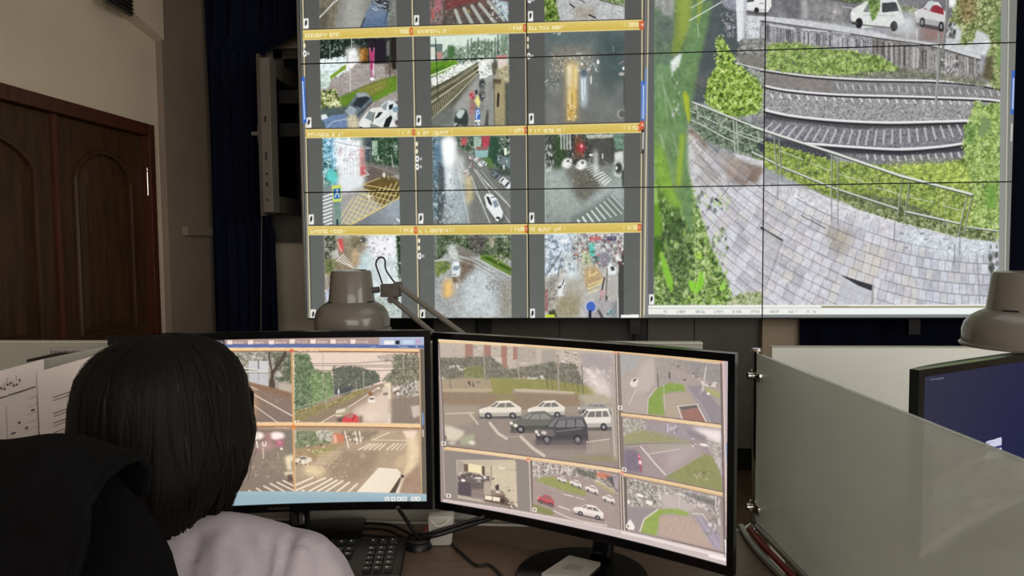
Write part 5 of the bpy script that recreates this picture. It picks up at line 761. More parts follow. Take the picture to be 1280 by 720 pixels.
    # lower left picture: crossing at dusk
    V.o(280, 530, 6.54)
    V.p((-900, 50, 572, 55, 576, 592, -900, 592), (124, 110, 98), (116, 104, 94), (0, 60, 0, 590), n=(.05, .06, .05, .03)); V.p((-900, 50, 572, 55, 574, 230, 500, 210, 230, 240, -900, 200), (118, 98, 92), n=(.06, .08, .06, 0), f=5); V.p((400, 200, 575, 160, 575, 300, 420, 340), (120, 112, 96), n=(.08, .1, .06, 0), f=6)
    V.e(265, 100, 80, 42, (255, 246, 240), 1, .5); V.e(430, 100, 86, 42, (255, 240, 246), 1, .5); V.p((340, 80, 380, 70, 400, 200, 340, 200), (150, 110, 110), f=5); V.e(330, 190, 120, 60, (176, 146, 146), .6, .8); V.e(455, 160, 54, 50, (190, 96, 130), .8, .9); V.e(456, 152, 14, 16, (240, 120, 170), .9, .6); V.e(540, 144, 20, 20, (250, 240, 230)); V.l((270, 150, 272, 194), 13, (250, 244, 232)); V.l((315, 150, 318, 180, 340, 182, 342, 150), 9, (244, 236, 224)); V.l((320, 200, 322, 286), 12, (214, 190, 172), .8); V.l((440, 230, 444, 280), 7, (200, 180, 160), .6); V.e(470, 206, 12, 12, (255, 240, 236)); V.p((500, 60, 572, 60, 574, 260, 520, 260), (110, 104, 96), n=(.1, .12, 0, 0), f=5)
    V.p((495, 270, 570, 250, 574, 300, 545, 320, 560, 380, 520, 385), (236, 222, 190), n=(.06, .08, 0, 0), f=5); V.p((490, 400, 570, 390, 574, 450, 530, 470), (240, 226, 196), n=(.08, .1, 0, 0), f=3); V.p((510, 420, 560, 410, 570, 470, 520, 480), (80, 66, 62), f=3)
    for i in range(6): V.l((370, 310+i*8, 500, 300+i*22), 4, (170, 158, 130), .5)
    V.s_((230, 300, 480, 440), 60, 10, [(206, 186, 160), (140, 126, 112), (96, 88, 80)], asp=.5, a=.5)
    for i, (a, b, c, d) in enumerate(((435, 480, 572, 548), (380, 490, 530, 574), (325, 510, 470, 588), (268, 530, 360, 588), (205, 548, 265, 588), (130, 568, 180, 592), (485, 466, 572, 510), (60, 580, 90, 592))): V.l((a, b, c, d), 13, (226, 214, 200), .95)
    # lower right picture: junction and white van
    V.o(360, 530, 6)
    V.p((48, 50, 992, 52, 1000, 534, 52, 536), (168, 148, 124), (158, 138, 116), (0, 60, 0, 530), n=(.05, .06, .05, .03)); V.p((400, 200, 700, 200, 640, 330, 520, 440, 330, 410, 300, 280), (142, 122, 102), n=(.05, .06, .05, 0), f=9); V.p((880, 60, 960, 60, 990, 200, 940, 420, 860, 420, 900, 200), (226, 204, 166), n=(.05, .06, .05, 0), f=8); V.p((800, 280, 900, 200, 860, 340, 800, 340), (206, 184, 146), f=9, a=.7)
    V.fol((52, 52, 240, 54, 330, 130, 300, 170, 120, 200, 52, 190), [(44, 56, 38), (84, 98, 72), (124, 134, 104), (186, 186, 160)], rag=4); V.fol((200, 52, 330, 54, 330, 130, 240, 120), [(90, 96, 80), (170, 172, 158), (236, 232, 222)], rag=3); V.p((400, 54, 700, 54, 560, 140, 400, 130), (130, 116, 98), n=(.18, .2, .08, 0), f=3); V.p((52, 190, 300, 150, 450, 140, 240, 260, 52, 320), (150, 128, 96), n=(.12, .12, .05, 0), f=4); V.p((180, 200, 380, 170, 330, 200, 200, 240), (140, 140, 84), n=(.1, .1, 0, 0), f=3)
    V.p((332, 92, 360, 70, 420, 84, 420, 136, 345, 150), (196, 112, 84), n=(.1, .12, 0, 0), f=1); V.p((335, 90, 360, 84, 372, 140, 345, 150), (226, 170, 146), f=1)
    for a in ((425, 60, 455, 180), (505, 60, 520, 150), (535, 60, 548, 140)): V.l(a, 10, (236, 222, 204))
    V.s_((420, 70, 560, 140), 24, 9, [(240, 230, 214), (96, 88, 76)]); V.p((860, 56, 970, 56, 940, 116, 890, 106), (240, 214, 196), f=2); V.s_((110, 160, 280, 210), 22, 9, [(240, 236, 226), (60, 56, 50), (160, 110, 70)], asp=.6)
    V.p((52, 270, 110, 240, 175, 258, 180, 280, 120, 304, 60, 290), (226, 218, 200), n=(.06, .08, 0, 0), f=1); V.p((80, 256, 120, 246, 150, 262, 100, 272), (110, 104, 96)); V.s_((60, 260, 180, 310), 10, 9, [(60, 54, 48), (250, 246, 236)])
    V.l((630, 124, 760, 66), 7, (236, 222, 196)); V.l((640, 124, 900, 126), 6, (226, 206, 176))
    for i in range(5): V.l((540+i*38-10, 196, 630+i*28-10, 150), 9, (236, 222, 200))
    for i in range(4): V.l((740+i*36, 196, 800+i*28, 150), 9, (240, 226, 204), .95-.1*i)
    for i in range(7): V.l((210+i*4, 300-i*15, 330+i*14, 296-i*14), 6, (206, 190, 150), .85)
    V.p((130, 300, 260, 330, 260, 400, 120, 380), (226, 206, 160), n=(.06, .08, .05, 0), f=10); V.s_((230, 240, 460, 400), 34, 9, [(230, 210, 180)], asp=.6, a=.6); V.e(560, 240, 30, 30, (206, 186, 160), .5, .8)
    for a, b, c, d in ((60, 460, 185, 405), (60, 500, 280, 408), (120, 530, 330, 412), (180, 532, 370, 424), (250, 530, 410, 430), (340, 530, 460, 440), (430, 530, 520, 452), (60, 530, 120, 500)): V.l((a, b, c, d), 13, (238, 226, 206))
    V.p((495, 534, 680, 330, 820, 340, 846, 366, 850, 410, 760, 534), (240, 230, 214), (232, 220, 200), (600, 400, 780, 500), n=(.03, .03, 0, 0)); V.p((750, 534, 840, 400, 850, 404, 800, 534), (66, 56, 50)); V.p((800, 534, 862, 408, 874, 412, 830, 534), (236, 226, 214)); V.p((845, 380, 872, 390, 866, 408, 848, 402), (44, 38, 36)); V.p((870, 400, 990, 300, 996, 534, 830, 534), (150, 122, 104), n=(.06, .08, .05, 0), f=6); V.l((700, 336, 830, 352), 4, (250, 244, 230))
    for y in (64, 88, 112, 134): V.e(57, y, 7, 9, (240, 226, 200)); V.e(57, y, 3, 5, (70, 56, 44))
    V.o(0, 0, 1)
    bar(120, 526, 437.6, 437, 3.8); bar(120, 527.5, 532.2, 531, 4.8)
    V.mark(372, 437.8, 397, 440, (240, 230, 214)); V.mark(345, 534, 362, 536, (240, 200, 170), a=.6); V.mark(506, 533.4, 518, 535.6, (240, 210, 180), a=.6)
    V.l((364.5, 438, 367.8, 618), 1.5, (214, 150, 84)); V.l((366.3, 438, 369.3, 618), .6, (246, 220, 170)); V.p((362, 437, 367, 437, 367, 441, 362, 441), (206, 84, 60)); V.p((364.5, 531.6, 369.5, 531.6, 369.5, 537, 364.5, 537), (214, 120, 60))
    V.p((524.4, 437, 530, 437, 533, 620, 526, 620), (84, 78, 72)); V.l((524.6, 440, 527, 618), 1.2, (210, 170, 120)); V.p((527, 516, 529.4, 516, 530, 532, 527.6, 532), (96, 126, 180)); V.l((528.6, 538, 529, 546), 1.4, (226, 220, 206))
    V.p((120, 619.2, 560, 619, 560, 640, 120, 641), (152, 182, 198), (128, 164, 186), (0, 619, 0, 630)); 
    for x in (481, 489, 496.5, 503, 514, 520): V.p((x, 621.5, x+5.4, 621.5, x+5.4, 626.5, x, 626.5), (236, 242, 244)); V.p((x+1.6, 623, x+3.8, 623, x+3.8, 625.2, x+1.6, 625.2), (110, 140, 160))
    V.l((511, 621, 511, 627), .7, (90, 120, 140))
    V.soften(.7); V.tone(.78, .02, (1.02, .985, .95))
def paint_right(V):
    V.ns = .35
    V.o(0, 0, 1); V.p((530, 400, 940, 400, 940, 740, 530, 740), (128, 116, 112)); V.p((530, 410, 940, 410, 940, 460, 530, 430), (226, 190, 150))
    # large picture: cars waiting at a junction
    V.o(530, 400, 4)
    V.p((62, 110, 950, 170, 985, 710, 95, 640), (140, 128, 112), n=(.03, .04, .03, .02)); V.p((62, 105, 960, 160, 960, 300, 70, 300), (176, 164, 148), n=(.06, .08, .05, 0), f=2)
    for i in range(60): x = 80+V.r.rand()*800; y = 120+.05*(x-60)+V.r.rand()*90; V.p((x, y, x+22, y, x+22, y+6, x, y+6), [(206, 198, 186), (120, 112, 102), (150, 140, 126), (226, 220, 208)][V.r.randint(4)], a=.7)
    for x0, x1, y1 in ((205, 245, 190), (300, 335, 200), (385, 415, 250), (445, 470, 200)): V.p((x0, 118, x1, 120, x1, y1, x0, y1), (146, 104, 92), n=(.06, .08, 0, 0))
    V.p((300, 190, 390, 190, 390, 225, 305, 225), (196, 186, 172), n=(.1, .14, 0, 0)); V.p((470, 130, 560, 140, 560, 210, 470, 210), (160, 150, 136), n=(.15, .2, 0, 0)); V.p((590, 150, 660, 150, 650, 280, 590, 280), (150, 142, 130), n=(.08, .1, 0, 0), f=3); V.p((780, 165, 950, 175, 960, 380, 850, 380, 800, 300), (150, 142, 142), n=(.04, .06, .05, 0), f=6)
    V.fol((64, 190, 160, 190, 330, 180, 420, 250, 520, 230, 640, 210, 760, 220, 800, 320, 760, 360, 520, 290, 300, 300, 180, 320, 70, 280), [(60, 60, 50), (84, 84, 72), (110, 108, 92), (140, 136, 118)], rag=4, bias=-.02); V.fol((195, 240, 290, 230, 300, 310, 200, 310), [(74, 78, 46), (104, 108, 66), (130, 132, 90)], rag=4); V.p((70, 300, 240, 290, 330, 300, 350, 350, 90, 350), (148, 132, 106), n=(.08, .1, .05, 0), f=3)
    V.p((330, 290, 620, 300, 860, 340, 860, 380, 760, 380, 620, 350, 450, 350, 420, 400, 300, 390, 340, 340), (124, 122, 66), n=(.05, .06, .05, .03), f=3); V.p((95, 345, 340, 345, 345, 360, 90, 362), (170, 152, 120), f=1); V.p((445, 347, 500, 346, 760, 362, 750, 372, 460, 360), (180, 166, 140), f=1)
    V.p((90, 362, 440, 372, 460, 365, 770, 378, 780, 430, 500, 450, 90, 440), (126, 106, 86), n=(.04, .05, .05, 0), f=2); V.p((360, 375, 460, 378, 450, 410, 380, 420), (128, 120, 74), f=5, a=.7)
    V.p((90, 425, 340, 430, 480, 470, 960, 470, 980, 705, 95, 640), (128, 116, 106), n=(.03, .03, .03, .02), f=4); V.p((95, 430, 280, 430, 240, 520, 98, 540), (144, 132, 112), n=(.03, .04, 0, 0), f=6)
    V.l((110, 470, 250, 466), 6, (190, 180, 162)); V.l((225, 466, 268, 520), 12, (184, 172, 154)); V.l((330, 518, 372, 570, 412, 594), 16, (196, 184, 168)); V.l((485, 586, 540, 640, 600, 680), 17, (196, 184, 168)); V.l((400, 586, 480, 586), 4, (160, 148, 134))
    V.p((98, 530, 140, 535, 205, 560, 190, 590, 150, 610, 110, 600), (206, 198, 174), n=(.03, .03, 0, 0), f=5); V.p((180, 590, 250, 570, 250, 630, 180, 625), (150, 152, 124), f=4); V.e(240, 615, 22, 14, (236, 230, 214), .9, .7); V.e(140, 618, 26, 12, (206, 200, 184), .7, .7); V.e(105, 590, 10, 14, (60, 54, 50), .8, .5)
    for x, y0, y1, w in ((298, 150, 290, 8), (468, 140, 300, 8), (668, 160, 360, 9), (128, 260, 345, 5), (612, 250, 345, 6), (636, 270, 350, 4), (700, 270, 350, 5), (766, 260, 360, 6), (738, 280, 350, 4), (790, 230, 380, 6), (418, 230, 270, 5)): V.l((x, y0, x+6, y1), w, (150, 140, 126) if w > 6 else (84, 78, 66), .85)
    V.s_((120, 230, 220, 250), 10, 7, [(220, 214, 200)]); V.s_((520, 280, 600, 296), 10, 9, [(220, 216, 206)], asp=.5); V.s_((220, 310, 280, 330), 8, 5, [(60, 56, 50)], asp=2); V.s_((650, 160, 760, 220), 26, 7, [(236, 232, 226), (96, 90, 82)], asp=.5)
    V.p((810, 260, 860, 250, 930, 320, 945, 400, 880, 400, 820, 330), (226, 214, 206), n=(.06, .08, .06, 0), f=12, a=.75); V.s_((800, 240, 940, 340), 40, 10, [(250, 240, 236), (180, 170, 164)], a=.5); V.p((770, 376, 900, 372, 950, 420, 820, 430), (160, 152, 128), n=(.05, .06, 0, 0), f=5)
    V.car(276, 402, 210, 96, (226, 220, 204), .0, (104, 100, 92)); V.car(520, 402, 184, 90, (224, 218, 204), .0, (100, 96, 90)); V.car(770, 410, 168, 60, (150, 146, 142), .04, (110, 108, 106)); V.car(742, 442, 196, 116, (226, 222, 212), .0, (96, 94, 92), 'suv'); V.car(430, 454, 240, 116, (84, 86, 80), .0, (120, 122, 116)); V.car(556, 480, 266, 148, (56, 54, 58), .0, (100, 100, 102), 'suv', dark=(48, 46, 50), top=(84, 84, 88))
    V.p((560, 545, 650, 550, 655, 585, 580, 580), (96, 90, 88), a=.8, f=2); V.e(600, 566, 18, 12, (220, 214, 200), .9, .6); V.e(572, 576, 8, 6, (236, 226, 206)); V.e(458, 530, 12, 10, (226, 220, 204)); V.p((540, 600, 840, 600, 830, 650, 560, 640), (84, 74, 76), a=.55, f=6); V.l((660, 560, 790, 545), 4, (120, 118, 122), .9)
    V.p((810, 610, 925, 596, 930, 665, 815, 672), (146, 136, 122), a=.5, f=2); V.l((812, 612, 928, 597), 5, (190, 182, 170))
    for i in range(9): V.l((818+i*13, 610-i*1.5, 816+i*14, 668), 3, (176, 168, 152), .7); V.l((818+i*13, 612, 836+i*13, 664), 2, (120, 110, 100), .6)
    V.p((700, 690, 970, 680, 985, 712, 800, 705), (124, 118, 84), f=5, n=(.04, .05, 0, 0)); V.p((926, 200, 962, 200, 985, 706, 945, 700), (160, 150, 140), n=(.03, .05, .05, 0), a=.6, f=4); V.l((940, 440, 955, 680), 6, (196, 186, 176), .8)
    # upper right picture
    V.o(770, 430, 6.54)
    V.p((22, 78, 850, 170, 880, 690, 40, 570), (150, 138, 132), n=(.03, .04, .03, .02)); V.p((24, 80, 300, 110, 310, 320, 260, 400, 250, 580, 40, 565), (160, 148, 140), n=(.03, .04, .03, 0), f=4); V.p((24, 80, 200, 100, 180, 180, 30, 260), (150, 152, 152), n=(.03, .05, .05, 0), f=8); V.p((200, 190, 290, 110, 315, 130, 330, 320, 260, 390, 150, 400), (176, 164, 156), n=(.03, .03, 0, 0), f=6)
    V.p((310, 110, 480, 120, 560, 330, 330, 340), (146, 136, 132), n=(.12, .15, .06, 0), f=3); V.p((480, 130, 850, 175, 852, 330, 640, 260), (128, 124, 122), n=(.15, .18, .06, 0), f=3)
    V.s_((470, 160, 660, 260, 830, 350, 800, 360, 640, 280), 46, 9, [(240, 234, 230), (70, 66, 66), (180, 170, 166)], asp=.7); V.l((460, 170, 640, 260, 840, 350), 7, (96, 90, 88), .7)
    V.p((260, 575, 265, 460, 330, 370, 440, 320, 550, 330, 570, 390, 430, 400, 380, 430, 400, 590), (112, 140, 60), n=(.06, .08, .05, 0), f=2); V.p((380, 420, 570, 395, 640, 480, 500, 510, 520, 600, 410, 600), (158, 144, 124), n=(.05, .06, 0, 0), f=3); V.p((570, 350, 700, 340, 860, 530, 870, 680, 770, 670, 670, 490), (126, 118, 126), n=(.04, .05, .03, 0), f=3); V.l((570, 350, 690, 490, 780, 660), 5, (190, 182, 180), .7)
    V.p((510, 520, 660, 500, 690, 520, 540, 545), (84, 76, 76)); V.p((525, 550, 670, 525, 745, 660, 545, 630), (134, 92, 84), n=(.12, .14, 0, 0)); V.l((505, 515, 545, 625), 9, (226, 218, 210)); V.l((665, 500, 750, 665), 9, (226, 218, 210)); V.l((500, 515, 670, 495), 7, (206, 198, 190))
    V.l((255, 575, 262, 450, 330, 360), 6, (206, 200, 196)); V.l((390, 340, 400, 540), 6, (200, 196, 186), .8); V.l((735, 190, 710, 390), 10, (206, 200, 196), .9); V.l((690, 410, 720, 320), 6, (190, 182, 178)); V.l((340, 250, 345, 350), 12, (84, 78, 76), .8); V.l((436, 240, 440, 285), 13, (70, 64, 62)); V.l((106, 500, 160, 380), 6, (214, 206, 200), .9); V.l((550, 297, 568, 297), 9, (56, 52, 52)); V.p((720, 360, 860, 400, 855, 450, 740, 400), (150, 152, 92), n=(.06, .06, 0, 0), f=3); V.l((700, 400, 860, 530), 8, (120, 112, 108), .8); V.e(755, 410, 12, 12, (250, 246, 240)); V.s_((700, 300, 820, 350), 14, 10, [(250, 246, 240)], asp=.6)
    V.p((112, 330, 130, 290, 165, 275, 185, 300, 170, 350, 130, 356), (226, 214, 206), n=(.05, .05, 0, 0), f=1); V.p((135, 300, 160, 282, 170, 296, 145, 316), (84, 76, 74))
    # middle right picture
    V.o(770, 510, 6.54)
    V.p((48, 80, 865, 170, 890, 690, 60, 540), (140, 126, 128), n=(.03, .04, .03, .02)); V.fol((50, 85, 250, 110, 240, 180, 60, 240), [(90, 88, 74), (150, 148, 136), (206, 202, 194)], rag=3); V.p((60, 230, 200, 185, 420, 195, 620, 270, 620, 290, 220, 290, 60, 300), (134, 134, 92), n=(.05, .06, .04, 0), f=4); V.p((220, 130, 640, 150, 740, 260, 720, 300, 500, 250, 300, 190), (140, 130, 138), n=(.05, .06, .05, 0), f=8); V.p((620, 160, 865, 185, 865, 300, 760, 260), (236, 226, 226), n=(.02, .03, 0, 0), f=6); V.p((560, 170, 740, 240, 730, 290, 600, 230), (120, 112, 118), n=(.08, .1, 0, 0), f=5)
    V.l((60, 306, 240, 294, 400, 290, 640, 292), 5, (96, 90, 74)); V.l((80, 330, 240, 300), 4, (190, 182, 160), .6)
    V.p((205, 320, 660, 320, 420, 550, 390, 550, 250, 370), (146, 130, 132), n=(.03, .04, .03, 0), f=5); V.p((250, 300, 700, 292, 640, 330, 300, 380), (150, 140, 130), n=(.04, .05, 0, 0), f=4); V.l((205, 320, 250, 375, 330, 470, 405, 550), 15, (206, 194, 190)); V.l((265, 380, 520, 340), 7, (206, 194, 188), .9); V.p((420, 345, 720, 300, 640, 400, 420, 540), (176, 164, 164), f=16, a=.55)
    V.p((420, 560, 720, 380, 800, 400, 860, 560, 880, 690, 560, 620, 400, 580), (120, 124, 74), n=(.06, .08, .05, .03), f=3); V.l((410, 552, 560, 470, 720, 370), 5, (170, 160, 140), .7); V.s_((640, 520, 770, 590), 30, 12, [(176, 168, 140), (84, 84, 54)], a=.6); V.fol((740, 280, 865, 290, 870, 560, 800, 430), [(110, 102, 96), (160, 152, 146), (214, 206, 202)], rag=3); V.e(720, 306, 46, 14, (250, 246, 246), 1, .6); V.s_((600, 250, 770, 320), 18, 9, [(250, 246, 246), (120, 110, 110)], asp=.7)
    V.p((62, 340, 180, 350, 215, 530, 70, 520), (104, 92, 108), n=(.04, .06, .06, 0), f=6); V.l((190, 390, 205, 520), 22, (150, 60, 80), .7, 4); V.e(190, 400, 10, 12, (236, 130, 150)); V.e(197, 448, 16, 22, (250, 150, 170)); V.e(198, 448, 8, 12, (255, 236, 240)); V.l((425, 140, 422, 200), 14, (180, 182, 206)); V.s_((420, 140, 500, 220), 12, 8, [(110, 104, 110), (206, 200, 206)], asp=1.6)
    # lower right picture
    V.o(770, 590, 5.54)
    V.p((75, 45, 715, 180, 750, 560, 78, 400), (152, 140, 134), n=(.04, .05, .04, .02)); V.fol((76, 45, 330, 110, 330, 230, 260, 250, 80, 240), [(54, 60, 48), (104, 104, 94), (176, 168, 160), (240, 236, 232)], rag=3); V.fol((330, 100, 715, 180, 715, 300, 600, 260, 430, 240, 340, 230), [(76, 74, 72), (130, 122, 118), (186, 178, 174), (236, 230, 228)], rag=3); V.p((420, 130, 690, 190, 700, 250, 560, 200), (74, 76, 72), n=(.25, .25, 0, 0), f=3, a=.7)
    V.p((80, 240, 240, 250, 300, 260, 200, 330, 160, 420, 80, 400), (132, 122, 124), n=(.05, .06, 0, 0), f=3); V.p((320, 150, 430, 170, 560, 260, 480, 290, 320, 260), (176, 164, 160), n=(.05, .06, 0, 0), f=4); V.p((170, 420, 200, 320, 300, 260, 430, 256, 510, 290, 490, 310, 380, 290, 310, 300, 280, 445), (126, 150, 66), n=(.06, .08, .05, 0), f=2); V.p((300, 310, 500, 310, 580, 380, 690, 540, 300, 440), (170, 146, 132), n=(.09, .1, .03, 0), f=3); V.p((540, 300, 600, 310, 720, 440, 720, 550, 680, 540), (150, 140, 160), n=(.06, .08, .05, 0), f=4)
    for a in ((560, 320, 690, 530), (590, 310, 715, 480), (620, 330, 716, 440)): V.l(a, 6, (110, 102, 116), .8)
    V.l((165, 415, 195, 330, 290, 262), 8, (220, 212, 206)); V.l((530, 290, 600, 296, 660, 380), 8, (214, 206, 204), .8); V.s_((620, 260, 715, 440), 40, 10, [(226, 222, 226), (106, 104, 104)], asp=1.6, a=.7); V.e(165, 165, 30, 14, (246, 240, 236), 1, .4); V.e(230, 215, 30, 18, (240, 236, 230), 1, .4); V.l((436, 150, 440, 250), 7, (190, 186, 196)); V.l((690, 180, 690, 260), 6, (220, 216, 214)); V.p((80, 350, 100, 330, 130, 380, 125, 405, 70, 400), (240, 236, 234), f=1); V.e(88, 210, 10, 18, (236, 232, 228))
    # lower left: office picture between grey margins
    V.o(545, 560, 7.2)
    V.p((70, 30, 850, 110, 870, 590, 80, 470), (122, 112, 108)); V.p((180, 110, 712, 110, 735, 548, 195, 455), (176, 164, 142), (190, 176, 150), (200, 0, 700, 0), n=(.04, .05, .04, 0)); V.p((500, 160, 718, 130, 730, 500, 640, 440, 505, 320), (196, 182, 152), n=(.04, .05, .04, 0), f=2); V.p((190, 110, 250, 140, 250, 240, 195, 260), (150, 140, 124), n=(.06, .08, 0, 0), f=1); V.p((290, 145, 412, 160, 412, 242, 290, 230), (240, 226, 176), n=(.06, .05, 0, 0)); V.p((250, 148, 288, 148, 288, 220, 252, 215), (86, 70, 56), f=1); V.p((412, 165, 440, 170, 440, 250, 414, 245), (76, 62, 52), f=1); V.p((440, 175, 494, 170, 494, 260, 442, 260), (190, 178, 150), n=(.08, .1, 0, 0)); V.l((498, 165, 498, 300), 7, (96, 84, 70)); V.l((540, 190, 720, 205), 4, (150, 136, 116)); V.e(590, 186, 44, 12, (236, 226, 200), .9, .6)
    for i in range(5): V.l((310+i*22, 150, 310+i*22, 232), 3, (196, 180, 130), .8)
    V.p((192, 250, 300, 220, 480, 260, 495, 330, 420, 440, 330, 450, 196, 420), (84, 74, 72), n=(.15, .18, .05, 0), f=2); V.p((200, 320, 310, 310, 320, 440, 200, 425), (64, 56, 62), n=(.06, .08, 0, 0), f=2); V.p((320, 380, 430, 370, 430, 470, 320, 450), (120, 104, 100), n=(.05, .06, 0, 0), f=3)
    V.s_((195, 225, 480, 310), 46, 9, [(236, 230, 220), (40, 34, 36), (180, 170, 160)], asp=.8); V.e(245, 295, 24, 14, (250, 246, 240), 1, .4); V.e(380, 275, 40, 12, (226, 220, 210), 1, .5); V.e(440, 268, 14, 16, (240, 236, 230), 1, .5); V.p((430, 310, 490, 300, 490, 420, 430, 420), (166, 150, 134), f=2)
    V.p((490, 380, 600, 390, 630, 430, 600, 440, 490, 420), (126, 108, 92), f=1); V.p((530, 345, 565, 325, 570, 380, 540, 385), (54, 46, 46), f=1); V.e(556, 400, 24, 8, (246, 236, 220)); V.p((430, 425, 610, 430, 735, 548, 600, 520, 430, 485), (84, 66, 56), n=(.08, .1, 0, 0), f=2); V.p((440, 430, 505, 438, 503, 474, 440, 465), (240, 230, 200)); V.p((512, 440, 578, 452, 572, 486, 510, 476), (240, 232, 206)); V.e(600, 480, 26, 30, (44, 36, 36), .9, .5); V.s_((650, 480, 730, 545), 18, 11, [(240, 234, 226), (64, 56, 54)], asp=.6); V.s_((630, 350, 700, 390), 10, 7, [(90, 80, 70)]); V.e(515, 280, 9, 10, (60, 50, 44))
    # lower middle: roundabout with cars
    V.o(655, 570, 7.2)
    V.p((70, 45, 875, 180, 890, 665, 65, 510), (146, 128, 122), n=(.03, .04, .03, .02)); V.fol((72, 48, 300, 80, 620, 130, 860, 190, 860, 330, 700, 260, 540, 200, 300, 170, 80, 190), [(70, 70, 64), (120, 110, 104), (190, 180, 174), (240, 234, 230)], rag=3); V.p((640, 150, 780, 165, 760, 215, 650, 190), (196, 110, 84), n=(.2, .25, 0, 0), f=1); V.fol((480, 120, 660, 150, 640, 210, 480, 170), [(56, 60, 52), (90, 90, 80), (130, 124, 116)], rag=3); V.p((730, 180, 860, 200, 860, 340, 800, 280), (74, 70, 72), n=(.15, .2, 0, 0), f=3)
    V.p((110, 200, 260, 190, 420, 230, 560, 330, 550, 365, 400, 330, 120, 235), (130, 136, 74), n=(.06, .08, .04, 0), f=2); V.p((80, 430, 130, 450, 270, 500, 260, 545, 80, 500), (112, 116, 66), n=(.06, .08, 0, 0), f=3); V.p((660, 230, 820, 330, 810, 350, 640, 250), (160, 150, 100), n=(.08, .1, 0, 0), f=2); V.l((560, 190, 700, 250, 860, 350), 5, (206, 190, 160), .8)
    V.l((265, 495, 400, 560, 560, 600, 740, 630), 11, (214, 200, 192)); V.l((360, 348, 440, 368), 9, (220, 208, 200)); V.l((470, 376, 540, 395), 7, (206, 194, 186)); V.l((310, 455, 410, 490), 10, (224, 212, 204)); V.l((430, 486, 480, 500), 7, (214, 202, 194)); V.l((90, 250, 200, 275, 360, 340), 4, (196, 186, 170), .6); V.l((740, 600, 744, 640), 6, (214, 206, 200))
    for x, y, s_ in ((550, 240, 1.0), (705, 330, .95), (410, 195, .9), (300, 170, .7)): V.car(x, y, 118*s_, 78*s_, (232, 222, 216), .38, (130, 120, 118), dark=(176, 164, 160))
    V.car(122, 322, 150, 100, (176, 70, 76), .32, (120, 84, 84)); V.car(448, 405, 268, 124, (236, 226, 222), .24, (110, 100, 98), dark=(196, 184, 180)); V.s_((80, 100, 260, 170), 34, 10, [(240, 236, 232), (86, 82, 80)], asp=.6); V.l((128, 100, 138, 210), 8, (226, 220, 214)); V.p((800, 190, 855, 195, 850, 320, 815, 290), (150, 140, 146), n=(.2, .25, 0, 0), f=1)
    # separators and bars
    V.o(0, 0, 1)
    def bar(pts, h):
        for (xa, ya, ha), (xb, yb, hb) in zip(pts, pts[1:]):
            V.l((xa, ya-.6, xb, yb-.6), 1.0, (84, 62, 50)); V.p((xa, ya, xb, yb, xb, yb+hb, xa, ya+ha), (232, 200, 152), (206, 164, 108), (xa, ya, xa, ya+ha), n=(.05, .06, 0, 0)); V.mark(xa+8, ya+1.4+.06*8, xb-4, ya+2.8, (240, 226, 190), a=.35, slope=(yb-ya)/(xb-xa))
    V.p((768.5, 440, 772.5, 440.5, 779.6, 668, 775.6, 667), (84, 72, 66)); V.l((770.4, 441, 777.4, 668), 1.3, (222, 206, 186)); V.p((772.6, 441, 775, 441.5, 781, 600, 778, 600), (96, 84, 78), a=.8)
    bar([(545, 425.5, 3.4), (655, 430.5, 3.6), (770, 437.5, 4), (905, 450, 4.4)], 0); V.l((545, 425, 770, 436.5, 906, 449), 1.2, (236, 210, 176))
    bar([(776, 516.6, 4), (905, 532, 4.6)], 0); bar([(779.5, 591.5, 4.2), (909, 617.5, 4.8)], 0); bar([(553.5, 558.5, 4.2), (660, 571.4, 4.4), (777, 587.4, 4.6)], 0)
    for x, y in ((770, 438.5), (903, 451), (905, 534.5), (908.5, 619), (660.5, 573), (777.4, 590), (660.5, 574)): V.p((x-2.4, y, x+2.4, y+.3, x+2.4, y+4.4, x-2.4, y+4), (214, 120, 96)); V.p((x-1, y+1.4, x+1, y+1.5, x+1, y+3, x-1, y+3), (240, 190, 170))
    V.p((663.5, 576, 665.5, 576, 666.2, 641, 664.5, 640.6), (96, 86, 80)); V.l((661.4, 576, 663.8, 640), 1.2, (214, 200, 176)); V.p((779.8, 597, 783.4, 597.8, 784.6, 664, 781.8, 663), (84, 76, 72)); V.l((778.4, 594, 780.6, 664), 1.0, (226, 212, 196))
    V.p((547, 428, 549.4, 428, 557, 560, 554, 560), (96, 84, 82)); V.l((547.8, 430, 552.5, 520, 556, 620), .9, (190, 176, 176))
    V.p((899.8, 455, 903, 455.6, 907.4, 704, 905, 700), (92, 82, 82)); V.p((903, 452, 914, 453, 920, 720, 908, 710), (176, 160, 170)); V.l((903.6, 452, 909.4, 696), 1.3, (226, 196, 176)); V.p((907.6, 554, 911.4, 554, 912.4, 580, 908.6, 580), (90, 126, 186)); V.l((910.6, 586, 911, 596), 1.8, (90, 86, 92)); V.l((906.6, 676, 907.6, 692), 2.4, (226, 216, 220))
    for x, y in ((552, 552), (772.6, 507.5), (777.6, 584.6), (558, 617.4), (665.6, 634.8), (782.4, 655.4)): V.p((x, y, x+5.4, y+.6, x+5.4, y+5.6, x, y+5), (238, 230, 216)); V.p((x+1.8, y+1.4, x+3.6, y+1.6, x+3.4, y+4.2, x+1.8, y+4), (30, 28, 28))
    V.p((553, 624, 660, 640.5, 781, 664, 908, 694, 921, 700, 921, 715, 553, 632), (190, 176, 176)); V.p((777, 664, 904, 694.6, 904, 698.6, 777, 667.5), (226, 214, 214)); V.l((840, 676, 904, 691.5), 1.2, (110, 84, 80)); V.p((886, 693, 908, 698.4, 908, 702.4, 886, 697), (244, 236, 236)); V.l((555, 626, 660, 642, 776, 665), 1.2, (214, 196, 190))
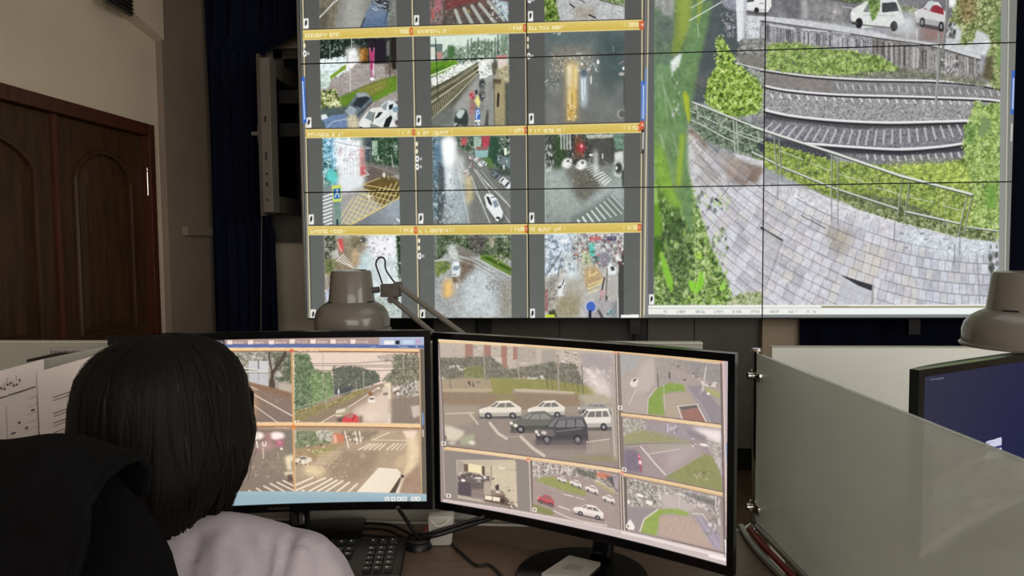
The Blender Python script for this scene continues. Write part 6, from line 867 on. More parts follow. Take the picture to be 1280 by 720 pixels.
    V.soften(.7); V.tone(.75, .03, (1.01, .985, .97))
def paint_blue(V):
    V.o(0, 0, 1); V.a[:] = (48, 48, 70); V.p((1000, 300, 1400, 300, 1400, 800, 1000, 800), (54, 53, 70), (38, 38, 72), (1160, 450, 1280, 580), n=(.01, .01, .01, 0))
    V.p((1163, 474, 1180, 472, 1180, 474, 1163, 476.4), (120, 118, 140), a=.6)
    V.p((1232.4, 552.6, 1252, 546.8, 1252, 557, 1232.4, 562), (206, 204, 226)); V.p((1232.4, 565, 1252, 559.8, 1252, 570, 1232.4, 575.4), (206, 204, 226)); V.p((1232.4, 561.6, 1252, 556.8, 1252, 559.4, 1232.4, 564.4), (70, 70, 120)); V.mark(1234, 554, 1243, 556, (110, 108, 150), slope=-.25)
# ------------------------------------------------------------------ the room
XL, YB, XR, YF, ZC = -2.2, 4.5, 3.0, -3.2, 2.9
YW, PW, PH = 3.937, 1.2126, 0.6836           # video wall: distance of its face, size of one display
WX, WZ = -1.4542, 0.955
floor = struct(mesh_obj('floor', bx(XL-.1, XR+.1, YF-.1, YB+.1, -.06, -.008), M['floor2']))
plank = None
for i in range(17):                           # laminate boards where the floor shows between desk and cabinets
    for j in range(3):
        x0 = 0.30 + i*.15; y0 = 1.7 + j*.95 - (.4 if i % 2 else 0)
        if y0 + .945 > 4.4: continue
        if plank is None:
            plank = mesh_obj('plank', bx(0, .148, 0, .946, -.009, 0, .0015), M['floor'], floor); o = plank
        else:
            o = plank.copy(); COL.objects.link(o)
        o.location = (x0, y0, .0005*((i*7+j*3) % 3))
DY0, DY1, DZ = 2.10, 3.755, 1.985             # door frame, outer
bm = bmesh.new(); box(bm, XL-.12, XL, YF, DY0, 0, ZC); box(bm, XL-.12, XL, DY1, 3.83, 0, ZC); box(bm, XL-.12, XL, DY0, DY1, DZ, ZC)
struct(mesh_obj('wall_left', bm, M['wall']))
wx0, wx1 = aty(342, 150, YB).x, -0.75; wz0, wz1 = aty(360, 268, YB).z, aty(360, 60, YB).z
bm = bmesh.new(); box(bm, XL-.12, wx0, YB, YB+.15, 0, ZC); box(bm, wx1, XR+.1, YB, YB+.15, 0, ZC); box(bm, wx0, wx1, YB, YB+.15, 0, wz0); box(bm, wx0, wx1, YB, YB+.15, wz1, ZC)
struct(mesh_obj('wall_back', bm, M['wallback']))
struct(mesh_obj('wall_right', bx(XR, XR+.1, YF, YB, 0, ZC), M['wall']))
struct(mesh_obj('wall_front', bx(XL-.12, XR+.1, YF-.1, YF, 0, ZC), M['wall']))
struct(mesh_obj('ceiling', bx(XL-.12, XR+.1, YF-.1, YB+.15, ZC, ZC+.1), M['ceiling']))
xp = aty(207, 200, 3.83).x
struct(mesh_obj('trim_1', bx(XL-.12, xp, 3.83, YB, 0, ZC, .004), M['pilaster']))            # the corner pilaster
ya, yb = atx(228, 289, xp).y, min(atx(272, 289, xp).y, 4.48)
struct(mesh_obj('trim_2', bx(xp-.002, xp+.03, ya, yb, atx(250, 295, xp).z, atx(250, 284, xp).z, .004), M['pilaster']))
j1, j2 = atx(191, 50, XL), atx(128, 0, XL)    # boxed duct along the top of the left wall
bm = bmesh.new(); k = (j2.z-j1.z)/(j1.y-j2.y); y0 = 1.6; vs = []
for y in (3.83, y0):
    zb = j1.z + k*(j1.y-y); ox = .05 + .05*(3.83-y)
    vs.append([bm.verts.new(p) for p in ((XL-.001, y, zb), (XL+ox, y, zb+.01), (XL+ox, y, ZC), (XL-.001, y, ZC))])
for i in range(4): bm.faces.new((vs[0][i], vs[0][(i+1) % 4], vs[1][(i+1) % 4], vs[1][i]))
bm.faces.new(vs[0]); bm.faces.new(vs[1][::-1]); struct(mesh_obj('trim_3', bm, M['wall']))
v = thing('air_vent', 'dark slotted air vent on the boxed duct above the wooden doors', 'vent', atx(150, 3, XL+.088)); v.rotation_euler = (0, 0, .05)
mesh_obj('frame', bx(-.012, .004, -.12, .10, -.035, .06), M['darkgrey'], v)
for i in range(5): mesh_obj('slat', bx(.0, .016, -.11, .09, -.028+i*.018, -.020+i*.018), M['black'], v)
struct(mesh_obj('baseboard_back', bx(-.6, XR, 4.47, YB, 0, .12, .004), M['black']))

# double door
dr = bpy.data.objects.new('door_1', None); COL.objects.link(dr); dr['kind'] = 'structure'; dr.location = (XL, 0, 0)
bm = bmesh.new(); fwid = .085
box(bm, -.1, .022, DY0, DY0+fwid, 0, DZ, .004); box(bm, -.1, .022, DY1-fwid*.55, DY1, 0, DZ, .004); box(bm, -.098, .0205, DY0-.001, DY1+.001, DZ-.06, DZ+.001, .004); mesh_obj('frame', bm, M['doorframe'], dr)
ym = (atx(62, 150, XL-.03).y)
for a, b in ((DY0+fwid, ym), (ym+.003, DY1-fwid*.55)):
    lf = mesh_obj('leaf', bx(-.07, -.02, a+.002, b-.002, .01, DZ-.062, .003), M['door'], dr)
    c, hw = (a+b)/2, (b-a)/2-.125
    for z0, z1, arch in ((.95, 1.66, .14), (.2, .82, .0)):
        pts = [(-.017, c-hw, z0), (-.017, c-hw, z1)] + [(-.017, c+hw*math.sin(t), z1+arch*(math.cos(t)**1.3 if math.cos(t) > 0 else 0)) for t in [math.pi*(-.5+(i+1)/14) for i in range(13)]] + [(-.017, c+hw, z1), (-.017, c+hw, z0), (-.017, c-hw, z0)]
        bm = bmesh.new(); tube(bm, pts, .015, 6); mesh_obj('moulding', bm, M['door'], lf, 60)
        bm = bmesh.new(); inner = [(y, z) for _, y, z in pts[:-1]]; cy, cz = c, (z0+z1)/2
        f0 = [bm.verts.new((-.0205, cy+(y-cy)*.98, cz+(z-cz)*.98)) for y, z in inner]; f1 = [bm.verts.new((-.008, cy+(y-cy)*.72, cz+(z-cz)*.84)) for y, z in inner]
        n_ = len(f0)
        for i in range(n_): bm.faces.new((f0[i], f0[(i+1) % n_], f1[(i+1) % n_], f1[i]))
        bm.faces.new(f1); mesh_obj('panel', bm, M['door'], lf)
bm = bmesh.new(); box(bm, -.025, -.002, ym-.012, ym+.016, .01, DZ-.06, .006); mesh_obj('astragal', bm, M['doorframe'], dr)
hy = DY1-fwid*.55
for z in (1.62, .30):
    bm = bmesh.new(); tube(bm, [(.001, hy, z), (.001, hy, z+.12)], .0055, 10); tube(bm, [(.001, hy, z+.125), (.001, hy, z+.14)], .004, 8); mesh_obj('hinge', bm, M['chrome'], dr, 50, 'pale metal pin hinge')

# window in the back wall with its opened sash
wn = bpy.data.objects.new('window_1', None); COL.objects.link(wn); wn['kind'] = 'structure'; wn.location = (wx0, YB, wz0)
W, H = wx1-wx0, wz1-wz0
bm = bmesh.new()
for a in ((0, .06, 0, H), (W-.06, W, 0, H), (.45, .51, 0, H), (0, W, 0, .06), (0, W, H-.06, H)): box(bm, a[0], a[1], .02, .09, a[2], a[3], .004)
mesh_obj('frame', bm, M['darkframe'], wn)
bm = bmesh.new(); box(bm, .06, .45, .05, .056, .06, H-.06); mesh_obj('pane', bm, M['pane'], wn); mesh_obj('pane', bx(.51, W-.06, .05, .056, .06, H-.06), M['pane'], wn)
mesh_obj('sill', bx(-.03, W+.05, -.12, .02, -.17, -.005, .006), M['darkgrey'], wn)
yn = 3.9; xs = aty(329, 170, yn).x - wx0; sz0, sz1 = aty(330, 270, yn).z - wz0, aty(325, 67, yn).z - wz0; ysn = yn-YB
sash = mesh_obj('sash', bx(xs-.012, xs+.044, ysn, ysn+.09, sz0+.02, sz1-.02, .003), M['steel'], wn, label='opened white sash seen edge-on')
bm = bmesh.new(); box(bm, xs-.026, xs-.008, ysn-.004, ysn+.05, sz0, sz1, .002); box(bm, xs-.012, xs+.044, -.12, -.02, sz0+.02, sz1-.02, .003); box(bm, xs-.012, xs+.044, ysn+.09, -.12, sz1-.11, sz1-.02, .003); box(bm, xs-.012, xs+.044, ysn+.09, -.12, sz0+.02, sz0+.11, .003)
mesh_obj('sash_frame', bm, M['darkframe'], sash); mesh_obj('pane', bx(xs+.01, xs+.02, ysn+.09, -.12, sz0+.11, sz1-.11), M['pane'], sash)
bm = bmesh.new(); zh = aty(318, 166, yn).z - wz0; tube(bm, [(xs-.02, ysn+.03, zh), (xs-.075, ysn+.03, zh)], [.016, .011], 10); box(bm, xs-.036, xs-.024, ysn+.01, ysn+.05, zh-.05, zh+.05, .004); mesh_obj('handle', bm, M['steel'], sash, 50, 'pale handle on the sash edge')
bm = bmesh.new()
for z_, h_ in ((.50, .03), (.30, .04), (.22, .012), (.16, .02), (.08, .012)): box(bm, xs+.010, xs+.018, ysn-.0025, ysn+.002, sz0+z_, sz0+z_+h_)
mesh_obj('lock_plate', bm, M['black'], sash)

# curtains
def curtain(name, x0, x1, y, z0, z1, folds, right, label, amp=.03, thick=.004):
    bm = bmesh.new(); nu, nv = 70, 24
    for off in (0, thick):
        grid(bm, nu, nv, lambda u, w: (x0 + (right(z0+(z1-z0)*w)-x0)*u, y + off + amp*math.sin(u*folds*2*math.pi + .6*math.sin(w*3)) * (.65+.35*math.sin(u*9+1)) + .006*math.sin(w*11+u*5), z0+(z1-z0)*w))
    return tag(mesh_obj(name, bm, M['curtain'], None, 180), label, 'curtain')
rr = lambda z: aty(378, 20, 4.25).x if z > aty(340, 40, 4.25).z else (aty(345, 350, 4.25).x if z < aty(340, 280, 4.25).z else aty(334, 200, 4.25).x)
cl = curtain('curtain', aty(262, 200, 4.25).x, 0, 4.25, .03, 2.82, 6, rr, 'navy curtain hanging beside the opened window, left of the video wall')
bm = bmesh.new(); p0, p1 = aty(327, 268, 4.18), aty(326, 412, 4.18); tube(bm, [p0, (p0+p1)/2, p1, (p1.x, p1.y, .3)], .0035, 6); mesh_obj('cord', bm, M['steel'], cl, 60, 'thin pale draw cord')
curtain('curtain', aty(1001, 410, 4.3).x, 0, 4.3, .03, 2.82, 9, lambda z: XR-.02, 'wide navy curtain behind the right end of the video wall')
bm = bmesh.new(); tube(bm, [(XL+.12, 4.25, 2.84), (XR-.02, 4.25, 2.84)], .014, 10); struct(mesh_obj('trim_4', bm, M['darkgrey'], None, 60))

# what stands under the video wall
struct(mesh_obj('trim_5', bx(aty(953, 410, 4.36).x, aty(1001, 410, 4.36).x, 4.36, YB, 0, ZC, .004), M['cabbeige']))
def cabinet(a, b, y, m, label, split=None, group=None):
    x0, x1 = aty(a, 405, y).x, aty(b, 405, y).x
    t = thing('low_cabinet', label, 'cabinet', ((x0+x1)/2, y, 0)); w = (x1-x0)/2-.002
    mesh_obj('body', bx(-w, w, .022, YB-.003-y, .13, 1.06, .003), m, t); mesh_obj('plinth', bx(-w+.004, w-.004, .04, YB-.03-y-.005, 0, .13), M['black'], t)
    e = [-w] + [aty(s, 405, y).x-(x0+x1)/2 for s in (split or [])] + [w]
    for p, q in zip(e, e[1:]):
        d = mesh_obj('door', bx(p+.002, q-.002, .0, .02, .135, 1.055, .002), m, t); bm = bmesh.new(); tube(bm, [(q-.04, -.012, .6), (q-.04, -.012, .7)], .005, 8); box(bm, q-.044, q-.036, -.012, .001, .602, .61); box(bm, q-.044, q-.036, -.012, .001, .69, .698); mesh_obj('handle', bm, M['silver'], d, 60)
    return t
cabinet(487, 540, 4.40, M['gloss'], 'glossy black low cabinet behind the lamp arm, under the video wall')
cabinet(540.5, 596, 4.41, M['darkgrey'], 'narrow grey low cabinet right of the black one')
cabinet(613, 793, 4.42, M['darkgrey'], 'wide dark grey low cabinet with two doors under the video wall', [699])
cabinet(809, 952, 4.42, M['cabgrey'], 'shiny grey low cabinet left of the beige column', [868])
for a, b, l in ((596.5, 612.5, 'black upright post between two grey cabinets, left one'), (793.5, 808.5, 'black upright post left of the shiny grey cabinet')):
    x0, x1 = aty(a, 405, 4.33).x, aty(b, 405, 4.33).x; t = thing('support_post', l, 'post', ((x0+x1)/2, 4.36, 0)); w = (x1-x0)/2
    mesh_obj('shaft', bx(-w, w, -.03, .03, .01, 1.6, .003), M['black'], t); mesh_obj('foot', bx(-w-.02, w+.02, -.05, .05, 0, .012, .002), M['black'], t)

# the video wall
def wall_uv(px, py): p = aty(px, py, YW); return (p.x-WX)/(3*PW), 1-(p.z-WZ)/(3*PH)
cv = Canvas(1960, 1106, wall_uv, (84, 86, 85), 5); paint_wall(cv); M['vwall'] = screen_mat('video_wall_picture', cv)
vw = thing('video_wall', 'large wall of joined displays showing street cameras and a tram track', 'video wall', (WX, YW, WZ))
def uv_quad(bm, co, uv):
    L = bm.loops.layers.uv.verify(); f = bm.faces.new([bm.verts.new(c) for c in co])
    for l, q in zip(f.loops, uv): l[L].uv = q
gap = .0032
for r in range(3):
    for c in range(3):
        x0, z0 = c*PW, r*PH
        pn = mesh_obj('display_panel', bx(x0+.0005, x0+PW-.0005, .0015, .09, z0+.0005, z0+PH-.0005), M['black'], vw)
        bm = bmesh.new(); a, b, d, e = x0+gap, x0+PW-gap, z0+gap, z0+PH-gap
        uv_quad(bm, [(a, 0, d), (b, 0, d), (b, 0, e), (a, 0, e)], [(a/(3*PW), d/(3*PH)), (b/(3*PW), d/(3*PH)), (b/(3*PW), e/(3*PH)), (a/(3*PW), e/(3*PH))])
        me = bpy.data.meshes.new('screen'); bm.to_mesh(me); bm.free(); me.materials.append(M['vwall']); o = bpy.data.objects.new('screen', me); COL.objects.link(o); o.parent = pn
mesh_obj('side_trim', bx(-.014, -.001, .0, .10, 0, 3*PH, .002), M['silver'], vw)
mesh_obj('bottom_trim', bx(0, 3*PW, .02, .10, -.006, -.0005, .001), M['black'], vw)
for z in (1.18, 1.0):
    mesh_obj('wall_bracket', bx(-.17, .25, .10, .16, z, z+.075, .003), M['black'], vw)
for x in (.35, 1.75, 3.2):
    mesh_obj('upright_rail', bx(x, x+.06, .10, .15, -.10, 3*PH, .003), M['black'], vw)
    mesh_obj('wall_arm', bx(x+.015, x+.045, .15, YB-YW-.001, 1.62, 1.67, .003), M['black'], vw)
# ------------------------------------------------------------------ desks, dividers, glass
ZD = .75
dk = thing('operator_desk', 'brown wooden operator desk holding both lit monitors', 'desk', (-.5, 1.3, 0))
bm = bmesh.new(); pl_ = [(-1.5, 1.548), (-1.5, .55), (-.86, .55), (-.86, 1.0), (-.74, 1.12), (.25, 1.12), (.395, 1.0), (.345, 1.548)]
lo = [bm.verts.new((x+.5, y-1.3, ZD-.028)) for x, y in pl_]; hi = [bm.verts.new((x+.5, y-1.3, ZD)) for x, y in pl_]
bm.faces.new(hi); bm.faces.new(lo[::-1])
for i in range(8): bm.faces.new((lo[i], lo[(i+1) % 8], hi[(i+1) % 8], hi[i]))
mesh_obj('worktop', bm, M['desk'], dk)
mesh_obj('back_edge', bx(-1.0, .845, .249, .256, ZD-.03, ZD+.002), M['edge'], dk, label='pale edging strip along the back')
for x, y in ((-.95, .2), (-.95, -.7), (.78, .2), (.74, -.14)): mesh_obj('leg', bx(x-.03, x+.03, y-.03, y+.03, 0, ZD-.028, .004), M['darkgrey'], dk)
dv = thing('desk_divider', 'grey divider board standing behind the two lit monitors', 'divider', (-.9, 1.60, 0))
mesh_obj('board', bx(-1.05, 1.17, -.012, .012, .04, 1.135, .003), M['panel'], dv); mesh_obj('top_edge', bx(-1.05, 1.17, -.013, .013, 1.135, 1.139, .001), M['edge'], dv)
for x in (-.9, 1.0): mesh_obj('foot', bx(x-.03, x+.03, -.018, .15, 0, .04, .004), M['darkgrey'], dv)
xa, xb = aty(965, 433, 2.6).x, 2.3; zt = aty(1000, 433.5, 2.6).z
dv = thing('desk_divider', 'white divider board standing beyond the glass screen, under the video wall', 'divider', (xa, 2.6, 0))
mesh_obj('board', bx(0, xb-xa, 0, .03, .03, zt-.003, .002), M['panelw'], dv); mesh_obj('top_edge', bx(0, xb-xa, -.001, .031, zt-.003, zt, .001), M['edge'], dv)
for x in (.1, xb-xa-.16): mesh_obj('foot', bx(x, x+.06, -.15, .18, 0, .03, .004), M['darkgrey'], dv)
d2 = thing('side_desk', 'pale desk behind the glass screen carrying the navy monitor', 'desk', (1.3, 1.3, 0))
mesh_obj('worktop', bx(-.83, .95, -.3, .42, ZD-.03, ZD, .003), M['panel'], d2); mesh_obj('back_panel', bx(-.82, .94, .40, .415, .1, ZD-.03), M['panel'], d2)
for x in (-.78, .9):
    for y in (-.26, .36): mesh_obj('leg', bx(x-.025, x+.025, y-.025, y+.025, 0, ZD-.03, .004), M['darkgrey'], d2)

# glass screen and its post
pt = aty(946, 437, 1.56); g1 = aty(1280, 590, .8)
gd = Vector((g1.x-pt.x, g1.y-pt.y, 0)).normalized(); ga = math.atan2(gd.y, gd.x)
gs = thing('glass_screen', 'frosted glass screen on a chrome post between the two desks', 'glass screen', (pt.x, pt.y, 0), ga)
ztop, zbot = 1.122, .772
bm = bmesh.new(); box(bm, .012, 1.12, -.004, .004, zbot, ztop, .0012); mesh_obj('glass_pane', bm, M['glass'], gs)
bm = bmesh.new(); tube(bm, [(0, 0, ZD), (0, 0, ztop+.004)], .0090, 16); tube(bm, [(0, 0, ztop+.004), (0, 0, ztop+.009)], [.0105, .009], 16); mesh_obj('post', bm, M['chrome'], gs, 50, 'chrome post')
bm = bmesh.new(); lathe(bm, [(0, ZD), (.021, ZD), (.021, ZD+.004), (.012, ZD+.011), (.0085, ZD+.014)], 24); mesh_obj('flange', bm, M['chrome'], gs, 40)
for z in (1.075, .80):
    bm = bmesh.new()
    tube(bm, [(0, 0, z-.011), (0, 0, z+.011)], .0115, 16); tube(bm, [(.004, .02, z), (.004, .011, z), (.004, -.011, z), (.004, -.02, z)], [.007, .0085, .0085, .007], 14); tube(bm, [(-.008, 0, z), (-.017, 0, z), (-.02, 0, z)], [.006, .0055, .003], 12); box(bm, .006, .04, -.0085, .0085, z-.009, z+.009, .003)
    mesh_obj('clamp', bm, M['chrome'], gs, 40)
bm = bmesh.new(); tube(bm, [(.02, -.002, .764), (.3, -.002, .764), (1.1, -.002, .764)], .0075, 8); mesh_obj('bottom_rail', bm, M['silver'], gs, 60)
for x in (.25, 1.05): mesh_obj('rail_stud', bx(x-.006, x+.006, -.006, .002, ZD if x < .55 else .745, .76), M['silver'], gs)
rc = [gs.matrix_basis @ Vector(p) for p in ()]
def gpt(s, o, z): return Vector((pt.x+gd.x*s-gd.y*o, pt.y+gd.y*s+gd.x*o, z))
bm = bmesh.new(); tube(bm, spline([gpt(.015, -.016, .757), gpt(.1, -.02, .757), gpt(.25, -.018, .757), gpt(.5, -.02, .757)], 6), .006, 8); tag(mesh_obj('red_cable', bm, M['red'], None, 60), 'dark red cable lying along the foot of the glass screen', 'cable')
bm = bmesh.new(); tube(bm, spline([gpt(.0, -.03, .757), gpt(.12, -.04, .757), gpt(.3, -.036, .757), gpt(.5, -.04, .757)], 6), .0065, 8); tag(mesh_obj('grey_cable', bm, M['silver'], None, 60), 'grey cable lying beside the red cable at the glass screen', 'cable')

# ------------------------------------------------------------------ monitors
def monitor(name, A, B, zb, zt, sag, label, picture, uvn, bez=(.012, .013, .016), base='round', depth=.03, brand=None, base_off=(0, 0), strength=1.0, seed=3):
    A, B = Vector(A), Vector(B); c = (A+B)/2; L = (B-A).length; ang = math.atan2(B.y-A.y, B.x-A.x)
    t = thing(name, label, 'monitor', (c.x, c.y, ZD+.0008), ang)
    ex = (B-A).normalized(); ey = Vector((-ex.y, ex.x)); z0, z1 = zb-ZD, zt-ZD
    y_of = lambda x: sag*(1-(2*x/L)**2)
    bs, bt, bb = bez; sx = L/2-bs; s0, s1 = z0+bb, z1-bt
    def uvf(px, py):
        d = ray(px, py); off = 0.0
        for _ in range(6):
            P = Vector((A.x-CAM.x, A.y-CAM.y)) + ey*off
            k = (P.x*ey.x+P.y*ey.y)/(d.x*ey.x+d.y*ey.y); q = CAM + d*k
            x = (q.x-c.x)*ex.x + (q.y-c.y)*ex.y; off = y_of(max(-L, min(L, x)))
        return (x+sx)/(2*sx), 1-((q.z-ZD)-s0)/(s1-s0)
    cvs = Canvas(uvn[0], uvn[1], uvf, (60, 60, 60), seed); picture(cvs); m = screen_mat(name + '_picture', cvs, strength)
    def cbox(bm, x0, x1, za, zb_, ya, yb_, n=20, bulge=0.0):
        rows = []
        for i in range(n+1):
            x = x0+(x1-x0)*i/n; y = y_of(x); bl = bulge*(1-(2*x/L)**4)
            rows.append([bm.verts.new(p) for p in ((x, y+ya, za), (x, y+yb_+bl*.5, za), (x, y+yb_+bl, (za+zb_)/2), (x, y+yb_+bl*.5, zb_), (x, y+ya, zb_))])
        for a, b in zip(rows, rows[1:]):
            for i in range(5): bm.faces.new((a[i], a[(i+1) % 5], b[(i+1) % 5], b[i]))
        bm.faces.new(rows[0]); bm.faces.new(rows[-1][::-1])
    bm = bmesh.new(); cbox(bm, -L/2+.001, L/2-.001, z0+.001, z1-.001, .003, .016, bulge=depth); mesh_obj('housing', bm, M['black'], t, 40)
    bm = bmesh.new(); cbox(bm, -L/2, L/2, z1-bt, z1, -.003, .014); cbox(bm, -L/2, L/2, z0, z0+bb, -.003, .014); cbox(bm, -L/2, -L/2+bs, z0+bb, z1-bt, -.003, .014, 2); cbox(bm, L/2-bs, L/2, z0+bb, z1-bt, -.003, .014, 2); bz = mesh_obj('bezel', bm, M['gloss'], t, 40)
    bm = bmesh.new(); Lr = bm.loops.layers.uv.verify(); n = 24
    vv = [[bm.verts.new((-sx+2*sx*i/n, y_of(-sx+2*sx*i/n), z)) for i in range(n+1)] for z in (s0, s1)]
    for i in range(n):
        f = bm.faces.new((vv[0][i], vv[0][i+1], vv[1][i+1], vv[1][i]))
        for l, q in zip(f.loops, ((i/n, 0), ((i+1)/n, 0), ((i+1)/n, 1), (i/n, 1))): l[Lr].uv = q
    me = bpy.data.meshes.new('screen'); bm.to_mesh(me); bm.free(); me.materials.append(m); so = bpy.data.objects.new('screen', me); COL.objects.link(so); so.parent = t
    bx_, by_ = base_off; yn_ = y_of(0)+.016+depth
    bm = bmesh.new(); zmid = (z0+z1)/2
    tube(bm, spline([(bx_, yn_-.006, zmid), (bx_, yn_+.012, zmid*.72), (bx_, yn_+.012, z0+.03), (bx_+.004, yn_*.8, .030), (bx_+.006, yn_*.55, .012)], 6), .021, 12); mesh_obj('stand_neck', bm, M['gloss'], t, 50)
    bm = bmesh.new()
    if base == 'round': lathe(bm, [(0, 0), (.118, 0), (.12, .003), (.117, .007), (.05, .012), (0, .013)], 48, Matrix.Translation((bx_, yn_*.6+by_, 0)))
    else: box(bm, bx_-.13, bx_+.13, yn_*.6+by_-.07, yn_*.6+by_+.07, 0, .012, .005)
    mesh_obj('stand_base', bm, M['gloss'], t, 40)
    if brand:
        cu = bpy.data.curves.new('logo', 'FONT'); cu.body = brand; cu.size = .0085; cu.align_x = 'CENTER'; cu.extrude = .0002; cu.space_character = 1.15
        tmp = bpy.data.objects.new('logo_text', cu); COL.objects.link(tmp); dg = bpy.context.evaluated_depsgraph_get(); me = bpy.data.meshes.new_from_object(tmp.evaluated_get(dg)); bpy.data.objects.remove(tmp)
        me.materials.clear(); me.materials.append(M['darkgrey']); o = bpy.data.objects.new('logo', me); COL.objects.link(o); o.parent = bz; o.location = (0, y_of(0)-.0036, z0+.0045); o.rotation_euler = (math.pi/2, 0, 0); o['label'] = 'dim grey brand lettering on the lower bezel'
    return t
zmt, zmb = 1.172, .806
La = aty(135, 420, 1.352); Lb = aty(537.5, 420, 1.452)
monitor('curved_monitor', (La.x, La.y), (Lb.x, Lb.y), zmb+.012, zmt+.008, .018, 'left curved monitor with four street pictures, in front of the seated operator', paint_left, (1020, 560), base='flat', brand='SAMSUNG', base_off=(.03, .015), seed=7)
Ra = aty(541.5, 420, 1.50); Rb = aty(919.5, 445, 1.213)
monitor('curved_monitor', (Ra.x, Ra.y), (Rb.x, Rb.y), zmb-.004, zmt-.002, .020, 'right curved monitor with six pictures, turned toward the operator', paint_right, (1060, 600), base='round', base_off=(.045, -.068), seed=11)
Na = aty(1147, 463, 1.40); nd = (aty(1280, 441, 1.6)-Na); nd = Vector((nd.x, nd.y)).normalized(); zn = Na.z
monitor('office_monitor', (Na.x, Na.y), (Na.x+nd.x*.55, Na.y+nd.y*.55), zn-.335, zn, 0.0, 'monitor with a plain navy screen on the desk behind the glass screen', paint_blue, (500, 320), bez=(.018, .014, .02), base='flat', base_off=(0, 0), seed=13)

# ------------------------------------------------------------------ keyboard
ka = math.radians(8.5); kr = Vector((-.331, 1.408)); kx = Vector((math.cos(ka), math.sin(ka))); ky = Vector((-kx.y, kx.x)); ko = kr - kx*.445 - ky*.152
kb = thing('keyboard', 'black keyboard half hidden by the white sleeve, below the left monitor', 'keyboard', (ko.x, ko.y, ZD+.0005), ka)
bm = bmesh.new(); vs = box(bm, 0, .445, 0, .152, .002, .020, .004)
for v in vs:
    if v.co.z > .01: v.co.z += .055*v.co.y
mesh_obj('case', bm, M['black'], kb, 40)
bm = bmesh.new(); box(bm, -.0076, .0076, -.0076, .0076, 0, .006)
for v in bm.verts:
    if v.co.z > .003: v.co.x *= .82; v.co.y *= .82
k0 = mesh_obj('key', bm, M['key'], kb); first = True; marks = []
for r in range(6):
    y = .018 + r*.0195 + (.012 if r == 5 else 0)
    for c in range(22):
        if c in (15, 18): continue
        x = .022 + c*.0187 + (.004 if c > 15 else 0) + (.004 if c > 18 else 0)
        if 15 < c < 18 and r in (2,) : continue
        o = k0 if first else k0.copy()
        if not first: COL.objects.link(o)
        first = False; o.location = (x, y, .0195+.055*y); o.rotation_euler = (.055, 0, 0); marks.append((x-.002, y+.001, .0259+.055*y))
bm = bmesh.new(); rnd = random.Random(4)
for x, y, z in marks:
    w = .0012+.0012*rnd.random(); h = .0012+.0014*rnd.random()
    bm.faces.new([bm.verts.new(p) for p in ((x-w, y-h, z-.055*h), (x+w, y-h, z-.055*h), (x+w, y+h, z+.055*h), (x-w, y+h, z+.055*h))])
pm = mesh_obj('key_legend', bm, M['keymark'], kb); pm['kind'] = 'stuff'
bm = bmesh.new()
for x in (.03, .415):
    for y in (.02, .13): box(bm, x-.01, x+.01, y-.006, y+.006, 0, .004)
mesh_obj('rubber_foot', bm, M['cable'], kb)

# ------------------------------------------------------------------ cables and small things on the desk
def cable(pts, r, label, m='cable', name='cable'):
    bm = bmesh.new(); tube(bm, spline(pts, 8), r, 8); return tag(mesh_obj(name, bm, M[m], None, 60), label, 'cable')
def dz(px, py, z): return atz(px, py, z)
g = dz(523, 678, .76)
gr = thing('cable_grommet', 'small black cable outlet on the desk between the monitors', 'cable outlet', (g.x, g.y, ZD))
bm = bmesh.new(); lathe(bm, [(0, 0), (.027, 0), (.027, .004), (.02, .018), (.013, .02), (0, .014)], 24); mesh_obj('cup', bm, M['black'], gr, 50)
bm = bmesh.new(); lathe(bm, [(.022, .012), (.025, .016), (.022, .02)], 24); mesh_obj('rim', bm, M['black'], gr, 50)
gz = .768
cable([dz(497, 634, .84), dz(508, 650, .81), dz(517, 664, .785), (g.x, g.y, gz)], .0042, 'black cable dropping from the left monitor into the desk outlet')
cable([dz(640, 640, .80), dz(590, 655, .79), dz(548, 668, .778), (g.x+.006, g.y+.004, gz)], .0052, 'thick black cable running from the outlet up to the right monitor')
cable([dz(616, 641, .81), dz(580, 653, .795), dz(545, 664, .784), (g.x+.004, g.y+.008, gz+.003)], .003, 'thin black cable just above the thick one at the right monitor')
cable([(g.x, g.y-.004, gz), dz(555, 674, .7535), dz(575, 690, .7535), dz(595, 706, .7535), dz(612, 706, .7535), dz(632, 725, .7535)], .0026, 'thin black lead wandering over the desk toward the front')
cable([(g.x-.004, g.y, gz), dz(506, 664, .76), dz(486, 656, .7545), dz(450, 654, .7545), dz(412, 657, .7545)], .003, 'uppermost black lead looping left of the outlet')
cable([(g.x-.006, g.y-.002, gz), dz(505, 672, .757), dz(480, 662, .7545), dz(440, 661, .7545), dz(408, 662, .7545)], .0026, 'black lead lying just below the uppermost loop')
cable([(g.x-.008, g.y-.004, gz), dz(506, 673, .7545), dz(470, 670, .7545), dz(430, 668, .7545), dz(405, 671, .7545)], .0024, 'lowest black lead lying right behind the keyboard')
cable([dz(532, 668, .775), dz(533, 660, .785), dz(537, 654, .79), dz(540, 650, .79)], .0018, 'short thin reddish wire beside the white adapter', 'red')
wb = dz(551, 679, ZD)
wa = thing('power_adapter', 'white plastic adapter standing on the desk under the gap between monitors', 'adapter', (wb.x, wb.y, ZD), .12)
bm = bmesh.new(); vs = box(bm, -.024, .026, -.016, .016, .0, .062, .007)
for v in vs: v.co.x += .10*(v.co.z-.03)*(1 if v.co.x > 0 else -.2)
mesh_obj('body', bm, M['white'], wa, 40); mesh_obj('side_seam', bx(-.0225, .0245, -.0166, .0166, .031, .033), M['edge'], wa)
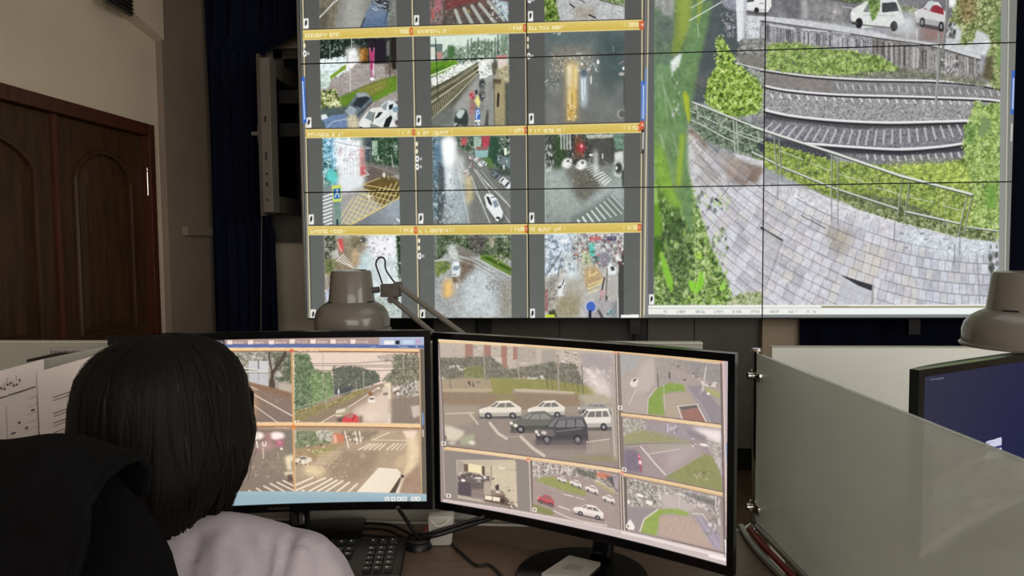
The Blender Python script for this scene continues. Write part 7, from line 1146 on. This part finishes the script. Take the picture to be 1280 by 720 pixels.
bm = bmesh.new(); tube(bm, spline([(-.018, -.014, .052), (-.006, -.022, .044), (.01, -.021, .048), (.021, -.014, .058)], 6), .0022, 8); mesh_obj('lead_clip', bm, M['edge'], wa, 60)
pn = [dz(711.5, 694, .768), dz(750.5, 703, .768), dz(732.5, 720.5, .768), dz(677, 716.5, .768)]
bm = bmesh.new(); lo = [bm.verts.new((p.x, p.y, .7615)) for p in pn]; hi = [bm.verts.new((p.x, p.y, .768)) for p in pn]
bm.faces.new(hi); bm.faces.new(lo[::-1])
for i in range(4): bm.faces.new((lo[i], lo[(i+1) % 4], hi[(i+1) % 4], hi[i]))
npd = tag(mesh_obj('notepad', bm, M['white']), 'small pad of paper lying on the right monitor\'s round base', 'notepad')
def on_quad(q, u, v, z): p = (q[0]*(1-u)+q[1]*u)*(1-v) + (q[3]*(1-u)+q[2]*u)*v; return (p.x, p.y, z)
bm = bmesh.new()
for i in range(9):
    for j in range(3):
        u, v = .28+i*.05+.012*(i % 2), .40+j*.1+(.02 if i % 3 else 0)
        bm.faces.new([bm.verts.new(on_quad(pn, *q, .7684)) for q in ((u, v), (u+.035, v+.01), (u+.035, v+.055), (u, v+.05))])
mesh_obj('print', bm, M['ink'], npd)

# document holder with two sheets, at the left
h0, h1 = Vector((-.832, .84, 0)), Vector((-.815, 1.30, 0)); hd = (h1-h0).normalized(); hang = math.atan2(hd.y, hd.x)
def hp(s, n, z): return (s, n, z)
dh = thing('document_holder', 'grey document holder standing on the desk left of the operator', 'document holder', (h0.x, h0.y, ZD), hang)
hz = lambda s: .425
bm = bmesh.new(); box(bm, .0, .47, .006, .010, .012, .427, .002); mesh_obj('back_plate', bm, M['panel'], dh); mesh_obj('foot', bx(.05, .42, -.02, .07, 0, .012, .003), M['darkgrey'], dh); mesh_obj('ledge', bx(0, .47, -.012, .01, .012, .018, .001), M['darkgrey'], dh)
def sheet(s0, s1, z0, z1, n, label, rows, tilt):
    t = thing('paper_sheet', label, 'paper', (h0.x, h0.y, ZD), hang, None)
    f = lambda u, v: Vector((s0+(s1-s0)*u, -n-.004*math.sin(math.pi*u)*v, z0+(z1-z0)*v + tilt*(u-.5)))
    bm = bmesh.new(); grid(bm, 10, 10, f); grid(bm, 10, 10, lambda u, v: f(u, v)+Vector((0, .0006, 0))); mesh_obj('sheet', bm, M['paper'], t, 180)
    bm = bmesh.new(); e = Vector((0, -.0007, 0))
    for (u0, v0, u1, v1) in rows: bm.faces.new([bm.verts.new(f(*q)+e) for q in ((u0, v0), (u1, v0), (u1, v1), (u0, v1))])
    mesh_obj('print', bm, M['ink'], t); return t
rn = random.Random(2); R1 = []
for i in range(20): v = .845-.034*i; R1.append((.12, v, .93, v+.0011))
for u in (.12, .25, .45, .70, .93): R1.append((u, .2, u+.0022, .846))
for i in range(19):
    for u in [.13+.05*k for k in range(16)]:
        if rn.random() < (.75 if u < .24 else .22): h = .004+.008*rn.random(); v = .845-.034*(i+1)+.008; R1.append((u, v, u+.012+.02*rn.random(), v+h))
for i in range(5): v = .885-.0*i; R1.append((.2+.14*i, v, .3+.14*i, v+.004)) if i != 2 else None
for k in range(9): u = .62+.022*k; R1.append((u, .925+.010*math.sin(k*1.7), u+.016, .934+.010*math.sin(k*1.7))); R1.append((u+.004, .93+.01*math.sin(k*2), u+.007, .95+.014*math.sin(k*2)))
for s in ((.5, .885), (.72, .886)): R1.append((s[0], s[1], s[0]+.2, s[1]+.006))
sheet(-.03, .240, .08, .424, .004, 'paper sheet with a printed table, at the left end of the document holder', R1, .01)
R2 = []
for i in range(13):
    v = .86-.045*i - (.03 if i > 0 else 0) - (.03 if i > 5 else 0)
    R2.append((.12, v, .30, v+.004)); R2.append((.34, v-.002, .62, v+.002)); R2.append((.12, v-.014, .12+.3*rn.random(), v-.011))
sheet(.222, .450, .08, .418, .0065, 'paper sheet with short printed lines, beside the operator\'s hair', R2, .012)
# sign and box on the far left
a, b = aty(50, 437.5, 1.553), aty(102, 437.5, 1.553); zs = aty(76, 447, 1.553).z
sg = thing('name_sign', 'small white sign on the grey divider at the far left', 'sign', (a.x, 1.580, zs)); w = b.x-a.x
mesh_obj('plate', bx(0, w, -.004, .003, 0, a.z-zs, .001), M['white'], sg); mesh_obj('lower_edge', bx(-.01, w, -.005, .002, -.006, 0, .001), M['darkgrey'], sg)
bm = bmesh.new(); x = .008
while x < w-.012:
    h = (a.z-zs); ww = .0045; bm.faces.new([bm.verts.new(p) for p in ((x, -.0046, h*.28), (x+ww, -.0046, h*.28), (x+ww, -.0046, h*.72), (x, -.0046, h*.72))]); x += ww+.0018+.002*rn.random()
mesh_obj('lettering', bm, M['ink'], sg)
a, b = aty(32, 449, 1.42), aty(87, 449, 1.42)
sb = thing('desk_speaker', 'black box-shaped speaker behind the paper sheets at the far left', 'speaker', ((a.x+b.x)/2, 1.42, ZD)); w = (b.x-a.x)/2
mesh_obj('case', bx(-w, w, 0, .10, 0, a.z-ZD, .004), M['black'], sb); mesh_obj('grille', bx(-w+.006, w-.006, -.004, .002, .02, a.z-ZD-.03, .002), M['jacket'], sb)

# ------------------------------------------------------------------ desk lamps
def lamp(name, base, zs, label, arm):
    t = thing(name, label, 'lamp', base)
    P = [(.0925, 0), (.0935, .003), (.0895, .006), (.0895, .030), (.086, .046), (.077, .060), (.064, .070), (.0555, .0745)]
    bm = bmesh.new(); lathe(bm, [(r, z*zs) for r, z in P] + [(r-.0025, z*zs-.002) for r, z in P[::-1]] , 56)
    sh = mesh_obj('shade', bm, M['lamp'], t, 35)
    bm = bmesh.new(); lathe(bm, [(.0555, .0735*zs), (.0545, .079*zs), (.0485, .146*zs), (.0455, .1525*zs), (.03, .1545*zs), (0, .155*zs)], 48); cp = mesh_obj('cap', bm, M['lamp'], sh, 35)
    bm = bmesh.new()
    bm.free()
    for k in range(3):
        bm = bmesh.new(); A = -.35+k*2.1; box(bm, -.012, .012, -.0012, .0012, .0005, .0028, 0, Matrix.Translation((.0555*math.cos(A), .0555*math.sin(A), .0735*zs)) @ Matrix.Rotation(A+math.pi/2, 4, 'Z')); mesh_obj('vent_slot', bm, M['black'], sh)
    bm = bmesh.new(); box(bm, .010, .034, -.012, .012, .1525*zs, .1555*zs); mesh_obj('switch', bm, M['black'], cp)
    bm = bmesh.new(); lathe(bm, [(0, .0), (.018, .004), (.028, .022), (.024, .045), (.014, .058), (.013, .075), (0, .075)], 24, Matrix.Translation((0, 0, .012*zs))); mesh_obj('bulb', bm, M['white'], t, 60)
    arm(t, zs); return t
yl = 1.75; lc = aty(440.5, 413, yl); s_ = 1.75/1.85
def arm1(t, zs):
    L = lambda px, py, y: aty(px, py, y) - lc
    bm = bmesh.new(); tube(bm, [L(452, 364, yl), L(474, 362, yl)], .0075, 12); box(bm, *sorted((L(470, 0, yl).x, L(494, 0, yl).x)), -.016, .016, L(480, 371, yl).z, L(480, 355, yl).z, .003)
    tube(bm, [L(497, 357, yl)+Vector((0, -.02, 0)), L(497, 357, yl)+Vector((0, .02, 0))], .009, 14); tube(bm, [L(491, 374, yl)+Vector((0, -.02, 0)), L(491, 374, yl)+Vector((0, .02, 0))], .009, 14); mesh_obj('hinge', bm, M['lamphinge'], t, 45)
    e1, e2 = aty(600, 433, 1.60)-lc, aty(566, 437, 1.60)-lc
    bm = bmesh.new(); tube(bm, [L(495, 355, yl), e1], .0062, 10); mesh_obj('arm', bm, M['lamparm'], t, 60)
    bm = bmesh.new(); tube(bm, [L(488, 372, yl), e2], .0062, 10); mesh_obj('arm', bm, M['lamparm'], t, 60)
    c = (e1+e2)/2; bm = bmesh.new(); zt_ = 1.139-lc.z; yb_ = 1.60-lc.y
    tube(bm, [e1, e2], .008, 10); box(bm, c.x-.03, c.x+.03, yb_-.03, yb_+.034, zt_, zt_+.012, .003); box(bm, c.x-.02, c.x+.02, yb_+.0135, yb_+.022, zt_-.06, zt_+.002, .002); box(bm, c.x-.02, c.x+.02, yb_-.022, yb_-.0135, zt_-.06, zt_+.002, .002); tube(bm, [(c.x, yb_+.014, zt_+.01), (c.x, yb_+.02, c.z)], .01, 10); mesh_obj('clamp', bm, M['lamphinge'], t, 45)
    bm = bmesh.new(); tube(bm, spline([L(478, 355, yl), L(474, 343, yl), L(470, 331, yl), L(472, 324, yl), L(477, 321.5, yl), L(481, 325, yl), L(482, 336, yl), L(488, 346, yl), L(497, 356, yl), L(530, 380, 1.70), e1], 8), .0021, 8); mesh_obj('flex', bm, M['cable'], t, 60, 'dark looping flex')
lamp('desk_lamp', lc, s_, 'pale grey desk lamp with two arms rising behind the left monitor', arm1)
yr = 1.30; lr = aty(1279, 431.5, yr)
def arm2(t, zs):
    bm = bmesh.new(); tube(bm, [(.03, 0, .11*zs), (.085, .01, .11*zs)], .0075, 12); box(bm, .08, .115, -.006, .026, .09*zs, .15*zs, .003); mesh_obj('hinge', bm, M['lamphinge'], t, 45)
    q = Vector((.62, .22, ZD+.03-lr.z))
    for dz_ in (.14, .10):
        bm = bmesh.new(); tube(bm, [(.1, .01, dz_*zs), (.38, .10, .22+dz_*.4), (q.x+(.0 if dz_ > .12 else .03), q.y, q.z)], .0062, 10); mesh_obj('arm', bm, M['lamparm'], t, 60)
    bm = bmesh.new(); lathe(bm, [(0, 0), (.09, 0), (.09, .012), (.03, .022), (.012, .03), (0, .032)], 32, Matrix.Translation((q.x, q.y, ZD-lr.z))); mesh_obj('base', bm, M['lamphinge'], t, 45)
lamp('desk_lamp', lr, .80, 'pale grey desk lamp shade at the right edge, above the navy monitor', arm2)
# ------------------------------------------------------------------ the operator
def fuse(bm, name, mat_, parent, voxel, smooth_it=2, label=None):
    """turn overlapping closed shapes into one continuous surface"""
    me = bpy.data.meshes.new(name); bm.to_mesh(me); bm.free(); tmp = bpy.data.objects.new(name, me); COL.objects.link(tmp)
    r = tmp.modifiers.new('remesh', 'REMESH'); r.mode = 'VOXEL'; r.voxel_size = voxel
    if smooth_it: sm = tmp.modifiers.new('smooth', 'SMOOTH'); sm.iterations = smooth_it; sm.factor = .5
    dg = bpy.context.evaluated_depsgraph_get(); new = bpy.data.meshes.new_from_object(tmp.evaluated_get(dg)); bpy.data.objects.remove(tmp); bpy.data.meshes.remove(me)
    new.name = name; new.materials.clear(); new.materials.append(mat_)
    for p in new.polygons: p.use_smooth = True
    o = bpy.data.objects.new(name, new); COL.objects.link(o)
    if parent is not None: o.parent = parent
    if label: o['label'] = label
    return o
def limb(bm, pts, rs, seg=16, flat=None):
    """closed tapered limb with rounded ends; flat=(sx, sy, sz) scales the cross-section in space"""
    P = spline(pts, 6); n = len(pts); R = []
    for i in range(len(P)):
        t = i/(len(P)-1)*(n-1); k = min(int(t), n-2); f = t-k; R.append(rs[k]*(1-f)+rs[k+1]*f)
    d0, d1 = (P[0]-P[1]).normalized(), (P[-1]-P[-2]).normalized()
    P = [P[0]+d0*R[0]*.9, P[0]+d0*R[0]*.6] + P + [P[-1]+d1*R[-1]*.6, P[-1]+d1*R[-1]*.9]; R = [R[0]*.35, R[0]*.8] + R + [R[-1]*.8, R[-1]*.35]
    tube(bm, P, R, seg)
def ellip(bm, c, r, rot=None, u=24, v=16):
    M_ = Matrix.Translation(c) @ (rot.to_4x4() if rot else Matrix.Identity(4)) @ Matrix.Diagonal((r[0], r[1], r[2], 1)); bmesh.ops.create_uvsphere(bm, u_segments=u, v_segments=v, radius=1.0, matrix=M_)
def loft(bm, rings, seg=28):
    """rings: (centre, half width x, half depth y, squareness)"""
    V = []
    for c, rx, ry, q in rings:
        r = []
        for k in range(seg):
            a = 2*math.pi*k/seg; ca, sa = math.cos(a), math.sin(a); e = 2/q
            r.append(bm.verts.new((c[0]+rx*math.copysign(abs(ca)**e, ca), c[1]+ry*math.copysign(abs(sa)**e, sa), c[2])))
        V.append(r)
    for A, B in zip(V, V[1:]):
        for k in range(seg): bm.faces.new((A[k], A[(k+1) % seg], B[(k+1) % seg], B[k]))
    bm.faces.new(V[0][::-1]); bm.faces.new(V[-1])
PX, PY = -.555, .93
pr = thing('person', 'seated person with dark bobbed hair and white shirt seen from behind, facing the monitors', 'person', (PX, PY, 0))
HC = Vector((.0, .03, 1.118))                # middle of the head, in the person's own frame
SHR, SHL = Vector((.182, -.01, .915)), Vector((-.192, -.01, .92))
ELR, ELL = Vector((.245, .04, .715)), Vector((-.23, .05, .715))
WRR, WRL = Vector((.10, .19, .785)), Vector((-.085, .18, .785))
KNR, KNL = Vector((.12, .36, .52)), Vector((-.12, .36, .52)); ANR, ANL = Vector((.13, .33, .10)), Vector((-.13, .33, .10)); HPR, HPL = Vector((.09, -.06, .52)), Vector((-.09, -.06, .52))
hd_rot = Matrix.Rotation(math.radians(-14), 3, 'Z')
def H(x, y, z): return HC + hd_rot @ Vector((x, y, z))
bm = bmesh.new()
ellip(bm, H(0, -.008, .03), (.074, .092, .082)); ellip(bm, H(0, .028, -.035), (.058, .062, .082)); ellip(bm, H(0, .066, -.088), (.026, .022, .022))
limb(bm, [H(0, .082, .018), H(0, .094, -.006), H(0, .102, -.024)], [.008, .0105, .014], 12)                                   # nose
for s in (-1, 1):
    ellip(bm, H(s*.075, -.008, -.012), (.010, .018, .032)); ellip(bm, H(s*.03, .078, .032), (.022, .011, .007)); ellip(bm, H(s*.036, .06, -.03), (.024, .024, .024))
ellip(bm, H(0, .082, -.062), (.022, .010, .010))
limb(bm, [H(0, -.02, -.05), Vector((0, .0, 1.02)), Vector((0, -.01, .955))], [.056, .054, .062])                              # neck
loft(bm, [((0, -.03, .45), .15, .10, 2.4), ((0, -.04, .55), .165, .115, 2.4), ((0, -.03, .66), .135, .10, 2.3), ((0, -.015, .78), .15, .108, 2.4), ((0, -.005, .88), .165, .11, 2.5), ((0, -.008, .94), .15, .09, 2.4), ((0, -.01, .975), .085, .06, 2.2)])
for S, E, Wr in ((SHR, ELR, WRR), (SHL, ELL, WRL)):
    limb(bm, [S, (S+E)/2, E], [.054, .046, .040]); limb(bm, [E, (E*.55+Wr*.45), Wr], [.040, .037, .026])
for Hp, K, A in ((HPR, KNR, ANR), (HPL, KNL, ANL)):
    limb(bm, [Hp, (Hp+K)/2, K], [.085, .076, .056]); limb(bm, [K, K*.62+A*.38+Vector((0, -.012, 0)), A], [.055, .052, .036]); limb(bm, [A+Vector((0, -.03, -.055)), A+Vector((0, .06, -.07)), A+Vector((0, .14, -.075))], [.032, .034, .026])
def hand(W, s):
    ax = (Vector((W.x*.55, W.y+.30, W.z)) - W).normalized(); up_ = Vector((0, 0, 1)); side = ax.cross(up_).normalized()*s      # side points to the thumb's opposite
    Q = lambda a, b, c: W + ax*a + side*b + up_*c
    limb(bm, [Q(.0, 0, 0), Q(.035, .0, .004), Q(.075, .0, .003)], [.024, .027, .026], 14); limb(bm, [Q(.02, .018, 0), Q(.07, .022, .002)], [.018, .017], 12); limb(bm, [Q(.02, -.018, 0), Q(.07, -.024, .002)], [.018, .016], 12)
    for b, ln, r in ((-.033, .070, .0085), (-.011, .080, .009), (.011, .074, .0088), (.032, .058, .0078)):
        limb(bm, [Q(.07, b*.85, .003), Q(.07+ln*.42, b, .007), Q(.07+ln*.74, b*1.04, -.004), Q(.07+ln, b*1.05, -.017)], [r*1.12, r*1.05, r*.95, r*.82], 10)
    limb(bm, [Q(.018, -.026, -.004), Q(.045, -.050, -.010), Q(.072, -.058, -.017)], [.013, .0105, .0085], 10)
hand(WRR, 1); hand(WRL, -1)
fuse(bm, 'body', M['skin'], pr, .0058, 2)
for s in (-1, 1):
    bm = bmesh.new(); ellip(bm, H(s*.03, .076, .018), (.0125, .0115, .0115), None, 16, 12); ey_ = mesh_obj('eye', bm, M['eye'], pr, 180)
    bm = bmesh.new(); ellip(bm, H(s*.0305, .0845, .018), (.0055, .0035, .0055), None, 12, 8); mesh_obj('iris', bm, M['iris'], ey_, 180)
    bm = bmesh.new(); tube(bm, spline([H(s*.012, .087, .041), H(s*.03, .086, .047), H(s*.05, .072, .042)], 5), [.0025]*11, 6); mesh_obj('eyebrow', bm, M['hair'], pr, 180)
bm = bmesh.new(); tube(bm, spline([H(-.022, .086, -.062), H(0, .0945, -.0595), H(.022, .086, -.062)], 5), [.002, .003, .0045, .005, .0052, .0052, .0052, .005, .0045, .003, .002], 8); mesh_obj('mouth', bm, M['lip'], pr, 180)

# shirt: loose, with collar, sleeves and folds
bm = bmesh.new()
loft(bm, [((0, -.035, .47), .185, .135, 2.6), ((0, -.04, .58), .188, .14, 2.6), ((0, -.035, .70), .180, .132, 2.6), ((0, -.02, .80), .188, .132, 2.7), ((0, -.012, .885), .198, .126, 2.7), ((0, -.014, .925), .190, .112, 2.6), ((0, -.014, .950), .160, .094, 2.4), ((0, -.010, .972), .115, .078, 2.2), ((0, -.006, .992), .074, .064, 2.0)], 36)
for S, E, Wr in ((SHR, ELR, WRR), (SHL, ELL, WRL)):
    so_ = Vector((.012 if S.x > 0 else -.012, 0, -.004))
    limb(bm, [Vector((S.x*.25, -.012, .955)), Vector((S.x*.6, -.012, .945)), S+so_*.6], [.048, .056, .066]); limb(bm, [S+so_, (S+E)/2+so_, E+so_*.6], [.068, .068, .060]); limb(bm, [E+so_*.6, E*.55+Wr*.45, Wr*.97+E*.03], [.060, .052, .044])
sh = fuse(bm, 'shirt', M['shirt'], pr, .007, 4)
from bpy_extras.object_utils import world_to_camera_view
bpy.context.view_layer.update()
def pix(p): q = world_to_camera_view(SC, cam_o, p); return q.x*1280, (1-q.y)*720
folds = [([(368, 655), (360, 690), (348, 726)], -.0050, 4.5), ([(384, 664), (374, 692), (366, 726)], .0055, 9), ([(298, 655), (316, 688), (322, 728)], -.0065, 11), ([(280, 662), (270, 690), (268, 728)], .0055, 10), ([(336, 668), (334, 726)], -.0045, 8), ([(352, 664), (346, 700), (338, 728)], .003, 5), ([(398, 682), (402, 726)], -.005, 8), ([(416, 694), (424, 728)], .004, 8), ([(250, 664), (236, 700), (232, 728)], -.006, 9), ([(300, 700), (280, 728)], -.003, 6)]
px_o = Vector((PX, PY, 0))
for v in sh.data.vertices:
    if v.co.z < .80 or v.co.x < -.02: continue
    x, y = pix(v.co+px_o); d = 0.0
    for L, amp, wd in folds:
        for (ax, ay), (bx_, by) in zip(L, L[1:]):
            if not (ay-3 <= y < by+.01): continue
            t = (y-ay)/(by-ay); cx_ = ax+(bx_-ax)*t; fade = min(1, max(0, (y-L[0][1]+3)/16)); d += amp*math.exp(-((x-cx_)/wd)**2)*fade
    v.co += v.normal*d
bm = bmesh.new()                                # collar: a standing band folded over
for layer, (r0, r1, r2, z0, z1, z2) in enumerate((((.070, .064), (.066, .060), (.080, .074), .980, 1.030, .988),)):
    A = []
    for k in range(45):
        a = math.radians(-90 - 165 + 330*k/44); ca, sa = math.cos(a), math.sin(a); fr = .012*max(0, sa)
        A.append([bm.verts.new((r[0]*ca, r[1]*sa-.004+off, z-fr*1.6-(.012 if i == 3 and sa > .6 else 0))) for i, (r, z, off) in enumerate(((r0, z0, 0), (r1, z1, 0), ((r1[0]+.004, r1[1]+.004), z1+.003, 0), (r2, z2, 0)))])
    for p, q in zip(A, A[1:]):
        for i in range(3): bm.faces.new((p[i], q[i], q[i+1], p[i+1]))
co = mesh_obj('collar', bm, M['shirt'], sh, 180); so2 = co.modifiers.new('solid', 'SOLIDIFY'); so2.thickness = .002
bm = bmesh.new(); loft(bm, [((0, -.04, .43), .17, .12, 2.4), ((0, -.045, .52), .18, .13, 2.4), ((0, -.04, .58), .165, .12, 2.4)])
for Hp, K, A in ((HPR, KNR, ANR), (HPL, KNL, ANL)):
    limb(bm, [Hp, (Hp+K)/2, K], [.100, .090, .070]); limb(bm, [K, (K+A)/2, A+Vector((0, 0, .02))], [.068, .064, .056])
fuse(bm, 'trousers', M['trousers'], pr, .01, 3)
for A in (ANR, ANL):
    bm = bmesh.new(); limb(bm, [A+Vector((0, -.03, -.058)), A+Vector((0, .06, -.064)), A+Vector((0, .145, -.070))], [.040, .042, .034]); limb(bm, [A+Vector((0, -.02, -.03)), A+Vector((0, -.02, -.06))], [.044, .042]); 
    for v in bm.verts: v.co.z = max(v.co.z, .001)
    fuse(bm, 'shoe', M['black'], pr, .006, 1)

# hair: a bob built of many separate locks over a cap
rh = random.Random(21)
HO = HC + Vector((.004, -.012, 0))
def shell(phi, t, k=1.0):
    """phi: 0 = back of the head, pi = face; t: 0 crown .. 1 tip"""
    back = math.cos(phi); side = abs(math.sin(phi)); face = max(0, -back)
    cap = .40; bottom = -.146 - .020*max(0, back) + .026*side*side
    if face > .55: bottom = .055 - .05*(1-face)                                  # fringe
    elif face > .15: bottom = -.115 + (face-.15)*.12
    rx, ry = .1035*k, .124*k
    if t < cap: a = t/cap*math.pi/2*.98; r, z = math.sin(a)**.86, .012+.103*math.cos(a)**.74
    else:
        f = (t-cap)/(1-cap); z = .012 + (bottom-.012)*f; r = 1.0 + .06*math.sin(math.pi*min(1, f*1.15)) - (.40 if back > .35 else .20)*max(0, f-.5)**1.5*2.4
    return HO + Vector((math.sin(phi)*rx*r, -math.cos(phi)*ry*r*.98, z))
bm = bmesh.new(); nphi, nt = 56, 26; rows = []
for j in range(nt+1): rows.append([bm.verts.new(shell(2*math.pi*i/nphi, max(.02, j/nt), .955)) for i in range(nphi)])
for a, b in zip(rows, rows[1:]):
    for i in range(nphi): bm.faces.new((a[i], a[(i+1) % nphi], b[(i+1) % nphi], b[i]))
bm.faces.new(rows[0]); inner = [[bm.verts.new(HO+(v.co-HO)*.93) for v in r] for r in rows]
for a, b in zip(inner, inner[1:]):
    for i in range(nphi): bm.faces.new((a[i], b[i], b[(i+1) % nphi], a[(i+1) % nphi]))
bm.faces.new(inner[0][::-1])
for i in range(nphi): bm.faces.new((rows[-1][i], rows[-1][(i+1) % nphi], inner[-1][(i+1) % nphi], inner[-1][i]))
hair = mesh_obj('hair', bm, M['hair'], pr, 180)
def locks(n, mat_, name, kr, wr, t1r):
    bm = bmesh.new()
    for _ in range(n):
        ph = rh.random()*2*math.pi; k0 = kr[0]+(kr[1]-kr[0])*rh.random() + .010*math.sin(ph*9+1.3); w = wr[0]+(wr[1]-wr[0])*rh.random(); t1 = t1r[0]+(t1r[1]-t1r[0])*rh.random(); t0 = .03+.25*rh.random()**2; dp = .24*rh.gauss(0, 1); kk = .012*rh.gauss(0, 1); L = []
        for i in range(13):
            u = i/12; t = t0+(t1-t0)*u; p = shell(ph+dp*u*u+.02*math.sin(u*7+ph*5), min(t, 1.0), k0+kk*u); 
            if t > 1: p = p + Vector((0, 0, -(t-1)*.25))
            tan = Vector((math.cos(ph), math.sin(ph), 0)); nrm = (p-HO).normalized(); ww = w*math.sin(math.pi*(.06+.94*(1-u)*.9))**.6*(1 if u < .8 else (1-u)/.2*.8+.2)
            L.append((bm.verts.new(p-tan*ww), bm.verts.new(p+nrm*ww*.45), bm.verts.new(p+tan*ww)))
        for a, b in zip(L, L[1:]): bm.faces.new((a[0], a[1], b[1], b[0])); bm.faces.new((a[1], a[2], b[2], b[1]))
    o = mesh_obj(name, bm, mat_, hair, 180); o['kind'] = 'stuff'; return o
locks(1300, M['hair'], 'hair_locks', (.955, 1.0), (.0022, .006), (.88, 1.09)); locks(40, M['hairshine'], 'highlight_hairs', (.99, 1.008), (.0004, .0008), (.5, 1.0))  # the thin paler strands imitate highlights on the dark hair
locks(90, M['hair'], 'loose_hairs', (1.0, 1.06), (.0005, .0011), (.7, 1.14))

# ------------------------------------------------------------------ chair and jacket
CX, CY = -.615, .665
ch = thing('office_chair', 'black high-backed office chair under the seated person', 'chair', (CX, CY, 0), math.radians(3))
def backf(u, v, off):
    """u -1..1 across, v 0..1 up"""
    hw = .242*(1-.04*v) * (1 - max(0, v-.78)**2*3.0); z = .56+.605*v
    return Vector((hw*u, (.045*(1-abs(u)**3)-.008 if off > 0 else -.03*(1-.75*abs(u)**3)) + .020*u*u - .055*(v-.2)**2 , z - .05*max(0, abs(u)-.55)**2*max(0, (v-.6)/.4)**2*4))
bm = bmesh.new(); G1 = grid(bm, 20, 20, lambda a, b: backf(2*a-1, b, .045)); G2 = grid(bm, 20, 20, lambda a, b: backf(2*a-1, b, -.03))
edge = lambda G: [G[0][i] for i in range(21)] + [G[j][20] for j in range(1, 21)] + [G[20][i] for i in range(19, -1, -1)] + [G[j][0] for j in range(19, 0, -1)]
e1, e2 = edge(G1), edge(G2)
for i in range(len(e1)): bm.faces.new((e1[i], e1[(i+1) % len(e1)], e2[(i+1) % len(e2)], e2[i]))
bk = mesh_obj('backrest', bm, M['mesh'], ch, 60); bv = bk.modifiers.new('bevel', 'BEVEL'); bv.width = .018; bv.segments = 3; bv.limit_method = 'ANGLE'
bm = bmesh.new(); vs = box(bm, -.25, .25, .0, .48, .43, .51, .03); mesh_obj('seat', bm, M['mesh'], ch, 50)
bm = bmesh.new(); tube(bm, spline([(0, .20, .41), (0, -.02, .42), (0, -.07, .50), (0, -.055, .66)], 6), .022, 10); mesh_obj('back_bar', bm, M['black'], ch, 60)
bm = bmesh.new(); tube(bm, [(0, .24, .12), (0, .24, .43)], .025, 14); mesh_obj('gas_column', bm, M['black'], ch, 60)
for s in (-1, 1):
    bm = bmesh.new(); tube(bm, spline([(s*.22, .20, .44), (s*.285, .18, .47), (s*.29, .14, .62), (s*.285, .22, .64)], 6), .014, 8); ar = mesh_obj('armrest', bm, M['black'], ch, 60)
    mesh_obj('arm_pad', bx(s*.285-.03, s*.285+.03, .05, .28, .635, .66, .008), M['black'], ar)
for k in range(5):
    a = 2*math.pi*k/5+.3; e = Vector((.28*math.cos(a), .24+.28*math.sin(a), .085)); bm = bmesh.new(); tube(bm, [(0, .24, .125), (0+.5*(e.x), .24+.5*(e.y-.24), .11), e], [.026, .021, .014], 8); lg = mesh_obj('base_leg', bm, M['black'], ch, 60)
    bm = bmesh.new(); t_ = Vector((-math.sin(a), math.cos(a), 0))*.018; tube(bm, [e-t_-Vector((0, 0, .057)), e+t_-Vector((0, 0, .057))], .0275, 14); tube(bm, [e-Vector((0, 0, .06)), e], .006, 6); mesh_obj('caster', bm, M['black'], lg, 50)
jk = thing('jacket', 'black jacket hung over the top of the office chair', 'jacket', (CX, CY, 0), math.radians(3))
rj = random.Random(3)
def jf(a, s):
    """a 0..1 across, s -1 (hem behind the chair) .. 0 (over the top) .. 1 (hem in front)"""
    edge_r = .207 - (.17*max(0, -s-.16)**.9 if s < 0 else .10*s)
    x = -.255 + (edge_r+.255)*a; ztop = 1.182 - .012*a + .003*math.sin(a*9)
    th = max(-1, min(1, s/.14))*math.pi/2; cy = -.012 - .055*.64
    if abs(s) <= .14: y = cy + .056*math.sin(th); z = ztop-.05+.05*math.cos(th)
    else:
        d = (abs(s)-.14)/.86; y = cy + math.copysign(.056+.012*d, s) ; z = ztop-.05 - d*(.42 if s < 0 else .012)
        y += (.010*math.sin(a*17+d*2)*d + .008*math.sin(a*31+1)*d) * (1 if s < 0 else .3) - (.028*(d-.5)*d if s < 0 else 0)
    w = .004*math.sin(a*23+s*9)+.003*math.sin(s*31+a*11)
    roll = max(0, a-.93)/.07
    return Vector((x + .006*roll, y + w*(-1 if s < 0 else 1) - (.012*roll if s < 0 else 0), z + w - .004*roll))
bm = bmesh.new(); grid(bm, 60, 64, lambda a, b: jf(a, 2*b-1)); jb = mesh_obj('body', bm, M['jacket'], jk, 180); sm_ = jb.modifiers.new('solid', 'SOLIDIFY'); sm_.thickness = .005; sm_.offset = 1
bm = bmesh.new(); pts = [jf(1.0, -1+2*i/40) for i in range(33)]; tube(bm, [p+Vector((.001, -.003, 0)) for p in pts], .0042, 8); mesh_obj('edge_seam', bm, M['jacket'], jb, 180)
